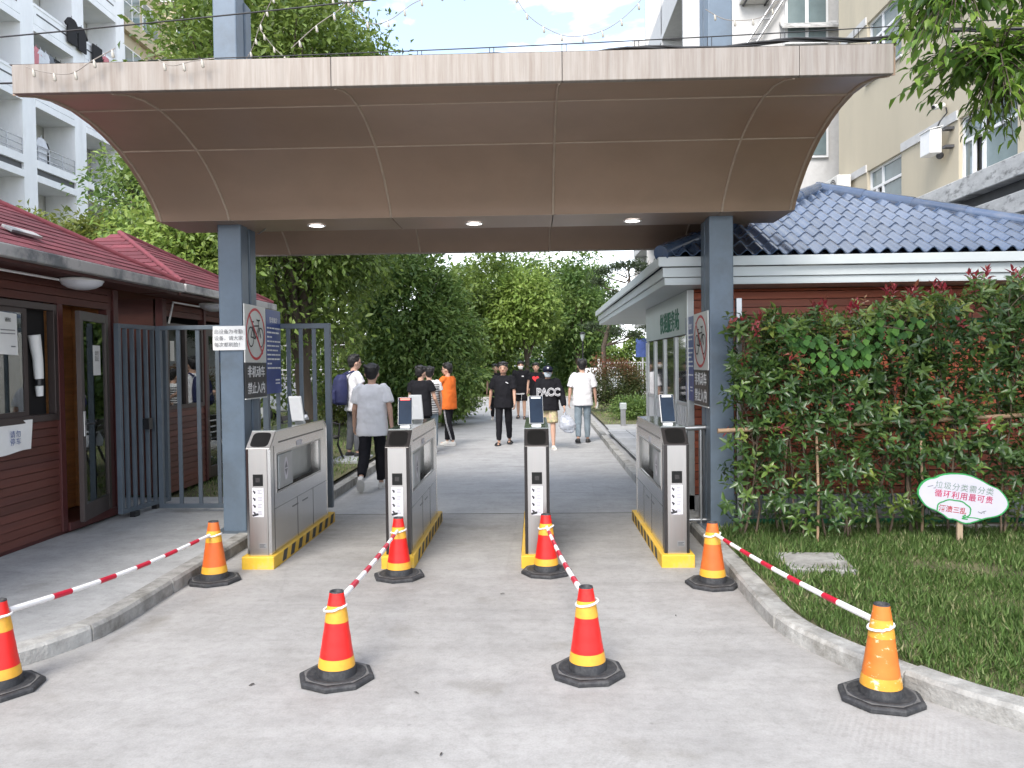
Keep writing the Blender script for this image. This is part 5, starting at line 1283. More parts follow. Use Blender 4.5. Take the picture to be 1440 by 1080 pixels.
for i, (yy, m) in enumerate(((32.7, M_clr), (33.0, M_clw), (33.35, M_clw), (33.7, M_clg), (34.05, M_clk), (34.4, M_clk), (34.7, M_clg))):
    garment(AX-0.1, yy, 15.25, 0.5, 0.75, m, ['pink shirt at the column end of the middle balcony line', 'white shirt between pink and pale shirts on the middle balcony', 'pale shirt before the grey trousers on the middle balcony line', 'grey trousers beside the pale shirt on the middle balcony line', 'black trousers beside the grey ones on the middle balcony line', 'black trousers second from the right on the middle balcony line', 'grey trousers at the far right of the middle balcony line'][i], i < 3)
cb_ = thing('cream_building', (-19, 46, 0), 'cream rendered block rising behind the trees at upper left', 'building')
mb = MB(); mb.box(-22.4, -15.5, 44.5, 56, -0.1, 26); mb.build('wall', M_cream, cb_)
for zz in (6, 9.3, 12.6, 15.9, 19.2, 22.5):
    mb = MB(); mb.box(-22.45, -15.45, 44.42, 44.5, zz, zz+0.16); mb.build('string_course', M_trimw, cb_)
    for k in range(2):
        mb = MB(); mb.box(-20.2+k*2.9, -18.8+k*2.9, 44.44, 44.52, zz+1.0, zz+2.5); wn = mb.build('window', M_pvc, cb_)
        mb = MB(); mb.box(-20.13+k*2.9, -18.87+k*2.9, 44.425, 44.44, zz+1.07, zz+2.43); mb.build('pane', M_bglass, wn)

# ---- yellow block on the right
YX = 8.0
yb = thing('yellow_building', (10, 14, 0), 'yellow rendered block with white windows and a weathered ledge on the right', 'building')
wins = []
for zz in (4.75, 8.25, 11.75):
    wins += [(13.25, 15.05, zz), (17.35, 19.1, zz), (9.3, 11.1, zz)]
H_ = 1.42
# wall with real openings: piers and bands
mb = MB(); mb.box(YX+0.3, 18, 4, 20.85, -0.1, 17); mb.build('core', M_cream, yb)
for zz in (4.75, 8.25, 11.75):
    for a, b in ((4, 9.3), (11.1, 13.25), (15.05, 17.35), (19.1, 20.85)):
        mb = MB(); mb.box(YX, YX+0.28, a, b, zz, zz+H_); mb.build('wall', M_yel, yb)
for za, zb in ((4.72, 4.75), (4.75+H_, 8.25), (8.25+H_, 11.75), (11.75+H_, 17)):
    mb = MB(); mb.box(YX, YX+0.28, 4, 20.85, za, zb); mb.build('wall', M_yel, yb)
mb = MB(); mb.box(YX+0.02, YX+0.3, 20.85, 20.9, -.1, 17); mb.build('wall', M_yel, yb)
for zz in (4.75, 8.25, 11.75):
    for a, b in ((4, 9.28), (11.12, 13.23), (15.07, 17.33), (19.12, 20.85)):
        mb = MB(); mb.box(YX-0.035, YX+0.01, a, b, zz+H_-0.02, zz+H_+0.16); mb.build('trim_band', M_trimw, yb)
for (a, b, zz) in wins:
    x = YX+0.10; mid = a+(b-a)*0.62; tz = zz+H_*0.68
    mb = MB(); f_ = 0.055
    for q in ((a, a+f_, zz, zz+H_), (b-f_, b, zz, zz+H_), (a+f_, b-f_, zz, zz+f_), (a+f_, b-f_, zz+H_-f_, zz+H_), (a+f_, b-f_, tz-.03, tz+.03), (mid-.04, mid+.04, zz+f_, tz-.03), (mid-.03, mid+.03, tz+.03, zz+H_-f_), (b-0.38, b-0.32, zz+f_, tz-.03)): mb.box(x-0.03, x+0.03, *q)
    wn = mb.build('window', M_pvc, yb)
    mb = MB(); mb.box(x+.005, x+.012, a+f_, mid-.04, zz+f_, tz-.03); mb.box(x+.005, x+.012, b-.32, b-f_, zz+f_, tz-.03)
    mb.box(x+.005, x+.012, a+f_, b-f_, tz+.03, zz+H_-f_); mb.build('pane', M_bglass, wn)
    mb = MB(); mb.box(x+.06, x+.07, mid+.04, b-.38, zz+f_, tz-.03); mb.build('sash_gap_shade', M_bdark, wn)  # near-black sheet paints the room's shade behind the opened pane
    mb = MB(); mb.box(YX-0.05, YX+0.12, a-.05, b+.05, zz-0.05, zz); mb.build('sill', M_trimw, wn)
mb = MB(); mb.box(7.2, 8.0, 4, 16.9, 4.37, 4.70); mb.build('ledge', M_ledge, yb, bevel=0.015)
mb = MB(); mb.box(7.42, 8.0, 4, 16.9, 4.16, 4.37); mb.build('ledge_shade', M_dkgrey, yb)  # dark grey paints the shade under the upper ledge
mb = MB(); mb.box(7.25, 8.0, 4, 16.9, 3.84, 4.158); mb.build('ledge', M_ledge, yb, bevel=0.015)
mb = MB(); mb.box(7.72, 7.98, 4, 16.9, -0.1, 3.84); mb.build('block_wall', M_dkgrey, yb)
bm_ = MB(); bm_.box(-.02, .02, -.195, .195, -.095, .095); bme = bm_.mesh('block', M_block)
for r_ in range(8):
    for c_ in range(17):
        o = link_mesh('block', bme, yb, Vector((7.705+rnd.uniform(-.003, .003), 9.4+c_*0.4+(0.2 if r_ % 2 else 0), 3.74-r_*0.2))-worldloc(yb))
mb = MB(); mb.box(YX, YX+.28, 16.92, 20.85, -0.1, 4.72); mb.build('wall', M_yel, yb)
mb = MB(); mb.tube([(7.6, 10, 3.35), (7.6, 16.8, 3.42)], 0.06, 8); solo('drain_pipe', mb, M_white, (7.6, 13, 3.4), 'white pipe along the grey block wall below the weathered ledge', 'pipe')

def ac_unit(x, y, z, label, m=M_ac, grp='air conditioners on the buildings', face=(-1, 0)):
    t = thing('air_conditioner', (x, y, z), label, 'air conditioner', grp)
    fx, fy = face
    mb = MB()
    if fx: mb.box(x-0.17, x+0.17, y-0.42, y+0.42, z, z+0.62)
    else: mb.box(x-0.42, x+0.42, y-0.17, y+0.17, z, z+0.62)
    mb.build('casing', m, t, bevel=0.02)
    mb = MB()
    r_, u_ = (Vector((0, 1, 0)), Vector((0, 0, 1))) if fx else (Vector((1, 0, 0)), Vector((0, 0, 1)))
    c = Vector((x+fx*0.172, y+fy*0.172, z+0.31))+r_*(-0.1)
    pts = [c+r_*0.25*math.cos(a)+u_*0.25*math.sin(a) for a in [2*math.pi*i/24 for i in range(24)]]
    mb.add([tuple(p) for p in pts], [tuple(range(24))]); mb.build('fan_recess', M_dkgrey, t)
    mb = MB()
    for k in range(1, 5): ring(mb, c+Vector((fx, fy, 0))*0.004, r_, u_, 0.055*k, 0.055*k, 0.012, 0, 20)
    mb.build('fan_grille', m, t)
    for q in (-0.3, 0.3):
        mb = MB(); b0 = Vector((x, y, z-0.03))+r_*q
        mb.bar(b0-Vector((fx, fy, 0))*0.25, b0+Vector((fx, fy, 0))*0.2, .04, .04); mb.build('bracket', M_dkgrey, t)
    return t
ac_unit(7.72, 20.2, 5.65, 'old air conditioner at the far corner of the yellow block above the blue roof')
cm = thing('control_box', (7.8, 15.6, 5.65), 'white control box with cables on the yellow wall between its two windows', 'control box')
mb = MB(); mb.box(7.62, 7.84, 15.35, 15.75, 5.62, 6.08); mb.build('casing', M_white, cm, bevel=0.01)
mb = MB(); mb.prism([(7.60, 15.33, 6.06), (7.60, 15.77, 6.06), (7.86, 15.77, 6.12), (7.86, 15.33, 6.12)], (0, 0, 0.015)); mb.build('lid', M_white, cm)
for zz in (5.68, 6.02):
    mb = MB(); mb.box(7.84, 8.0, 15.2, 15.34, zz, zz+0.05); mb.build('bracket', M_dkgrey, cm)
mb = MB(); mb.tube([(7.75, 15.36, 6.08), (7.78, 15.3, 6.2), (7.95, 15.38, 6.38), (7.97, 15.45, 6.5)], 0.015, 6); mb.build('cable', M_black, cm)
mb = MB(); mb.ball((7.88, 15.50, 5.60), 0.07); mb.build('sensor_dome', M_dkgrey, cm)
sc2 = thing('security_camera', (7.9, 15.5, 6.5), 'white bullet camera on the yellow wall above the control box', 'security camera')
mb = MB(); mb.tube([(7.95, 15.5, 6.56), (7.72, 15.42, 6.50)], 0.05, 10); mb.build('housing', M_white, sc2)
mb = MB(); mb.tube([(7.722, 15.42, 6.50), (7.70, 15.413, 6.495)], 0.038, 10); mb.build('lens', M_black, sc2)

# ---- white block behind it
wb = thing('white_building', (8, 28, 0), 'white block with air conditioners and a stair rail behind the yellow block', 'building')
mb = MB(); mb.box(5.3, 20, 22.6, 36, -0.1, 20); mb.build('wall', M_trimw, wb)
for zz in (3.2, 6.4, 9.6, 12.8):
    mb = MB(); mb.box(4.5, 5.3, 23.6, 35.6, zz, zz+0.22); mb.build('balcony_slab', M_trimw, wb)
    mb = MB(); mb.box(4.5, 4.62, 23.6, 35.6, zz+0.22, zz+1.15); mb.build('parapet', M_trimw, wb)
    for k in range(4):
        mb = MB(); mb.box(4.5, 5.3, 23.6+k*3.9, 23.75+k*3.9, zz+.23, zz+3.18); mb.build('fin_wall', M_trimw, wb)
        mb = MB(); mb.box(5.27, 5.31, 24.2+k*3, 26.2+k*3, zz+0.9, zz+2.4); wn = mb.build('window', M_pvc, wb)
        mb = MB(); mb.box(5.25, 5.27, 24.3+k*3, 26.1+k*3, zz+1.0, zz+2.3); mb.build('pane', M_bglass, wn)
    mb = MB(); mb.box(7.15, 8.35, 22.52, 22.62, zz+1.0, zz+2.5); wn = mb.build('window', M_pvc, wb)
    mb = MB(); mb.box(7.22, 7.7, 22.50, 22.52, zz+1.07, zz+2.43); mb.box(7.8, 8.28, 22.50, 22.52, zz+1.07, zz+2.43); mb.build('pane', M_bglass, wn)
mb = MB()
for o in (0, 0.25):
    mb.tube([(5.8+o, 22.45, 10.2), (8.0+o, 22.45, 13.6)], 0.035, 6)
for k in range(7): mb.tube([(5.8+k*.35, 22.45, 10.2+k*.54), (6.05+k*.35, 22.45, 10.2+k*.54)], 0.025, 6)
mb.build('stair_rail', M_rail, wb)
ac_unit(6.3, 22.42, 11.75, 'air conditioner on the white block right of the gate post', face=(0, -1))
ac_unit(4.35, 26.5, 10.9, 'air conditioner on the white block left of the gate post')
mb = MB(); mb.prism([(7.0, 22.3, 10.95), (8.6, 22.3, 10.95), (8.6, 22.6, 11.2), (7.0, 22.6, 11.2)], (0, 0, 0.05)); mb.build('canopy', M_ledge, wb)

# ---- low boundary wall and railing seen through the left gate
bw = thing('boundary_wall', (-9, 27, 0), 'grey block boundary wall with a steel railing seen through the left gate', 'wall')
mb = MB(); mb.box(-20, -6.6, 26.9, 27.1, 0.05, 1.35); mb.build('block_wall', M_block, bw)
bm2 = MB(); bm2.box(-.29, .29, -.02, .02, -.09, .09); b2me = bm2.mesh('block', M_block)
for r_ in range(6):
    for c_ in range(18):
        link_mesh('block', b2me, bw, Vector((-17.0+c_*0.6+(.3 if r_ % 2 else 0), 26.885, 0.22+r_*0.2))-worldloc(bw))
mb = MB(); mb.box(-20, -6.6, 26.85, 27.15, 1.35, 1.42); mb.build('coping', M_kerb, bw)
mb = MB()
for k in range(88): mb.tube([(-19.9+k*0.15, 27, 1.42), (-19.9+k*0.15, 27, 2.5)], 0.014, 4)
for zz in (1.55, 2.4): mb.tube([(-20, 27, zz), (-6.6, 27, zz)], 0.02, 4)
rl_ = mb.build('railing', M_rail, bw); rl_['kind'] = 'stuff'
# white fence far on the right of the path
wf_ = thing('white_fence', (6, 36, 0), 'white railing fence far behind the red-tipped bush', 'fence')
mb = MB()
for k in range(60): mb.tube([(2.9+k*0.12, 36, 0.1), (2.9+k*0.12, 36, 1.7)], 0.018, 4)
mb.build('bars', M_white, wf_)['kind'] = 'stuff'
for zz in (0.3, 1.0, 1.65):
    mb = MB(); mb.box(2.9, 10.1, 35.97, 36.03, zz, zz+.05); mb.build('rail', M_white, wf_)
for k in range(4):
    mb = MB(); mb.box(2.86+k*2.4, 2.96+k*2.4, 35.95, 36.05, 0, 1.85); mb.build('post', M_white, wf_)
# ------------------------------------------------------------------ trees and plants
G1 = leafmat('leaf_camphor', [(0.045, 0.085, 0.018), (0.085, 0.14, 0.028), (0.145, 0.215, 0.046), (0.22, 0.295, 0.08)], rough=0.4)
G2 = leafmat('leaf_dark', [(0.055, 0.112, 0.030), (0.095, 0.17, 0.044), (0.15, 0.23, 0.06), (0.23, 0.31, 0.095)], rough=0.45)
G3 = leafmat('leaf_fresh', [(0.10, 0.17, 0.036), (0.165, 0.255, 0.052), (0.245, 0.335, 0.08), (0.33, 0.41, 0.13)], rough=0.5)
G4 = leafmat('leaf_olive', [(0.055, 0.085, 0.018), (0.10, 0.135, 0.028), (0.16, 0.19, 0.04), (0.24, 0.25, 0.07)], rough=0.55)
G5 = leafmat('leaf_pine', [(0.025, 0.045, 0.020), (0.04, 0.065, 0.028), (0.06, 0.085, 0.035)], rough=0.6, trans=0.15)
G6 = leafmat('leaf_redtip', [(0.03, 0.055, 0.018), (0.06, 0.085, 0.026), (0.13, 0.075, 0.035), (0.24, 0.075, 0.05)], rough=0.5)
BK = mat('bark', (0.085, 0.065, 0.05), 0.95, var=0.3, scale=5, stretch=(1, 1, 0.25), bump=0.6, bscale=14)

tree('camphor_tree', (-4.65, 15.6, 0.06), 3.0, 0.17, (-5.0, 15.8, 6.3), (2.75, 2.6, 4.3), 'big camphor tree with a dark trunk behind the left gate, crown rising above the canopy', n_cl=620, per=90, cl_r=0.36, leaf=0.135,
     mat_leaf=G1, mat_bark=BK, seed=11, limbs=10, shell=0.5, bottom=-0.95)
tree('camphor_tree', (-6.35, 13.9, 0.06), 2.2, 0.09, (-6.35, 14.0, 3.7), (1.15, 1.0, 1.3), 'small bright leafed tree between the farther red hut and the left gate post', n_cl=120, per=80, cl_r=0.25, leaf=0.12, mat_leaf=G3, mat_bark=BK, seed=12, limbs=5)
tree('evergreen_tree', (-3.25, 21.5, 0.06), 1.2, 0.12, (-3.2, 21.5, 2.55), (1.55, 1.5, 2.45), 'dense dark evergreen with leaves down to the lawn behind the students on the left', n_cl=330, per=80, cl_r=0.24, leaf=0.15, mat_leaf=G2, mat_bark=BK, seed=13, limbs=5, shell=0.62, bottom=-1)
tree('garden_tree', (-2.6, 40.8, 0.06), 1.5, 0.12, (-2.7, 40.8, 3.5), (1.45, 1.4, 3.1), 'narrow pale green tree beside the dark evergreen across the side path', n_cl=190, per=60, cl_r=0.34, leaf=0.24, mat_leaf=G1, mat_bark=BK, seed=14, limbs=5, shell=0.6, bottom=-1, group='trees at the end of the path')
tree('garden_tree', (-0.45, 40.5, 0.06), 2.6, 0.14, (-0.45, 40.5, 4.40), (1.80, 1.8, 2.15), 'rounded bright green tree on a visible trunk at the end of the path', n_cl=240, per=60, cl_r=0.36, leaf=0.24, mat_leaf=G3, mat_bark=BK, seed=15, limbs=6, shell=0.6, group='trees at the end of the path')
tree('garden_tree', (2.35, 42.5, 0.06), 2.2, 0.14, (2.45, 43.5, 4.0), (1.2, 1.3, 2.9), 'tall green tree right of the rounded one, reaching the hut eave', n_cl=190, per=60, cl_r=0.34, leaf=0.25, mat_leaf=G2, mat_bark=BK, seed=16, limbs=6, shell=0.6, bottom=-1, group='trees at the end of the path')
for i, (x, y, h_, r_, lb) in enumerate(((-4.6, 53, 8.9, 2.2, 'tall dark green background tree, leftmost behind the pale narrow tree'), (-1.6, 54, 9.2, 2.0, 'tall background tree seen between the narrow and the rounded tree'), (1.7, 53, 8.7, 1.7, 'tall background tree directly above the rounded tree'), (3.6, 55, 8.2, 1.3, 'tall background tree against the white sky, rightmost by the hut'))):
    tree('background_tree', (x, y, 0.06), h_*0.45, 0.16, (x, y, h_*0.6), (r_, r_, h_*0.38), lb, n_cl=190, per=50, cl_r=0.42, leaf=0.30, mat_leaf=G2 if i % 2 else G1, mat_bark=BK, seed=20+i, limbs=6, shell=0.5, bottom=-1, group='tall trees behind the gardens')
for i, (x, y, z, r_, rz, lb, m) in enumerate(((-13.4, 20.5, 4.6, 1.7, 1.5, 'olive green tree crown above the nearer red roof at the photo edge', G4), (-11.4, 20.8, 4.5, 1.5, 1.3, 'olive green tree crown below the apartment balconies', G4), (-9.6, 20.5, 4.1, 1.4, 1.2, 'olive green tree crown just above the pyramid roof', G4), (-7.9, 20.2, 3.6, 1.3, 1.3, 'green tree crown right of the pyramid roof', G1))):
    tree('background_tree', (x, y, 0.06), z-rz*0.6, 0.10, (x, y, z), (r_, r_*.9, rz), lb, n_cl=150, per=70, cl_r=0.3, leaf=0.17, mat_leaf=m, mat_bark=BK, seed=30+i, limbs=5, group='trees behind the red huts')
tree('background_tree', (-8.4, 34, 0.06), 2.5, 0.14, (-8.4, 34, 5.2), (3.2, 2.0, 3.4), 'broad green tree filling the gap between the camphor trunk and the dark evergreen', n_cl=260, per=60, cl_r=0.4, leaf=0.24, mat_leaf=G1, mat_bark=BK, seed=39, limbs=6, group='trees behind the red huts')
tree('slender_tree', (-9.0, 18.4, 0.06), 4.2, 0.10, (-9.05, 18.4, 5.35), (0.95, 0.9, 1.6), 'slender dark tree with gaps in its crown beside the flared canopy end', n_cl=120, per=55, cl_r=0.26, leaf=0.14, mat_leaf=G2, mat_bark=BK, seed=36, limbs=7, shell=0.3)
tree('slender_tree', (-12.4, 31, 0.06), 7.5, 0.14, (-12.0, 31, 12.3), (3.0, 2.0, 2.6), 'light green tree crown high behind the canopy in front of the cream block', n_cl=240, per=70, cl_r=0.45, leaf=0.25, mat_leaf=G3, mat_bark=BK, seed=37, limbs=7, shell=0.4)

def bush(name, c, r, rz, label, m, seed, n_cl=110, per=60, leaf=0.09, cat='bush', group=None, cl_r=0.16, tone_top=False):
    t = thing(name, (c[0], c[1], 0.06), label, cat, group)
    g = random.Random(seed); mb = MB()
    for k in range(7):
        a = g.uniform(0, 6.28); e = Vector((c[0]+math.cos(a)*r*.6, c[1]+math.sin(a)*r*.6, c[2]+g.uniform(-.2, .4)*rz))
        b0 = Vector((c[0]+math.cos(a)*.06, c[1]+math.sin(a)*.06, 0.05)); mb.tube([b0, b0.lerp(e, .5)+Vector((0, 0, .05)), e], [.03, .02, .008], 6, cap=False)
    mb.build('stem', BK, t)
    P, O, ct, gg_ = crown_points(c, (r, r, rz), n_cl, per, cl_r, seed, shell=0.7, bottom=-0.9)
    keep = P[:, 2] > 0.12; P, O, ct = P[keep], O[keep], ct[keep]; n = len(P)
    tone = np.clip(ct*.5+gg_.uniform(0, .45, n), 0, 1)
    if tone_top: tone = np.clip(0.25*ct+0.25*gg_.uniform(0, 1, n)+0.55*np.clip((P[:, 2]-c[2])/rz, 0, 1)*gg_.uniform(.5, 1.2, n), 0, 1)
    D = unit(O+gg_.normal(size=(n, 3))*.6); Nn = unit(O*.4+np.array([0, 0, .8])+gg_.normal(size=(n, 3))*.4)
    me = leaf_mesh('foliage', P-np.array([c[0], c[1], 0.06]), D, Nn, gg_.uniform(.7, 1.2, n)*leaf, m, tone, detail=False)
    link_mesh('foliage', me, t)
    return t
bush('red_tipped_bush', (2.85, 25.6, 0.92), 0.82, 0.72, 'rounded bush with reddish tips beside the path near the service hut', G6, 41, tone_top=True, n_cl=170)
bush('low_bush', (2.75, 22.0, 0.36), 0.42, 0.26, 'low dark bush behind the grey bollard on the right', G2, 42, n_cl=60)
bush('round_bush', (-5.2, 20.5, 0.85), 0.75, 0.65, 'round green bush on the lawn behind the student with the backpack', G4, 43, n_cl=130)
bush('round_bush', (-4.7, 24.0, 0.55), 0.9, 0.5, 'low spreading bush at the foot of the dark evergreen, on its left', G2, 44, n_cl=110)
bush('round_bush', (-2.9, 24.6, 0.45), 0.9, 0.42, 'low spreading bush at the foot of the dark evergreen by the path', G1, 45, n_cl=110)
bush('low_bush', (-6.4, 16.5, 0.3), 0.5, 0.3, 'low yellowish bush at the foot of the big camphor tree', G4, 46, n_cl=60)
def hedge_mass(name, x0, x1, y, h_, label, m, seed, leaf=0.2):
    t = thing(name, ((x0+x1)/2, y, 0.06), label, 'hedge')
    g = np.random.default_rng(seed); n = int((x1-x0)*h_*420)
    x = g.uniform(x0, x1, n); top = h_*(0.82+0.12*np.sin(x*1.7+seed)+0.08*np.sin(x*4.3))
    P = np.column_stack([x, y+g.normal(0, .45, n), 0.1+g.uniform(0, 1, n)**0.8*top])
    D = unit(np.column_stack([g.normal(0, .6, n), g.normal(-.4, .5, n), g.normal(.0, .5, n)])); Nn = unit(np.column_stack([g.normal(0, .4, n), g.normal(-.5, .4, n), np.full(n, .8)]))
    me = leaf_mesh('foliage', P-np.array(t.location), D, Nn, g.uniform(.7, 1.3, n)*leaf, m, g.uniform(0, 1, n)**1.3, detail=False)
    link_mesh('foliage', me, t)
    mb = MB()
    for k in range(int((x1-x0)/0.7)):
        xx = x0+0.35+k*0.7; mb.tube([(xx, y, 0), (xx+.05, y, h_*.4), (xx-.05, y+.05, h_*.8)], [.03, .02, .01], 5, cap=False)
    mb.build('stems', BK, t)
hedge_mass('clipped_hedge', -8.5, 3.2, 47.0, 3.0, 'dark hedge closing the view at the end of the path', G2, 51, 0.24)
hedge_mass('clipped_hedge', -18, -8.6, 49.0, 4.2, 'hedge continuing left behind the dark evergreen', G1, 52, 0.26)
hedge_mass('clipped_hedge', 3.6, 12, 50.0, 3.6, 'pale hedge behind the far white railing', G3, 53, 0.26)
hedge_mass('clipped_hedge', -16, -6.8, 30.0, 3.0, 'hedge behind the grey boundary wall on the left', G1, 54, 0.2)
# green mesh fence in front of the far hedge
gf = thing('mesh_fence', (0, 45.6, 0), 'dark green mesh fence in front of the hedge at the end of the path', 'fence')
M_gfence = mat('fence_green', (0.012, 0.085, 0.045), 0.5, var=0.1)
for k in range(6):
    mb = MB(); mb.box(-3.4+k*1.3, -3.34+k*1.3, 45.57, 45.63, 0, 2.0); mb.build('post', M_gfence, gf)
mb = MB()
for k in range(70): mb.tube([(-3.3+k*.093, 45.6, .1), (-3.3+k*.093, 45.6, 1.95)], 0.008, 4, cap=False)
for k in range(14): mb.tube([(-3.35, 45.6, .15+k*.135), (3.2, 45.6, .15+k*.135)], 0.008, 4, cap=False)
mb.build('wire_mesh', M_gfence, gf)['kind'] = 'stuff'

# cloud-pruned pine by the service hut
pn_ = thing('pine_tree', (2.75, 31.0, 0.06), 'cloud-pruned pine with flat needle pads against the white sky by the hut eave', 'tree')
mb = MB()
mb.tube([(2.75, 31, 0), (2.72, 31, 1.2), (2.70, 31, 2.3), (2.95, 31, 3.2), (3.45, 31, 4.1), (3.75, 31, 4.9), (3.7, 31, 5.4)], [.11, .10, .09, .08, .07, .05, .03], 8)
pads = [(2.75, 5.25, .55), (3.3, 5.45, .5), (3.9, 5.5, .55), (4.35, 5.3, .45), (3.3, 4.35, .45), (4.2, 4.6, .5), (2.5, 4.85, .4), (3.2, 2.9, .6), (3.9, 2.75, .55), (2.3, 3.1, .45), (4.6, 3.0, .6)]
for x, z, r_ in pads:
    mb.tube([(3.3+0.3*(z-3.5)*.6 if z > 3.6 else 2.8, 31, z-0.45 if z > 3.6 else 2.35), ((x+3.2)/2, 31.05, z-0.25), (x, 31, z-0.05)], [.035, .025, .012], 5, cap=False)
mb.build('trunk', BK, pn_)
g = np.random.default_rng(61); Ps = []; 
for x, z, r_ in pads:
    n = 420; q = g.normal(size=(n, 3))*np.array([r_*.45, r_*.45, r_*.16])*(1+0.3*g.normal(size=(n, 1))); Ps.append(q+np.array([x, 31, z]))
P = np.vstack(Ps); n = len(P)
me = leaf_mesh('crown', P-np.array(pn_.location), unit(g.normal(size=(n, 3))+np.array([0, 0, .6])), unit(g.normal(size=(n, 3))), g.uniform(.1, .2, n), G5, g.uniform(0, 1, n), aspect=0.22, detail=False)
link_mesh('crown', me, pn_)

# ------------------------------------------------------------------ photinia hedge by the right-hand post
GP = leafmat('leaf_photinia', [(0.024, 0.054, 0.018), (0.040, 0.084, 0.026), (0.066, 0.122, 0.032), (0.115, 0.185, 0.040), (0.22, 0.27, 0.06), (0.24, 0.045, 0.045), (0.34, 0.03, 0.045)], rough=0.30, trans=0.22, spec=0.5)
STEM = mat('shrub_stem', (0.13, 0.095, 0.065), 0.9, var=0.3, scale=8, stretch=(1, 1, .3))
leaf_var = []
for k, tn in enumerate((0.05, 0.18, 0.28, 0.38, 0.50, 0.62, 0.9)):
    g = np.random.default_rng(70+k)
    leaf_var.append(leaf_mesh('leaf', [[0, 0, 0]], [[1, 0, 0]], [[0, 0, 1]], 1.0, GP, [tn], aspect=0.42, fold=0.35, droop=0.18))
def place_leaf(parent, p, d, n_, s, k):
    d = Vector(d).normalized(); n_ = Vector(n_); sdv = d.cross(n_).normalized(); u = sdv.cross(d)
    M = Matrix((d*s, -sdv*s, u*s)).transposed().to_4x4(); M.translation = Vector(p)-worldloc(parent)
    o = link_mesh('leaf', leaf_var[k], parent); o.matrix_local = M
    return o
shrub_words = ['leftmost photinia shrub of the hedge, leaning over the gate post', 'sparse photinia shrub with bare lower stems right of the gate post', 'photinia shrub under the hut roof corner with a gap onto orange slats',
               'photinia shrub carrying a climbing vine in its upper half', 'photinia shrub left of the white garden sign with many red tips', 'photinia shrub directly behind the white garden sign', 'photinia shrub right of the garden sign with yellowish top leaves', 'photinia shrub at the right photo edge with a tall red shoot']
for si in range(8):
    cx = 1.94+si*0.40+rnd.uniform(-.04, .04); cy = 7.02+rnd.uniform(-.05, .05)
    htop = 1.98+0.05*min(si, 5)+rnd.uniform(-.05, .08)
    t = thing('photinia_shrub', (cx, cy, 0.08), shrub_words[si], 'shrub', 'photinia shrubs of the right-hand hedge')
    g = np.random.default_rng(100+si); gr = random.Random(100+si)
    # stems
    tips = []
    for k in range(4):
        x0 = cx+gr.uniform(-.16, .16); y0 = cy+gr.uniform(-.08, .08); pts = [Vector((x0, y0, 0.05))]
        for q in range(6):
            pts.append(pts[-1]+Vector((gr.uniform(-.085, .085), gr.uniform(-.04, .04), (htop-0.1)/6.5)))
        mb = MB(); mb.tube(pts, [0.011*(1-.1*q) for q in range(7)], 6, cap=False)
        for q in range(2, 7):
            for _ in range(2):
                e = pts[q]+Vector((gr.uniform(-.2, .2), gr.uniform(-.2, .12), gr.uniform(.05, .22))); mb.tube([pts[q], pts[q].lerp(e, .5)+Vector((0, 0, .02)), e], [.006, .004, .003], 5, cap=False); tips.append(e)
        mb.build('stem', STEM, t)
    # rosettes of leaves
    n_up = 205 if si else 150; n_lo = 70
    zu = 1.02+g.uniform(0, 1, n_up)**0.85*(htop-1.02); zl = 0.22+g.uniform(0, 1, n_lo)*0.85
    z = np.concatenate([zu, zl]); m_ = len(z)
    C = np.column_stack([cx+g.uniform(-.27, .27, m_), cy-0.06+g.normal(0, .13, m_), z])
    if si == 0: C = C[(C[:, 0] > 1.70) | (C[:, 2] < 1.0)]; m_ = len(C)
    C = np.vstack([C, np.array([tuple(e) for e in tips])]); m_ = len(C)
    axis = unit(np.column_stack([g.normal(0, .45, m_), g.normal(-.45, .4, m_), np.abs(g.normal(.6, .35, m_))]))
    sh_tone = np.clip(0.12+0.42*g.beta(1.5, 2.6, m_)+0.14*(C[:, 2] > htop-0.22)*g.uniform(0, 1.6, m_)+(g.uniform(size=m_) < .12)*0.22, 0, 0.66)
    redd = (g.uniform(size=m_) < 0.04) & (C[:, 2] > .9); sh_tone[redd] = g.uniform(.78, .98, redd.sum())
    Ps, Ds, Ns, Ss, Ts = [], [], [], [], []
    for j in range(m_):
        k = 8; ax = axis[j]; a0 = g.uniform(0, 6.28); e1 = unit(np.cross(ax, [0.3, 0.9, 0.1])); e2 = np.cross(ax, e1)
        for q in range(k):
            a = a0+q*2.399; el = 0.15+0.75*q/k
            d = (e1*math.cos(a)+e2*math.sin(a))*math.cos(el)+ax*math.sin(el)+np.array([0, 0, -0.18])
            nn = ax*math.cos(el)-(e1*math.cos(a)+e2*math.sin(a))*math.sin(el)+g.normal(0, .15, 3)
            Ps.append(C[j]+ax*0.012*q); Ds.append(d); Ns.append(nn); Ss.append(g.uniform(.042, .098)*(0.72 if redd[j] else 1)); Ts.append(sh_tone[j]+g.normal(0, .025))
    # red shoots on top
    for j in range(2 if si < 2 else 6):
        p0 = np.array([cx+g.uniform(-.24, .24), cy+g.uniform(-.15, .08), htop-.02+g.uniform(-.02, .09)]); a0 = g.uniform(0, 6)
        for q in range(7):
            a = a0+q*2.399; el = .5+.12*q
            Ps.append(p0+np.array([0, 0, .012*q])); Ds.append(np.array([math.cos(a)*math.cos(el), math.sin(a)*math.cos(el), math.sin(el)])); Ns.append(np.array([-math.cos(a)*math.sin(el), -math.sin(a)*math.sin(el), math.cos(el)])); Ss.append(g.uniform(.05, .085)); Ts.append(g.uniform(.80, 1.0))
    Ps = np.array(Ps); Ds = np.array(Ds); Ns = np.array(Ns); Ss = np.array(Ss); Ts = np.clip(np.array(Ts), 0, 1)
    front = np.where((Ps[:, 1] < cy-0.16) & (Ps[:, 2] > .3))[0]; pick = g.permutation(front)[:36]
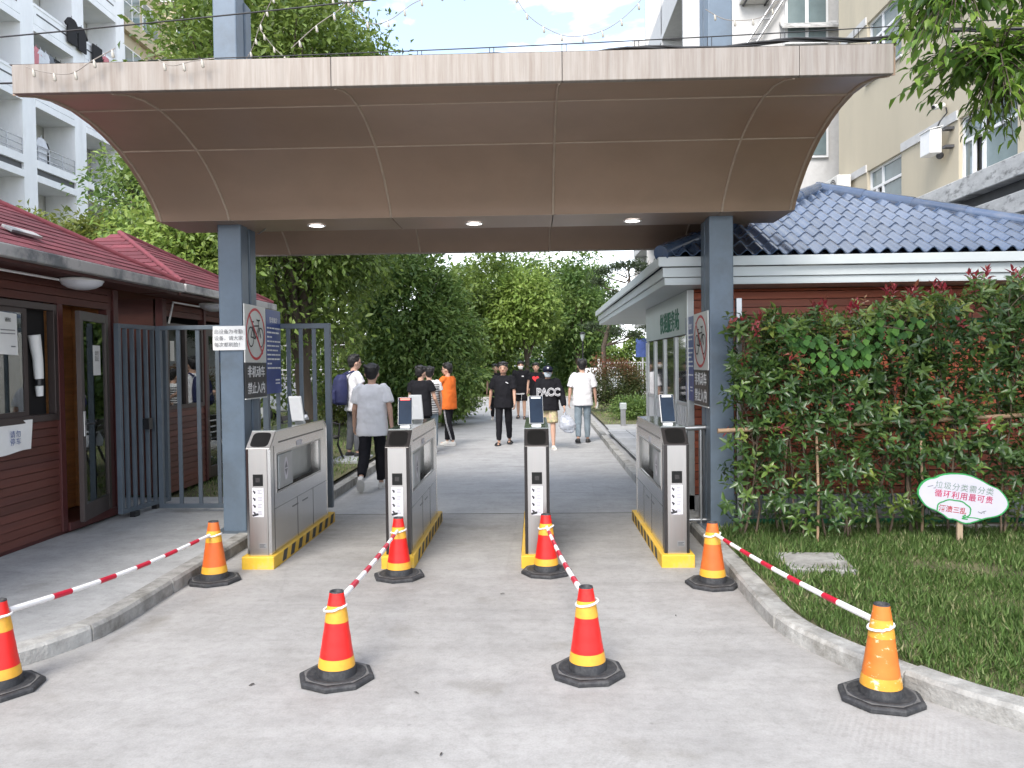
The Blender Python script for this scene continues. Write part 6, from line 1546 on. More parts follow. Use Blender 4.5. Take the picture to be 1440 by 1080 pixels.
    keep = np.ones(len(Ps), bool); keep[pick] = False
    me = leaf_mesh('foliage', Ps[keep]-np.array(t.location), Ds[keep], Ns[keep], Ss[keep], GP, Ts[keep], aspect=0.42, fold=.35, droop=.18)
    f_ = link_mesh('foliage', me, t); f_['kind'] = 'stuff'
    tones = np.array([0.05, 0.18, 0.28, 0.38, 0.50, 0.62, 0.9])
    for i in pick: place_leaf(t, Ps[i], Ds[i], Ns[i], float(Ss[i])*1.05, int(np.argmin(abs(tones-Ts[i]))))
# climbing vine with heart-shaped leaves
GV = leafmat('leaf_vine', [(0.03, 0.09, 0.02), (0.055, 0.15, 0.028), (0.10, 0.22, 0.04)], rough=0.6, trans=0.3, spec=.25)
vi = thing('climbing_vine', (2.55, 6.78, 1.7), 'fresh green heart-leaved vine hanging over the upper left of the hedge', 'vine')
vme = [leaf_mesh('leaf', [[0, 0, 0]], [[1, 0, 0]], [[0, 0, 1]], 1.0, GV, [tn], aspect=0.95, fold=0.2, droop=0.1) for tn in (0.1, .5, .9)]
gr = random.Random(5); vp = [Vector((2.15, 6.80, 1.95)), Vector((2.35, 6.76, 1.80)), Vector((2.5, 6.74, 1.72)), Vector((2.72, 6.74, 1.78)), Vector((2.95, 6.77, 1.95)), Vector((3.25, 6.8, 1.9))]
mb = MB(); mb.tube(vp, 0.005, 5); mb.tube([vp[2], vp[2]+Vector((.05, .02, -.3)), vp[2]+Vector((.02, .1, -.7))], .004, 5); mb.build('stem', STEM, vi)
for i in range(120):
    q = gr.uniform(0, 4.99); k = int(q); p = vp[k].lerp(vp[k+1], q-k)+Vector((gr.uniform(-.06, .06), gr.uniform(-.06, .02), gr.uniform(-.16, .14)))
    d = Vector((gr.uniform(-.3, .3), -0.35, -0.9)).normalized(); n_ = Vector((gr.uniform(-.3, .3), -0.9, .35)); sdv = d.cross(n_).normalized(); u = sdv.cross(d); s = gr.uniform(.05, .085)
    M = Matrix((d*s, -sdv*s, u*s)).transposed().to_4x4(); M.translation = p-worldloc(vi)
    o = link_mesh('leaf', vme[gr.randint(0, 2)], vi); o.matrix_local = M
# bamboo pole, wire fence frame and stakes in the hedge
BAM = mat('bamboo', (0.36, 0.24, 0.15), 0.6, var=0.25, scale=4, stretch=(.3, 1, 1))
bp_ = thing('bamboo_pole', (3, 6.9, 1.1), 'long bamboo pole tied horizontally through the hedge', 'bamboo pole')
for k in range(12):
    x0 = 1.60+k*0.28; mb = MB(); mb.tube([(x0, 6.93, 1.05+.012*k), (x0+.01, 6.93, 1.05+.012*k), (x0+.27, 6.93, 1.06+.012*k), (x0+.28, 6.93, 1.06+.012*k)], [.024, .0205, .0205, .024], 10); mb.build('segment', BAM, bp_)
for i, (x, zt, lb) in enumerate(((2.45, 1.0, 'thin bamboo stake upright in the hedge right of the gate post'), (3.35, .95, 'thin bamboo stake upright in the hedge left of the garden sign'))):
    mb = MB(); mb.tube([(x, 6.88, .05), (x+.015, 6.9, zt/2), (x, 6.9, zt)], .012, 8); solo('bamboo_stake', mb, BAM, (x, 6.88, .08), lb, 'stake')
fp_ = thing('mesh_fence', (3.3, 7.45, 0.08), 'green framed mesh fence panels standing behind the photinia hedge', 'fence')
M_gfr = mat('frame_green', (0.008, 0.11, 0.05), 0.4, var=0.1)
for k in range(3):
    xa = 1.90+k*1.7; xb = xa+1.62
    for q in ((xa, xa+.045, .12, 2.04), (xb-.045, xb, .12, 2.04)):
        mb = MB(); mb.box(q[0], q[1], 7.43, 7.47, q[2], q[3]); mb.build('post', M_gfr, fp_, bevel=.003)
    for zz in (.12, 1.995):
        mb = MB(); mb.box(xa+.046, xb-.046, 7.435, 7.465, zz, zz+.045); mb.build('rail', M_gfr, fp_)
    mb = MB()
    for j in range(19): mb.tube([(xa+.085+j*.08, 7.45, .16), (xa+.085+j*.08, 7.45, 2.0)], .0025, 4, cap=False)
    for j in range(22): mb.tube([(xa+.04, 7.452, .2+j*.083), (xb-.04, 7.452, .2+j*.083)], .0025, 4, cap=False)
    mb.build('wire_mesh', M_gfr, fp_)['kind'] = 'stuff'
mb = MB(); mb.box(1.88, 1.93, 7.36, 7.41, .09, 2.25); solo('fence_stub', mb, M_steelw, (1.9, 7.38, .09), 'grey steel stub post between gate post and green mesh fence', 'post', bevel=.003)
mb = MB(); mb.box(1.66, 7.0, 7.30, 7.36, 0.02, 0.125); solo('low_kerb', mb, M_kerb, (4, 7.33, .05), 'low concrete edging along the foot of the green mesh fence', 'edging', bevel=.006)

# ------------------------------------------------------------------ branch of a street tree reaching in at upper right
GO = leafmat('leaf_street', [(0.035, 0.080, 0.016), (0.075, 0.155, 0.024), (0.13, 0.235, 0.036), (0.21, 0.32, 0.06)], rough=0.35, trans=0.45)
ot = thing('street_tree', (6.0, 5.2, 0.08), 'street tree at the right whose leafy branch hangs into the upper right corner', 'tree')
mb = MB(); mb.tube([(6.0, 5.2, 0), (5.95, 5.2, 1.5), (5.8, 5.15, 3.0), (5.6, 5.1, 4.4), (5.5, 5.1, 5.8)], [.16, .14, .12, .10, .05], 10, cap=False); mb.build('trunk', BK, ot)
g = np.random.default_rng(81); gr = random.Random(81)
limbs = [[(5.75, 5.15, 3.3), (4.9, 5.0, 4.0), (4.0, 4.9, 4.25), (3.2, 4.9, 4.15), (2.6, 4.9, 3.9)], [(4.9, 5.0, 4.0), (4.2, 5.1, 3.85), (3.5, 5.0, 3.65), (2.9, 5.0, 3.45)], [(5.7, 5.1, 3.9), (4.8, 4.7, 4.6), (3.8, 4.6, 4.8), (3.0, 4.7, 4.6)], [(4.9, 5.0, 4.0), (4.5, 4.7, 3.6), (4.1, 4.6, 3.3)]]
mb = MB()
for lm in limbs: mb.tube(lm, [.05-.045*i/(len(lm)-1) for i in range(len(lm))], 7, cap=False)
mb.build('limb', BK, ot)
ovar = [leaf_mesh('leaf', [[0, 0, 0]], [[1, 0, 0]], [[0, 0, 1]], 1.0, GO, [tn], aspect=0.40, fold=0.3, droop=0.2) for tn in (.05, .3, .5, .7, .95)]
# outline of the leafy mass in X/Z at Y about 4.9
poly = [(2.20, 3.36), (2.42, 3.70), (2.36, 3.98), (2.62, 4.25), (2.5, 4.6), (3.0, 5.0), (5.4, 5.2), (5.4, 3.1), (4.6, 3.0), (3.35, 3.02), (3.0, 3.13), (2.82, 3.10), (2.72, 3.3), (2.5, 3.4)]
def inpoly(x, z):
    c = False; n = len(poly); j = n-1
    for i in range(n):
        if (poly[i][1] > z) != (poly[j][1] > z) and x < (poly[j][0]-poly[i][0])*(z-poly[i][1])/(poly[j][1]-poly[i][1])+poly[i][0]: c = not c
        j = i
    return c
twmb = MB(); LP = []; 
lpts = [Vector(p) for lm in limbs for p in lm]
tries = 0; tw_ = 0
while tw_ < 540 and tries < 6000:
    tries += 1
    x, z = (gr.uniform(2.36, 3.5), gr.uniform(3.0, 4.3)) if gr.random() < .85 else (gr.uniform(3.0, 5.2), gr.uniform(3.2, 5.0))
    if not inpoly(x, z): continue
    if gr.random() < 0.30 and z < 3.3: continue
    tw_ += 1
    tip = Vector((x, 5.0+gr.uniform(-.3, .5), z))
    near = min(lpts, key=lambda p: (p-tip).length)
    st = tip+(near-tip).normalized()*0.32+Vector((0, 0, .10)); mid = st.lerp(tip, .5)+Vector((0, 0, .04))
    twmb.tube([near, st.lerp(near, .5)+Vector((0, 0, .03)), st, mid, tip], [.008, .006, .004, .003, .002], 4, cap=False)
    tn = gr.choice((0, 1, 1, 2, 2, 3, 4))
    for k in range(9):
        f = k/8; p = st.lerp(mid, f*2) if f < .5 else mid.lerp(tip, f*2-1)
        tdir = (tip-st).normalized(); sd_ = tdir.cross(Vector((0, 0, 1))).normalized()*(1 if k % 2 else -1)
        d = (tdir*0.6+sd_*0.8+Vector((gr.uniform(-.25, .25), gr.uniform(-.25, .25), gr.uniform(-.65, .05)))).normalized()
        n_ = (Vector((0, 0, .7))+sd_*.3+Vector((gr.uniform(-.5, .5), gr.uniform(-.6, .4), .2))).normalized()
        LP.append((p, d, n_, gr.uniform(.065, .108), min(4, max(0, tn+gr.choice((-1, 0, 0, 1))))))
twmb.build('twigs', BK, ot)
LP.sort(key=lambda q: q[0].y+q[0].x*0.3)
big = LP[:280]; rest = LP[280:]
for p, d, n_, s, k in big:
    sdv = d.cross(n_).normalized(); u = sdv.cross(d); M = Matrix((d*s, -sdv*s, u*s)).transposed().to_4x4(); M.translation = p-worldloc(ot)
    o = link_mesh('leaf', ovar[k], ot); o.matrix_local = M
off = np.array(ot.location)
me = leaf_mesh('foliage', np.array([tuple(q[0]) for q in rest])-off, np.array([tuple(q[1]) for q in rest]), np.array([tuple(q[2]) for q in rest]), np.array([q[3] for q in rest]), GO, np.array([(.05, .3, .5, .7, .95)[q[4]] for q in rest]), aspect=.42, fold=.3, droop=.3)
f_ = link_mesh('foliage', me, ot); f_['kind'] = 'stuff'
# ------------------------------------------------------------------ garden sign on a stake
gs = thing('garden_sign', (3.58, 6.68, 0.08), 'white cloud-edged garden sign with green rim on a wooden stake in the grass', 'sign')
WOOD = mat('stake_wood', (0.33, 0.25, 0.17), 0.85, var=0.25, scale=5, stretch=(1, 1, .2), bump=.2)
M_gs = mat('garden_sign_white', (0.47, 0.46, 0.52), 0.35, var=.03)
M_gsg = mat('garden_sign_green', (0.03, 0.26, 0.07), 0.4, var=.12)
cs = Vector((3.545, 6.60, 0.495)); rx = Vector((1, 0.0, -0.15)).normalized(); ux = Vector((0.15, 0.0, 1)).normalized(); nx = Vector((0, -1, 0))
_raw = [(170, 340), (218, 235), (300, 180), (380, 172), (450, 132), (600, 118), (760, 135), (900, 195), (1020, 270), (1110, 305), (1170, 370), (1222, 450), (1226, 520), (1170, 590), (1120, 622), (1060, 640), (960, 655), (860, 690), (750, 722), (680, 702), (600, 660), (530, 660), (490, 620), (400, 562), (280, 512), (222, 440)]
_raw = [((x-700)*.00072, (420-y)*.00072) for x, y in _raw][::-1]

outl = []
for i in range(len(_raw)):                       # round the corners a little
    p, q = _raw[i], _raw[(i+1) % len(_raw)]
    outl += [(p[0]*.75+q[0]*.25, p[1]*.75+q[1]*.25), (p[0]*.25+q[0]*.75, p[1]*.25+q[1]*.75)]
rs_, us_ = Vector((1, 0, 0)), Vector((0, 0, 1))
PS = lambda a, b, d=0: cs+rs_*a+us_*b+nx*d
P3 = lambda a, b, d=0: cs+rx*a+ux*b+nx*d
mb = MB(); mb.prism([PS(a, b, -0.006) for a, b in outl], nx*0.012); mb.build('rim_board', M_gsg, gs)
mb = MB(); mb.add([PS(a*.965, b*.945, 0.0075) for a, b in outl], [tuple(range(len(outl)))]); mb.build('face', M_gs, gs)
text('lettering', '垃圾分类需分类', 0.066, P3(0.0, 0.085, .0085), rx, ux, mat('sign_grey_green', (0.16, 0.22, 0.18), .6), gs, extrude=.0003, space=1.12)
text('lettering', '循环利用最可贵', 0.066, P3(0.005, 0.015, .0085), rx, ux, mat('sign_crimson', (0.38, 0.015, 0.08), .6), gs, extrude=.0003, offset=0.0006, space=1.12)
mb = MB(); cl = []
for i in range(30):
    a = R(195)-R(250)*i/29; cl.append((-0.06+0.135*math.cos(a)*(1+.05*abs(math.sin(4*a))), -0.10+0.075*math.sin(a)*(1+.08*abs(math.sin(4*a)))))
cl += [(0.06, -.165), (0.03, -.165), (0.022, -.145), (0.04, -.135)]
stroke(mb, cs+nx*.0085, rx, ux, cl, 0.011, 0); stroke(mb, cs+nx*.0085, rx, ux, [(0.06, -.15), (.12, -.145), (.19, -.15)], .008, 0); mb.build('cloud_scroll', M_gsg, gs)
text('lettering', '洒渍三乱', 0.058, P3(-0.07, -.105, .0085), rx, ux, mat('sign_rust', (0.33, 0.05, 0.06), .6), gs, extrude=.0003, offset=.001)
mb = MB()
for (a, b) in (((-.30, .06), (-.26, .075)), ((-.25, .055), (-.235, .06)), ((.14, -.09), (.17, -.10)), ((.17, -.09), (.2, -.075)), ((.19, -.10), (.185, -.08))): stroke(mb, cs+nx*.0086, rx, ux, [a, b], .007, 0)
mb.build('bird_motif', M_inkg, gs)
mb = MB(); mb.box(3.51, 3.555, 6.608, 6.635, 0.0, 0.46); mb.build('stake', WOOD, gs, bevel=.003)

# ------------------------------------------------------------------ benches, bollard, street lamp, far sign, cars
M_iron = mat('cast_iron', (0.018, 0.018, 0.02), 0.5, var=.2, metal=.3)
M_slat = mat('bench_slat', (0.07, 0.065, 0.06), .55, var=.25, scale=4, stretch=(1, .2, 1))
def bench(c, rot, label):
    t = thing('park_bench', (0, 0, 0), label, 'bench', 'slatted benches on the lawn')
    L_ = 1.5
    for i in range(5):
        mb = MB(); mb.box(-L_/2, L_/2, -.22+i*.095, -.22+i*.095+.07, .405, .43); mb.build('slat', M_slat, t, bevel=.004)
    for i in range(4):
        a = Vector((0, .26+i*.028, .50+i*.098)); mb = MB(); mb.obox(a, (L_/2, 0, 0), Vector((0, .27, .96)).normalized()*.036, Vector((0, -.96, .27)).normalized()*.012); mb.build('slat', M_slat, t, bevel=.004)
    for x in (-.62, .62):
        mb = MB(); mb.tube([(x, -.30, .02), (x, -.26, .12), (x, -.20, .28), (x, -.22, .39), (x, .2, .39), (x, .25, .45), (x, .36, .86)], .02, 8); mb.tube([(x, .34, .02), (x, .26, .14), (x, .18, .38)], .02, 8); mb.tube([(x, -.21, .4), (x, -.24, .62), (x, -.05, .66), (x, .28, .64)], .016, 8); mb.build('frame', M_iron, t)
    t.location = c; t.rotation_euler = (0, 0, rot)
    return t
bench((-3.52, 12.35, .075), R(90), 'nearer black slatted bench beside the leftmost turnstile with a white bag on it')
bench((-3.75, 18.2, .075), R(90), 'farther black slatted bench beside the path kerb left of the student group')
mb = MB()
P = lambda u, v: (-3.72+.16*math.cos(v*6.283)*(1-.3*u)+.02*math.sin(9*u+5*v), 12.2+.20*math.sin(v*6.283)*(1-.3*u)+.02*math.sin(7*v), .50+.38*u+.02*math.sin(12*v))
mb.grid(P, 8, 16); mb.add([(-3.72, 12.2, .88)]+[P(1, v/16) for v in range(16)], [(0, 1+i, 1+(i+1) % 16) for i in range(16)], 0, True)
solo('white_bag', mb, M_clw, (-3.72, 12.2, .5), 'crumpled white bag resting on the nearer black bench', 'bag')
bl = thing('bollard', (2.18, 19.6, .08), 'grey bollard light beside the right path kerb near the bush', 'bollard')
mb = MB(); mb.box(2.12, 2.24, 19.54, 19.66, .08, .50); mb.build('post', M_steelw, bl, bevel=.008)
mb = MB(); mb.box(2.10, 2.26, 19.52, 19.68, .50, .66); mb.build('head', M_signgrey, bl, bevel=.01)
sl = thing('street_lamp', (2.0, 33, .06), 'slim dark street lamp at the end of the path on the right', 'street lamp')
mb = MB(); mb.tube([(2.0, 33, 0), (2.0, 33, 2.6)], [.045, .03], 8); mb.build('pole', M_iron, sl)
mb = MB(); mb.lathe([(.03, 0), (.07, .10), (.10, .28), (.04, .30)], (2.0, 33, 2.6), 8, smooth=False); mb.build('lantern', M_signgrey, sl)
mb = MB(); mb.lathe([(.13, 0), (.08, .06), (.001, .09)], (2.0, 33, 2.9), 8, smooth=False); mb.build('cap', M_iron, sl)
bs2 = thing('road_sign', (4.65, 34, .06), 'small blue panel on a white post far behind the red-tipped bush', 'sign')
mb = MB(); mb.tube([(4.65, 34, 0), (4.65, 34, 2.6)], .04, 8); mb.build('post', M_white, bs2)
mb = MB(); mb.box(4.35, 4.95, 33.93, 33.96, 1.9, 2.7); mb.build('panel', mat('sign_pale_blue', (.10, .16, .45), .4), bs2)
mb = MB(); mb.tube([(2.15, 27.5, .05), (2.15, 27.5, .5)], .05, 8); mb.ball((2.15, 27.5, .58), .10)
solo('garden_light', mb, M_white, (2.15, 27.5, .06), 'small white garden light on the right lawn behind the walking student', 'garden light')

def car(x, y, rot, body_m, label):
    t = thing('parked_car', (0, 0, 0), label, 'car', 'cars parked beyond the garden')
    prof_ = [(-2.15, .35), (-2.18, .75), (-1.95, .92), (-1.25, 1.0), (-.65, 1.42), (.75, 1.46), (1.55, 1.05), (2.1, .95), (2.2, .6), (2.15, .35)]
    mb = MB(); n = len(prof_)
    rows = []
    for s, sc in ((-.84, .94), (-.70, 1), (.70, 1), (.84, .94)): rows.append([(a*(.985 if abs(s) > .8 else 1), s*(1.0 if b < .98 else .86), b*(sc if b > 1 else 1)) for a, b in prof_])
    vs = [p for r_ in rows for p in r_]
    mb.add(vs, [(r_*n+i, r_*n+(i+1) % n, (r_+1)*n+(i+1) % n, (r_+1)*n+i) for r_ in range(3) for i in range(n)]+[tuple(range(n-1, -1, -1)), tuple(3*n+i for i in range(n))])
    mb.build('body', body_m, t, weld=True, bevel=.05)
    for s in (-1, 1):
        mb = MB(); mb.prism([(-1.1, s*.735, 1.0), (-.58, s*.735, 1.34), (.05, s*.735, 1.38), (.05, s*.735, 1.0)], (0, s*.03, 0)); mb.build('window', M_bglass, t)
        mb = MB(); mb.prism([(.12, s*.735, 1.0), (.12, s*.735, 1.38), (.72, s*.735, 1.37), (1.3, s*.735, 1.03)], (0, s*.03, 0)); mb.build('window', M_bglass, t)
        for xx in (-1.35, 1.35):
            mb = MB(); mb.tube([(xx, s*.62, .32), (xx, s*.86, .32)], .32, 20); wl = mb.build('wheel', M_rubber, t)
            mb = MB(); mb.tube([(xx, s*.861, .32), (xx, s*.872, .32)], .20, 16); mb.build('rim', M_silver, wl)
        mb = MB(); mb.box(-2.20, -2.12, s*.55-.16, s*.55+.16, .66, .80); mb.build('headlight', M_white, t)
    t.location = (x, y, 0.0); t.rotation_euler = (0, 0, rot)
car(3.3, 39.5, R(70), mat('car_white', (.75, .75, .76), .25, coat=.6, var=.03), 'white car parked behind the white railing at the right end of the path')
car(-9.6, 23.5, R(10), MATS['car_white'], 'white car parked before the grey boundary wall on the left')

# ------------------------------------------------------------------ overhead cables and festoon lights
M_cab = mat('cable_black', (.012, .012, .013), .5, var=.2)
M_fest = mat('festoon_wire', (.26, .23, .20), .6, var=.1)
M_bulb = mat('festoon_bulb', (.42, .39, .33), .25, var=.05, coat=.3)
def cable(a, b, sag, r_, label, m=None, n=24, name='cable'):
    a, b = Vector(a), Vector(b); pts = [a.lerp(b, i/n)+Vector((0, 0, -sag*4*(i/n)*(1-i/n))) for i in range(n+1)]
    mb = MB(); mb.tube(pts, r_, 6); return solo(name, mb, m or M_cab, tuple((a+b)/2), label, 'cable')
kb = thing('cable_bundle', (0, 6.5, 4.2), 'black twisted cable bundle hanging under a steel wire just above the canopy', 'cable')
A, B = Vector((-3.2, 6.5, 4.16)), Vector((6.0, 6.6, 4.46)); n = 60
f1 = lambda f: A.lerp(B, f)+Vector((0, 0, -0.06*4*f*(1-f)+.018*math.sin(f*46)))
for k in range(3):
    mb = MB(); mb.tube([f1(i/n)+Vector((0, .012*math.cos(i*.9+k*2.1), .012*math.sin(i*.9+k*2.1))) for i in range(n+1)], .010, 5); mb.build('cable', M_cab, kb)
mb = MB(); mb.tube([A.lerp(B, i/n)+Vector((0, 0, .07-.05*4*(i/n)*(1-i/n))) for i in range(n+1)], .005, 5); mb.build('messenger_wire', M_cab, kb)
for k in range(12):
    f = .05+k*.065
    for o in (0, .035):
        p0 = f1(f)+Vector((o, 0, .01)); mb = MB(); mb.tube([p0, Vector((p0.x, p0.y, A.lerp(B, f).z+.075-.05*4*f*(1-f)))], .003, 4); mb.build('cable_hook', M_cab, kb)
cable((-6.0, 6.3, 4.27), (-0.9, 6.3, 4.62), .02, .006, 'single thin black wire crossing in front of the left gate post above the canopy')
cable((-8.0, 6.6, 4.12), (-2.0, 6.6, 4.13), .02, .008, 'thin black wire running just above the left end of the canopy')
def festoon(pts, label, every=0.16):
    t = thing('festoon_lights', tuple(pts[0]), label, 'string lights', 'festoon light strings over the gate')
    P_ = [Vector(p) for p in pts]; q = []
    for i in range(len(P_)-1):
        p0, p1, p2, p3 = P_[max(i-1, 0)], P_[i], P_[i+1], P_[min(i+2, len(P_)-1)]
        for k in range(10):
            f = k/10; q.append(.5*((2*p1)+(p2-p0)*f+(2*p0-5*p1+4*p2-p3)*f*f+(3*p1-p0-3*p2+p3)*f**3))
    q.append(P_[-1])
    mb = MB(); mb.tube(q, .0034, 5); mb.build('wire', M_fest, t)
    acc = 0.08; 
    for a, b in zip(q[:-1], q[1:]):
        acc += (b-a).length
        if acc > every:
            acc = 0; mb = MB(); mb.tube([b, b+Vector((.004, 0, -.015)), b+Vector((.008, 0, -.045)), b+Vector((.009, 0, -.052))], [.006, .009, .011, .004], 6); mb.build('bulb', M_bulb, t)
festoon([(-.25, 6.4, 4.9), (-.06, 6.4, 4.52), (.16, 6.4, 4.35), (.36, 6.4, 4.30), (.62, 6.4, 4.36), (.86, 6.4, 4.55), (1.0, 6.4, 4.78)], 'festoon string with a deep dip against the sky right of centre')
festoon([(-1.9, 6.4, 4.70), (-1.5, 6.4, 4.62), (-1.32, 6.4, 4.45), (-1.15, 6.4, 4.47), (-.95, 6.4, 4.60), (-.75, 6.4, 4.66), (-.5, 6.4, 4.68), (-.3, 6.4, 4.9)], 'festoon string hugging the tree edge left of the bright sky')
festoon([(-2.25, 6.9, 4.95), (-2.42, 7.0, 4.72), (-2.55, 7.1, 4.52), (-2.74, 7.2, 4.35)], 'short festoon string falling to the right side of the left gate post', .12)
festoon([(-2.46, 7.1, 4.72), (-2.3, 7.1, 4.52), (-2.1, 7.1, 4.38), (-1.95, 7.0, 4.28)], 'short festoon string falling away right from the left gate post', .12)
festoon([(-3.30, 5.06, 3.64), (-3.18, 5.05, 3.60), (-3.0, 5.05, 3.585), (-2.86, 5.05, 3.66), (-2.70, 5.05, 3.74)], 'festoon string lying across the left end of the canopy fascia', .13)
festoon([(-2.42, 5.05, 3.66), (-2.33, 5.05, 3.62), (-2.2, 5.05, 3.645), (-2.05, 5.05, 3.66)], 'tiny festoon loop on the fascia just right of the longer one', .12)
festoon([(-1.9, 6.2, 4.18), (-1.7, 6.2, 4.35), (-1.5, 6.3, 4.55), (-1.38, 6.3, 4.75)], 'festoon string rising over the tree between left post and sky', .16)
festoon([(1.55, 7.1, 4.80), (1.75, 7.1, 4.70), (2.05, 7.1, 4.72), (2.2, 7.0, 4.85)], 'festoon string looped across the right gate post', .16)
# ------------------------------------------------------------------ people
SKIN = mat('skin', (0.52, 0.32, 0.235), 0.55, var=.08, scale=12)
SKIN2 = mat('skin_tan', (0.46, 0.27, 0.19), 0.55, var=.08, scale=12)
HAIR = mat('hair', (0.010, 0.009, 0.009), 0.55, var=.3, scale=60, bump=.5, bscale=90)
T_WHITE = mat('cotton_white', (.66, .66, .68), .85, var=.04, bump=.1, bscale=30, spec=.15)
T_GREY = mat('cotton_light_grey', (.72, .72, .74), .85, var=.05, bump=.1, bscale=30, spec=.15)
T_BLACK = mat('cotton_black', (.012, .012, .015), .85, var=.2, bump=.1, bscale=30, spec=.15)
T_NAVY = mat('cotton_navy', (.012, .014, .03), .85, var=.2, spec=.15)
T_ORANGE = mat('cotton_orange', (.66, .15, .03), .8, var=.06, bump=.1, bscale=30, spec=.15)
T_JEAN = mat('denim_washed', (.20, .25, .29), .85, var=.16, scale=7, bump=.15, spec=.15)
T_GREYP = mat('trouser_grey', (.10, .105, .115), .85, var=.15, spec=.15)
T_STRIPE = mat('cotton_stripe_white', (.62, .62, .62), .85, var=.04, spec=.15)
T_FLOR = mat('floral_shorts', (.30, .33, .20), .8, var=.2, scale=22, col2=(.62, .52, .30), dirt=(.55, .28, .33), dirt_scale=18, spec=.15)
SHOE_W = mat('shoe_white', (.62, .61, .58), .6, var=.08)
SHOE_K = mat('shoe_black', (.02, .02, .022), .6, var=.2)
MASK = mat('face_mask', (.66, .74, .80), .8, var=.04)
MASKW = mat('face_mask_white', (.78, .78, .77), .8, var=.04)
LIP = mat('lip', (.34, .13, .11), .5)
EYEW = mat('eye_dark', (.02, .015, .012), .3)
BACKP = mat('backpack_navy', (.016, .020, .075), .75, var=.25, bump=.2, bscale=40)
WRTEX = bpy.data.textures.new('cloth_folds', 'CLOUDS'); WRTEX.noise_scale = .10; WRTEX.noise_depth = 2

def capsule(mb, p0, r0, p1, r1, n=14, sx=1.0, fl=None):
    """tapered round-ended limb piece"""
    p0, p1 = Vector(p0), Vector(p1); d = p1-p0; ln = d.length; d.normalize()
    pts, rr = [], []
    for i in range(4): a = math.pi/2*(i/4); pts.append(p0-d*r0*math.cos(a)); rr.append(max(.0008, r0*math.sin(a)))
    for i in range(5): pts.append(p0.lerp(p1, i/4)); rr.append(r0+(r1-r0)*i/4)
    for i in range(1, 5): a = math.pi/2*(i/4); pts.append(p1+d*r1*math.sin(a)); rr.append(max(.0008, r1*math.cos(a)))
    mb.tube(pts, rr, n)
def chain(mb, P, r, n=14):
    for (a, ra), (b, rb) in zip(zip(P[:-1], r[:-1]), zip(P[1:], r[1:])): capsule(mb, a, ra, b, rb, n)
def loft(mb, rings, n=28, power=2.3):
    """rings: (centre, right axis, forward axis, half width, half depth) -> closed solid"""
    vs = []
    for c, rt_, fw_, hw2, hd in rings:
        for j in range(n):
            a = 2*math.pi*j/n; ca, sa = math.cos(a), math.sin(a)
            vs.append(Vector(c)+Vector(rt_)*hw2*math.copysign(abs(ca)**(2/power), ca)+Vector(fw_)*hd*math.copysign(abs(sa)**(2/power), sa))
    k = len(rings)
    mb.add(vs, [(i*n+j, i*n+(j+1) % n, (i+1)*n+(j+1) % n, (i+1)*n+j) for i in range(k-1) for j in range(n)], 0, True)
    mb.add([vs[j] for j in range(n)], [tuple(range(n-1, -1, -1))]); mb.add([vs[(k-1)*n+j] for j in range(n)], [tuple(range(n))])
def fuse(name, mb, m, parent, voxel, smooth=4, fold=0.0, shade=True):
    """one continuous surface from overlapping pieces"""
    me = mb.mesh(name, m, (0, 0, 0)); o = bpy.data.objects.new(name, me); COL.objects.link(o)
    rm = o.modifiers.new('r', 'REMESH'); rm.mode = 'VOXEL'; rm.voxel_size = voxel; rm.use_smooth_shade = True
    sm = o.modifiers.new('s', 'SMOOTH'); sm.factor = .5; sm.iterations = smooth
    if fold:
        dp = o.modifiers.new('d', 'DISPLACE'); dp.texture = WRTEX; dp.strength = fold; dp.mid_level = .5; dp.texture_coords = 'LOCAL'
    dg = bpy.context.evaluated_depsgraph_get(); me2 = bpy.data.meshes.new_from_object(o.evaluated_get(dg))
    bpy.data.objects.remove(o); bpy.data.meshes.remove(me); me2.name = name
    me2.materials.clear(); me2.materials.append(m)
    me2.polygons.foreach_set('use_smooth', [True]*len(me2.polygons))
    return link_mesh(name, me2, parent)

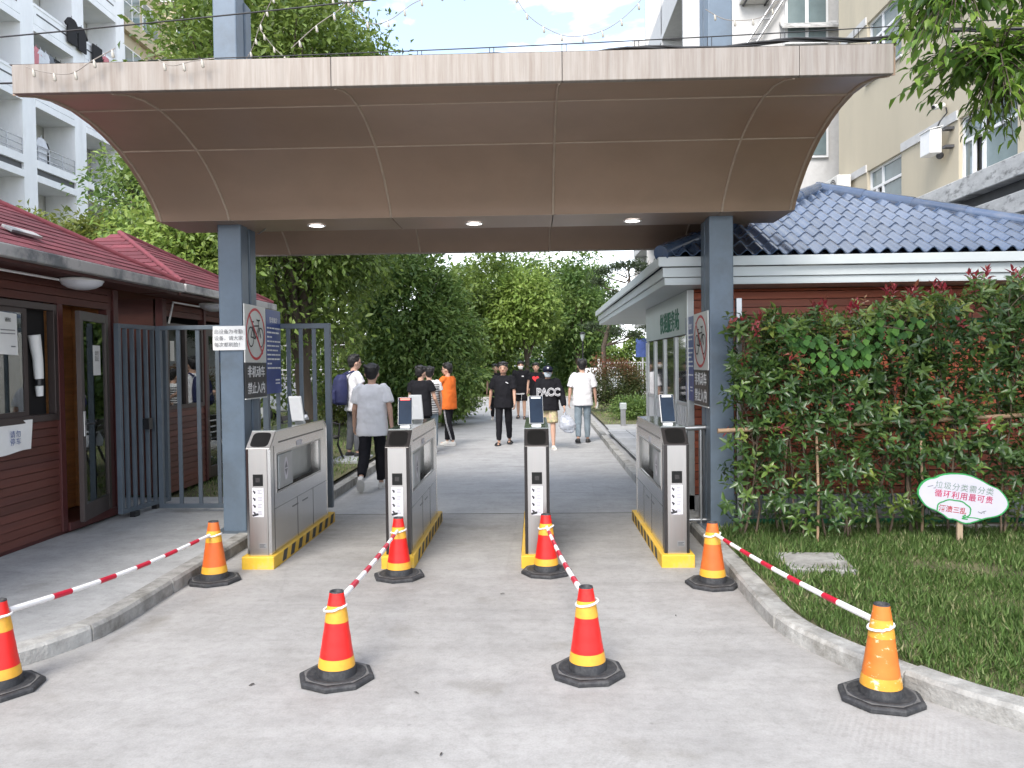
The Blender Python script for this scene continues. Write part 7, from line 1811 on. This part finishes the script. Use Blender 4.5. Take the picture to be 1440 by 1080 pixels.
def person(loc, face, label, H=1.72, shirt=T_WHITE, legs_m=T_BLACK, shoe=SHOE_W, skin=SKIN, hair='short', sleeve=0.55, shorts=False, stride=(0, 0), knees=(4, 4), arms=((5, 6, 12), (5, 6, 12)),
           head_turn=0.0, mask=None, cap=False, glasses=False, lean=0.0, baggy=1.0, hem=0.455, vox=.011, jacket_hem=None, collar=False, slides=False, toes=(0, 0), legw=1.0):
    """local frame: +Y is forward, +X the person's right. face = heading in degrees measured from +Y towards +X.
    stride: thigh swing forward (deg) of right/left; knees: bend; arms: (swing forward, abduct, elbow bend) right/left"""
    t = thing('person', (0, 0, 0), label, 'person', None)
    h = H; X_, Y_, Z_ = Vector((1, 0, 0)), Vector((0, 1, 0)), Vector((0, 0, 1))
    hipz = .53*h
    # legs: compute feet first so the lower one stands on the ground
    J = {}
    for s, k in ((1, 0), (-1, 1)):
        hip = Vector((s*.052*h, 0, hipz)); a = R(stride[k]); b = R(knees[k])
        kn = hip+Vector((s*.006*h, math.sin(a), -math.cos(a)))*.245*h
        an = kn+Vector((s*.004*h, math.sin(a-b), -math.cos(a-b)))*.24*h
        J[s] = [hip, kn, an, a-b]
    low = min(J[s][2].z-(0.040*h if abs(J[s][3]) < .5 else .075*h*0.6) for s in (1, -1))
    for s in (1, -1): J[s][0].z -= low; J[s][1].z -= low; J[s][2].z -= low
    dz = -low; hipc = Vector((0, 0, hipz+dz))
    ln = R(lean); tup = Vector((0, math.sin(ln), math.cos(ln))); tfw = Vector((0, math.cos(ln), -math.sin(ln)))
    tp = lambda z: hipc+tup*((z-.53)*h)      # point on the spine line at relative height z
    sh = {s: tp(.812)+X_*s*.107*h for s in (1, -1)}
    A = {}
    for s, k in ((1, 0), (-1, 1)):
        sw, ab, el = (R(v) for v in arms[k])
        d1 = Vector((s*math.sin(ab), math.sin(sw)*math.cos(ab), -math.cos(sw)*math.cos(ab))); e = sh[s]+d1*.172*h
        d2 = Vector((s*math.sin(ab)*.4, math.sin(sw+el), -math.cos(sw+el))).normalized(); w_ = e+d2*.150*h
        A[s] = (e, w_, d1, d2)
    neck, hc = tp(.835), tp(.925)+tfw*.012*h
    Rh = Matrix.Rotation(-R(head_turn), 3, 'Z')
    hx, hy = Rh @ X_, Rh @ Y_
    # ---- body: one continuous skin surface
    mb = MB()
    loft(mb, [(tp(.50), X_, tfw, .085*h, .055*h), (tp(.56), X_, tfw, .088*h, .058*h), (tp(.64), X_, tfw, .078*h, .052*h), (tp(.74), X_, tfw, .095*h, .058*h), (tp(.79), X_, tfw, .090*h, .046*h), (tp(.825), X_, tfw, .048*h, .034*h)])
    capsule(mb, tp(.81), .033*h, tp(.875)+tfw*.004*h, .031*h)
    mb.ball(hc+Z_*.010*h, .058*h, n=20, m=14, sc=(.90, 1.06, 1.10))
    loft(mb, [(hc+hy*.012*h-Z_*.066*h, hx, hy, .020*h, .022*h), (hc+hy*.010*h-Z_*.050*h, hx, hy, .036*h, .042*h), (hc+hy*.006*h-Z_*.020*h, hx, hy, .046*h, .052*h), (hc+hy*.004*h+Z_*.01*h, hx, hy, .048*h, .054*h)], 20, 2.0)
    capsule(mb, hc+hy*.056*h+Z_*.002*h, .006*h, hc+hy*.063*h-Z_*.016*h, .0095*h, 8)
    for s in (1, -1): mb.ball(hc+hx*s*.052*h-Z_*.008*h, .016*h, n=8, m=6, sc=(.45, .8, 1.15))
    for s in (1, -1):
        e, w_, d1, d2 = A[s]
        capsule(mb, sh[s]-X_*s*.012*h-Z_*.006*h, .022*h, sh[s]+(e-sh[s])*.35, .0245*h); capsule(mb, sh[s]+(e-sh[s])*.3, .0245*h, e, .0205*h); capsule(mb, e, .022*h, w_, .0145*h)
        # hand: palm, four unequal curled fingers, thumb
        side = d2.cross(Y_ if abs(d2.y) < .8 else Z_).normalized(); pn = side.cross(d2).normalized()   # pn points forward-ish: thumb side
        inw = (-X_*s); inw = (inw-d2*inw.dot(d2)).normalized(); thd = d2.cross(inw).normalized()
        if thd.y < 0: thd = -thd
        palm = w_+d2*.028*h
        loft(mb, [(w_+d2*.004*h, thd, inw, .016*h, .011*h), (w_+d2*.025*h, thd, inw, .023*h, .010*h), (w_+d2*.048*h, thd, inw, .024*h, .009*h)], 12, 2.0)
        for q, (o, l_) in enumerate(((.0175, .040), (.006, .046), (-.006, .043), (-.0175, .034))):
            b0 = w_+d2*.046*h+thd*o*h; b1 = b0+(d2*.85+inw*.35).normalized()*l_*.5*h; b2 = b1+(d2*.45+inw*.85).normalized()*l_*.5*h
            capsule(mb, b0, .0056*h, b1, .0052*h, 8); capsule(mb, b1, .0052*h, b2, .0044*h, 8)
        b0 = w_+d2*.018*h+thd*.018*h; b1 = b0+(d2*.6+thd*.8).normalized()*.022*h; b2 = b1+(d2*.9+thd*.25+inw*.3).normalized()*.02*h
        capsule(mb, b0, .0075*h, b1, .0062*h, 8); capsule(mb, b1, .006*h, b2, .005*h, 8)
    for s in (1, -1):
        hip, kn, an, ang = J[s]
        q_ = 1.0 if shorts else .74; capsule(mb, hip, .046*h*q_, kn, .031*h*q_); capsule(mb, kn, .031*h*q_, kn.lerp(an, .35)-Y_*.008*h*q_, .031*h*q_); capsule(mb, kn.lerp(an, .35)-Y_*.006*h*q_, .030*h*q_, an, .018*h)
        fdir = Vector((0, math.cos(max(-1.1, ang)), math.sin(max(-1.1, ang)))) if ang < -.5 else Y_
        capsule(mb, an-Z_*.018*h-fdir*.012*h, .018*h, an-Z_*.022*h+fdir*.085*h, .014*h)
    fuse('body', mb, skin, t, vox, 3)
    # ---- shirt
    bw = baggy; mb = MB()
    hz = hem
    loft(mb, [(tp(hz), X_, tfw, .112*h*bw, .078*h*bw), (tp(hz+.02), X_, tfw, .112*h*bw, .078*h*bw), (tp(.56), X_, tfw, .105*h*bw, .074*h*bw), (tp(.64), X_, tfw, .102*h*bw, .072*h*bw), (tp(.72), X_, tfw, .108*h, .073*h), (tp(.785), X_, tfw, .112*h, .062*h), (tp(.818), X_, tfw, .088*h, .048*h), (tp(.843), X_, tfw, .048*h, .042*h)], 32, 2.5)
    for s in (1, -1):
        e, w_, d1, d2 = A[s]
        if sleeve <= 1.0:
            q = sh[s]+d1*.172*h*sleeve; capsule(mb, sh[s]-X_*s*.016*h, .037*h, sh[s]+d1*.03*h, .037*h)
            mb.tube([sh[s]+d1*.0*h, sh[s]+d1*.05*h, q], [.036*h, .0375*h*bw, .041*h*bw], 18)
        else:
            capsule(mb, sh[s]-X_*s*.012*h, .042*h, sh[s]+d1*.03*h, .042*h); capsule(mb, sh[s], .041*h, e, .034*h*bw); mb.tube([e, e.lerp(w_, .5), e.lerp(w_, sleeve-1.0)], [.034*h*bw, .031*h*bw, .024*h*bw], 16)
    if collar: mb.tube([tp(.835)+Vector((math.cos(a)*.046*h, math.sin(a)*.042*h, 0)) for a in [2*math.pi*i/16 for i in range(17)]], .012*h, 8)
    fuse('shirt' if not collar else 'jacket', mb, shirt, t, .013, 3, fold=.022)
    # ---- trousers or shorts
    mb = MB(); lw = legw
    loft(mb, [(tp(.445), X_, tfw, .078*h, .062*h), (tp(.50), X_, tfw, .094*h, .066*h), (tp(.575), X_, tfw, .090*h, .062*h)], 26, 2.3)
    for s in (1, -1):
        hip, kn, an, ang = J[s]
        if shorts: mb.tube([hip+Z_*.02*h, hip.lerp(kn, .5), hip.lerp(kn, .86)], [.052*h, .054*h*lw, .056*h*lw], 18); capsule(mb, hip, .05*h, hip.lerp(kn, .3), .052*h)
        else:
            capsule(mb, hip, .054*h, kn, .042*h*lw); k2 = kn.lerp(an, .9)
            mb.tube([kn+Z_*.02*h, kn, kn.lerp(an, .5), k2], [.040*h*lw, .041*h*lw, .037*h*lw, .031*h*lw], 18); capsule(mb, kn, .0405*h*lw, kn.lerp(an, .2), .039*h*lw)
    fuse('shorts' if shorts else 'trousers', mb, legs_m, t, .013, 3, fold=.020)
    # ---- shoes
    for s in (1, -1):
        hip, kn, an, ang = J[s]
        fdir = Vector((0, math.cos(max(-1.1, ang)), math.sin(max(-1.1, ang)))) if ang < -.35 else Y_.copy()
        ud = Vector((0, -fdir.z, fdir.y)); to = Matrix.Rotation(-s*R(8), 3, 'Z'); fdir = to @ fdir
        b = an-ud*.040*h; sx_ = fdir.cross(ud).normalized()
        mb = MB(); Lh, Lt = -.035*h, .118*h
        def ringat(f, hw2, ht, z0=0.0): return (b+fdir*(Lh+(Lt-Lh)*f)+ud*(z0+ht/2), sx_, ud, hw2, ht/2)
        hh_ = (.020 if slides else .045)
        loft(mb, [ringat(0.0, .016*h, .030*h), ringat(.08, .022*h, hh_*h*1.1), ringat(.35, .024*h, hh_*h*1.1), ringat(.65, .029*h, .030*h if not slides else .014*h), ringat(.9, .026*h, .020*h if not slides else .012*h), ringat(1.0, .012*h, .012*h)], 16, 2.6)
        so = fuse('shoe', mb, shoe, t, .008, 2)
        mb = MB(); loft(mb, [(b+fdir*(Lh+(Lt-Lh)*f)+ud*z, fdir, sx_, 0, 0) for f, z in ()] or [(b+fdir*(Lh+Lt)/2-ud*.004*h, fdir, sx_, (Lt-Lh)/2*1.02, .030*h), (b+fdir*(Lh+Lt)/2+ud*.008*h, fdir, sx_, (Lt-Lh)/2*1.02, .030*h)], 24, 2.4)
        mb.build('sole', SHOE_W if shoe is SHOE_W else SHOE_K, so)
        if slides:
            mb = MB(); mb.tube([b+fdir*.065*h+sx_*.03*h*math.cos(a)+ud*.034*h*math.sin(a) for a in [math.pi*i/8 for i in range(9)]], .010*h, 6); mb.build('strap', SHOE_K, so)
    # ---- hair
    mb = MB()
    if not cap:
        ht = .062*h
        mb.ball(hc+Z_*.024*h-hy*.010*h, ht, n=20, m=14, sc=(.93, 1.02, 1.02))
        mb.ball(hc-hy*.030*h-Z_*.004*h, .047*h, n=16, m=10, sc=(1.0, .75, 1.0))
        g = random.Random(int(abs(loc[0]*1000)))
        for q in range(26):
            a = g.uniform(0, 6.283); r_ = .048*h if hair == 'short' else .054*h
            pz = hc+hx*math.cos(a)*r_+hy*(math.sin(a)*r_-.006*h)+Z_*(.045*h+g.uniform(-.01, .022)*h)
            if math.sin(a) > .35 and hair == 'short': pz = pz+Z_*.012*h
            mb.ball(pz, .014*h, n=8, m=6)
        if hair == 'fringe':
            for q in range(7): mb.ball(hc+hx*(q-3)*.013*h+hy*(.046-.002*(q-3)**2*.4)*h+Z_*.038*h, .0125*h, n=8, m=6)
        fuse('hair', mb, HAIR, t, .008, 2)
    else:
        mb.ball(hc+Z_*.024*h, .064*h, n=20, m=12, sc=(.96, 1.05, .85)); fuse('cap', mb, T_NAVY, t, .009, 2)
        mb = MB(); loft(mb, [(hc+hy*.085*h+Z_*.022*h, hx, hy, .05*h, .045*h), (hc+hy*.085*h+Z_*.028*h, hx, hy, .05*h, .045*h)], 20); mb.build('cap_peak', T_NAVY, t)
        mb = MB(); mb.ball(hc-hy*.030*h-Z_*.01*h, .046*h, n=14, m=10, sc=(1, .7, .9)); fuse('hair', mb, HAIR, t, .009, 2)
        mb = MB(); mb.ball(hc+hy*.062*h+Z_*.048*h, .012*h, n=8, m=6, sc=(1.2, .4, 1)); mb.build('cap_badge', T_WHITE, t)
    # ---- face
    for s in (1, -1):
        mb = MB(); mb.ball(hc+hx*s*.021*h+hy*.0535*h+Z_*.004*h, .0062*h, n=10, m=6, sc=(1.5, .5, .75)); mb.build('eye', EYEW, t)
        mb = MB(); mb.tube([hc+hx*s*.011*h+hy*.058*h+Z_*.0165*h, hc+hx*s*.022*h+hy*.0565*h+Z_*.0185*h, hc+hx*s*.033*h+hy*.050*h+Z_*.015*h], .0026*h, 6); mb.build('eyebrow', HAIR, t)
    if mask:
        mb = MB(); loft(mb, [(hc+hy*.030*h-Z_*.062*h, hx, hy, .026*h, .022*h), (hc+hy*.028*h-Z_*.045*h, hx, hy, .040*h, .034*h), (hc+hy*.026*h-Z_*.02*h, hx, hy, .046*h, .042*h), (hc+hy*.026*h-Z_*.002*h, hx, hy, .040*h, .040*h)], 20, 2.0); fuse('face_mask', mb, mask, t, .008, 2)
        for s in (1, -1):
            mb = MB(); mb.tube([hc+hx*s*.044*h+hy*.03*h-Z_*.01*h, hc+hx*s*.054*h-Z_*.002*h], .0018*h, 5); mb.build('mask_loop', mask, t)
    else:
        mb = MB(); mb.tube([hc-hx*.014*h+hy*.0555*h-Z_*.034*h, hc+hy*.060*h-Z_*.0335*h, hc+hx*.014*h+hy*.0555*h-Z_*.034*h], [.0018*h, .0036*h, .0018*h], 8); mb.build('mouth', LIP, t)
    if glasses:
        mb = MB()
        for s in (1, -1):
            c = hc+hx*s*.022*h+hy*.062*h+Z_*.003*h; mb.tube([c+hx*.016*h*math.cos(a)+Z_*.011*h*math.sin(a) for a in [2*math.pi*i/14 for i in range(15)]], .0016*h, 5)
            mb.tube([c+hx*s*.016*h, hc+hx*s*.05*h+Z_*.004*h], .0016*h, 5)
        mb.build('glasses', M_black, t)
    t.location = loc; t.rotation_euler = (0, 0, -R(face))
    t['_h'] = h
    return t, dict(tp=tp, A=A, J=J, hc=hc, h=h, tfw=tfw)
def chest_point(info, x, z, out=.085):
    return info['tp'](z)+Vector((x, 0, 0))+info['tfw']*out*info['h']
def on_person(t, fn):
    """run fn while the person sits unrotated at the origin, so that parts land in its frame"""
    l, r_ = t.location.copy(), t.rotation_euler.copy(); t.location = (0, 0, 0); t.rotation_euler = (0, 0, 0); fn(); t.location = l; t.rotation_euler = r_

# 1 walking away in a light grey T-shirt
person((-2.20, 10.45, 0), -3, 'student walking away in a light grey T-shirt and black trousers, nearest the turnstiles', H=1.70, shirt=T_GREY, legs_m=T_BLACK, shoe=SHOE_W, hair='fringe', stride=(10, -16), knees=(8, 30), arms=((-8, 12, 8), (8, 12, 12)), baggy=1.14, hem=.435, sleeve=.72, legw=1.12, vox=.0095)
# 2 standing with a backpack, facing right
p, inf = person((-3.12, 13.35, 0.10), 58, 'student in a white T-shirt with glasses and a dark blue backpack at the lawn edge', H=1.76, shirt=T_WHITE, legs_m=T_GREYP, shoe=SHOE_K, stride=(3, -3), arms=((20, 6, 50), (5, 6, 20)), glasses=True, baggy=1.06, vox=.0105)
def bp_world(v): 
    a = -R(58); v = Vector(v); return Vector((v.x*math.cos(a)-v.y*math.sin(a)-3.12, v.x*math.sin(a)+v.y*math.cos(a)+13.35, v.z+.10))
bk = thing('backpack', tuple(bp_world((0, -.2, 1.1))), 'dark blue backpack on the back of the student in white by the lawn', 'backpack')
def bmesh_part(name, pieces, m, voxel=.013, fold=.012):
    mb = MB(); pieces(mb); v = [bp_world(q)-bk.location for q in mb.v]; mb.v = [tuple(q) for q in v]; return fuse(name, mb, m, bk, voxel, 3, fold)
def sack(mb): loft(mb, [(Vector((0, -.235, .90)), Vector((1, 0, 0)), Vector((0, 1, 0)), .13, .08), (Vector((0, -.25, .95)), Vector((1, 0, 0)), Vector((0, 1, 0)), .165, .115), (Vector((0, -.25, 1.15)), Vector((1, 0, 0)), Vector((0, 1, 0)), .17, .12), (Vector((0, -.235, 1.34)), Vector((1, 0, 0)), Vector((0, 1, 0)), .15, .10), (Vector((0, -.21, 1.42)), Vector((1, 0, 0)), Vector((0, 1, 0)), .10, .06)], 24, 3)
bmesh_part('sack', sack, BACKP)
bmesh_part('front_pocket', lambda mb: loft(mb, [(Vector((0, -.36, .93)), Vector((1, 0, 0)), Vector((0, 1, 0)), .11, .04), (Vector((0, -.385, 1.0)), Vector((1, 0, 0)), Vector((0, 1, 0)), .125, .05), (Vector((0, -.37, 1.16)), Vector((1, 0, 0)), Vector((0, 1, 0)), .115, .035)], 20, 3), BACKP)
for s in (1, -1): bmesh_part('strap', lambda mb: mb.tube([(s*.09, -.16, 1.42), (s*.10, -.04, 1.475), (s*.105, .09, 1.42), (s*.11, .135, 1.30), (s*.13, .10, 1.12), (s*.14, -.06, 1.02)], .019, 8), BACKP, .009, 0)
mb = MB(); mb.tube([bp_world(q) for q in ((-.06, -.435, 1.14), (0, -.445, 1.09), (.05, -.44, 1.02))], .006, 6); mb.build('cord', M_fest, bk)
# 3 black T-shirt seen from behind, 4 striped shirt beside him, 5 orange T-shirt
person((-2.06, 14.0, 0), 8, 'student in a black T-shirt seen from behind above the second turnstile', H=1.66, shirt=T_BLACK, legs_m=T_BLACK, shoe=SHOE_K, hair='fringe', head_turn=25, arms=((8, 14, 35), (12, 10, 60)), baggy=1.1, vox=.0115)
p4, i4 = person((-2.03, 14.9, 0), -20, 'student in a striped T-shirt and jeans half hidden behind the one in black', H=1.64, shirt=T_STRIPE, legs_m=T_JEAN, shoe=SHOE_W, hair='fringe', arms=((5, 10, 12), (5, 10, 12)), baggy=1.1, vox=.0115)
def stripes():
    for k in range(13):
        z = .47+k*.027; mb = MB(); c = i4['tp'](z); pts = []
        for j in range(32):
            a = 2*math.pi*j/32; ca, sa = math.cos(a), math.sin(a); bw = 1.1 if z < .66 else 1.02
            pts.append(c+Vector((math.copysign(abs(ca)**.8, ca)*.111*1.64*bw, math.copysign(abs(sa)**.8, sa)*.0775*1.64*bw, 0)))
        mb.tube(pts+[pts[0]], .0065, 5, cap=False); mb.build('stripe', T_BLACK, p4)
on_person(p4, stripes)
p5, i5 = person((-1.80, 16.05, 0), -62, 'student in an orange T-shirt and black track trousers with white side stripes', H=1.71, shirt=T_ORANGE, legs_m=T_BLACK, shoe=SHOE_W, head_turn=-20, glasses=True, stride=(10, -8), knees=(6, 8), arms=((10, 5, 20), (35, 4, 60)), baggy=1.12, hem=.45, sleeve=.85, vox=.011)
def side_stripes():
    for s in (1, -1):
        hip, kn, an, ang = i5['J'][s]; o = Vector((s*.052*1.71, 0, 0)); mb = MB()
        for d in (-.010, .012): mb.tube([hip+o*1.05+Vector((0, d, -.02)), kn+o*.82+Vector((0, d, 0)), an+o*.62+Vector((0, d, .05))], .004, 5)
        mb.build('side_stripe', T_WHITE, p5)
on_person(p5, side_stripes)
# 6 black T-shirt walking towards the camera
p6, i6 = person((-0.66, 16.1, 0), 183, 'student all in black with a dark fringe walking towards the gate in slides', H=1.72, shirt=T_BLACK, legs_m=T_BLACK, shoe=SHOE_K, skin=SKIN2, hair='fringe', stride=(9, -9), knees=(3, 10), arms=((-12, 16, 8), (10, 8, 15)), baggy=1.08, sleeve=.8, slides=True, vox=.011)
def logo6():
    mb = MB(); mb.obox(chest_point(i6, -.085, .755, .078), (.026, 0, .012), (0, .004, 0), (-.003, 0, .008)); mb.build('chest_print', T_WHITE, p6)
on_person(p6, logo6)
# 7-9 farther group
p7, i7 = person((-1.20, 23.4, 0), 176, 'student in black at the rear left of the walking group, face bare', H=1.68, shirt=T_BLACK, legs_m=T_BLACK, shoe=SHOE_W, hair='fringe', stride=(8, -8), knees=(4, 10), arms=((5, 12, 10), (-5, 12, 10)), vox=.014)
def logo7():
    mb = MB(); mb.obox(chest_point(i7, -.04, .76, .076), (.03, 0, .035), (0, .004, 0), (-.012, 0, .014)); mb.build('chest_print', T_WHITE, p7)
on_person(p7, logo7)
p8, i8 = person((-0.44, 23.7, 0), 181, 'student in black jacket, black shorts and white face mask at the rear of the group', H=1.76, shirt=T_BLACK, legs_m=T_BLACK, shoe=SHOE_K, hair='fringe', mask=MASKW, shorts=True, sleeve=1.85, collar=True, stride=(-8, 10), knees=(10, 4), arms=((8, 10, 20), (8, 10, 20)), baggy=1.1, vox=.014)
def hem8():
    mb = MB(); loft(mb, [(i8['tp'](.432), Vector((1, 0, 0)), Vector((0, 1, 0)), .105*1.76, .075*1.76), (i8['tp'](.458), Vector((1, 0, 0)), Vector((0, 1, 0)), .108*1.76, .079*1.76)], 26, 2.5); mb.build('shirt_hem', T_WHITE, p8)
    mb = MB(); mb.obox(chest_point(i8, -.06, .745, .078), (.03, 0, 0), (0, .004, 0), (0, 0, .018)); mb.build('chest_print', T_WHITE, p8)
    mb = MB(); mb.tube([chest_point(i8, -.02, .43, .07), chest_point(i8, -.015, .33, .068)], .006, 5); mb.build('drawstring', T_WHITE, p8)
on_person(p8, hem8)
p9, i9 = person((0.02, 22.6, 0), 186, 'student in a black T-shirt with a red heart print behind the capped student', H=1.70, shirt=T_BLACK, legs_m=T_BLACK, shoe=SHOE_K, hair='fringe', stride=(6, -6), arms=((4, 10, 12), (4, 10, 12)), baggy=1.08, vox=.014)
def heart():
    pts = []
    for i in range(28):
        a = 2*math.pi*i/28; pts.append((16*math.sin(a)**3*.0062, (13*math.cos(a)-5*math.cos(2*a)-2*math.cos(3*a)-math.cos(4*a))*.0062))
    c = chest_point(i9, 0.0, .735, .076); mb = MB(); mb.prism([c+Vector((-a, 0, b)) for a, b in pts], (0, .012, 0)); mb.build('heart_print', mat('heart_red', (.72, .03, .04), .6), p9)
on_person(p9, heart)
# 10 capped student with lettered sweater and plastic bag
p10, i10 = person((0.24, 15.25, 0), 178, 'capped student in a face mask and black lettered sweater carrying a plastic bag', H=1.64, shirt=T_BLACK, legs_m=T_FLOR, shoe=SHOE_W, cap=True, mask=MASK, shorts=True, sleeve=1.92, collar=False, stride=(-6, 10), knees=(6, 3), arms=((4, 14, 14), (8, 20, 14)), baggy=1.22, hem=.47, legw=1.15, vox=.011)
def pacc():
    c = chest_point(i10, 0.0, .685, .096)
    text('lettering', 'PACC', .205, c, (-1, 0, 0), (0, 0, 1), T_WHITE, p10, extrude=.004, offset=.010, xs=.86)
    text('lettering', 'PACC', .205, c+Vector((0, .006, 0)), (-1, 0, 0), (0, 0, 1), T_BLACK, p10, extrude=.004, offset=-.004, xs=.86)
on_person(p10, pacc)
e, w_, d1, d2 = i10['A'][-1]
a = -R(178); hd_ = w_+d2*.07*1.64
hw3 = Vector((hd_.x*math.cos(a)-hd_.y*math.sin(a)+.24, hd_.x*math.sin(a)+hd_.y*math.cos(a)+15.25, hd_.z))
pb = thing('plastic_bag', tuple(hw3), 'filled translucent white plastic bag carried by the capped student', 'bag')
M_bag = mat('thin_plastic', (.62, .66, .74), .35, var=.1, scale=9, bump=.5, bscale=16); M_bag.node_tree.nodes['Principled BSDF'].inputs['Transmission Weight'].default_value = .35
cc_ = hw3+Vector((.04, 0, -.24))
mb = MB(); mb.ball(cc_, .155, n=20, m=14, sc=(1.0, .7, 1.0)); mb.ball(cc_+Vector((-.05, 0, .1)), .10, n=14, m=8, sc=(.9, .6, 1.0)); mb.ball(cc_+Vector((.05, 0, -.07)), .12, n=14, m=8, sc=(1, .7, .8))
mb.v = [tuple(Vector(v)-pb.location) for v in mb.v]; fuse('pouch', mb, M_bag, pb, .014, 2, fold=.05)
for s in (-1, 1):
    mb = MB(); mb.tube([hw3+Vector((0, s*.012, .01)), hw3+Vector((.01+s*.02, s*.02, -.05)), cc_+Vector((-.02+s*.05, s*.03, .15))], [.010, .012, .03], 8); mb.build('handle', M_bag, pb)
# 11 white T-shirt and washed jeans walking away
person((0.98, 16.4, 0), 2, 'student walking away in a white T-shirt and washed blue jeans near the right kerb', H=1.75, shirt=T_WHITE, legs_m=T_JEAN, shoe=SHOE_K, stride=(4, -7), knees=(4, 12), arms=((2, 13, 10), (-4, 13, 10)), baggy=1.12, hem=.45, sleeve=.85, vox=.0105)
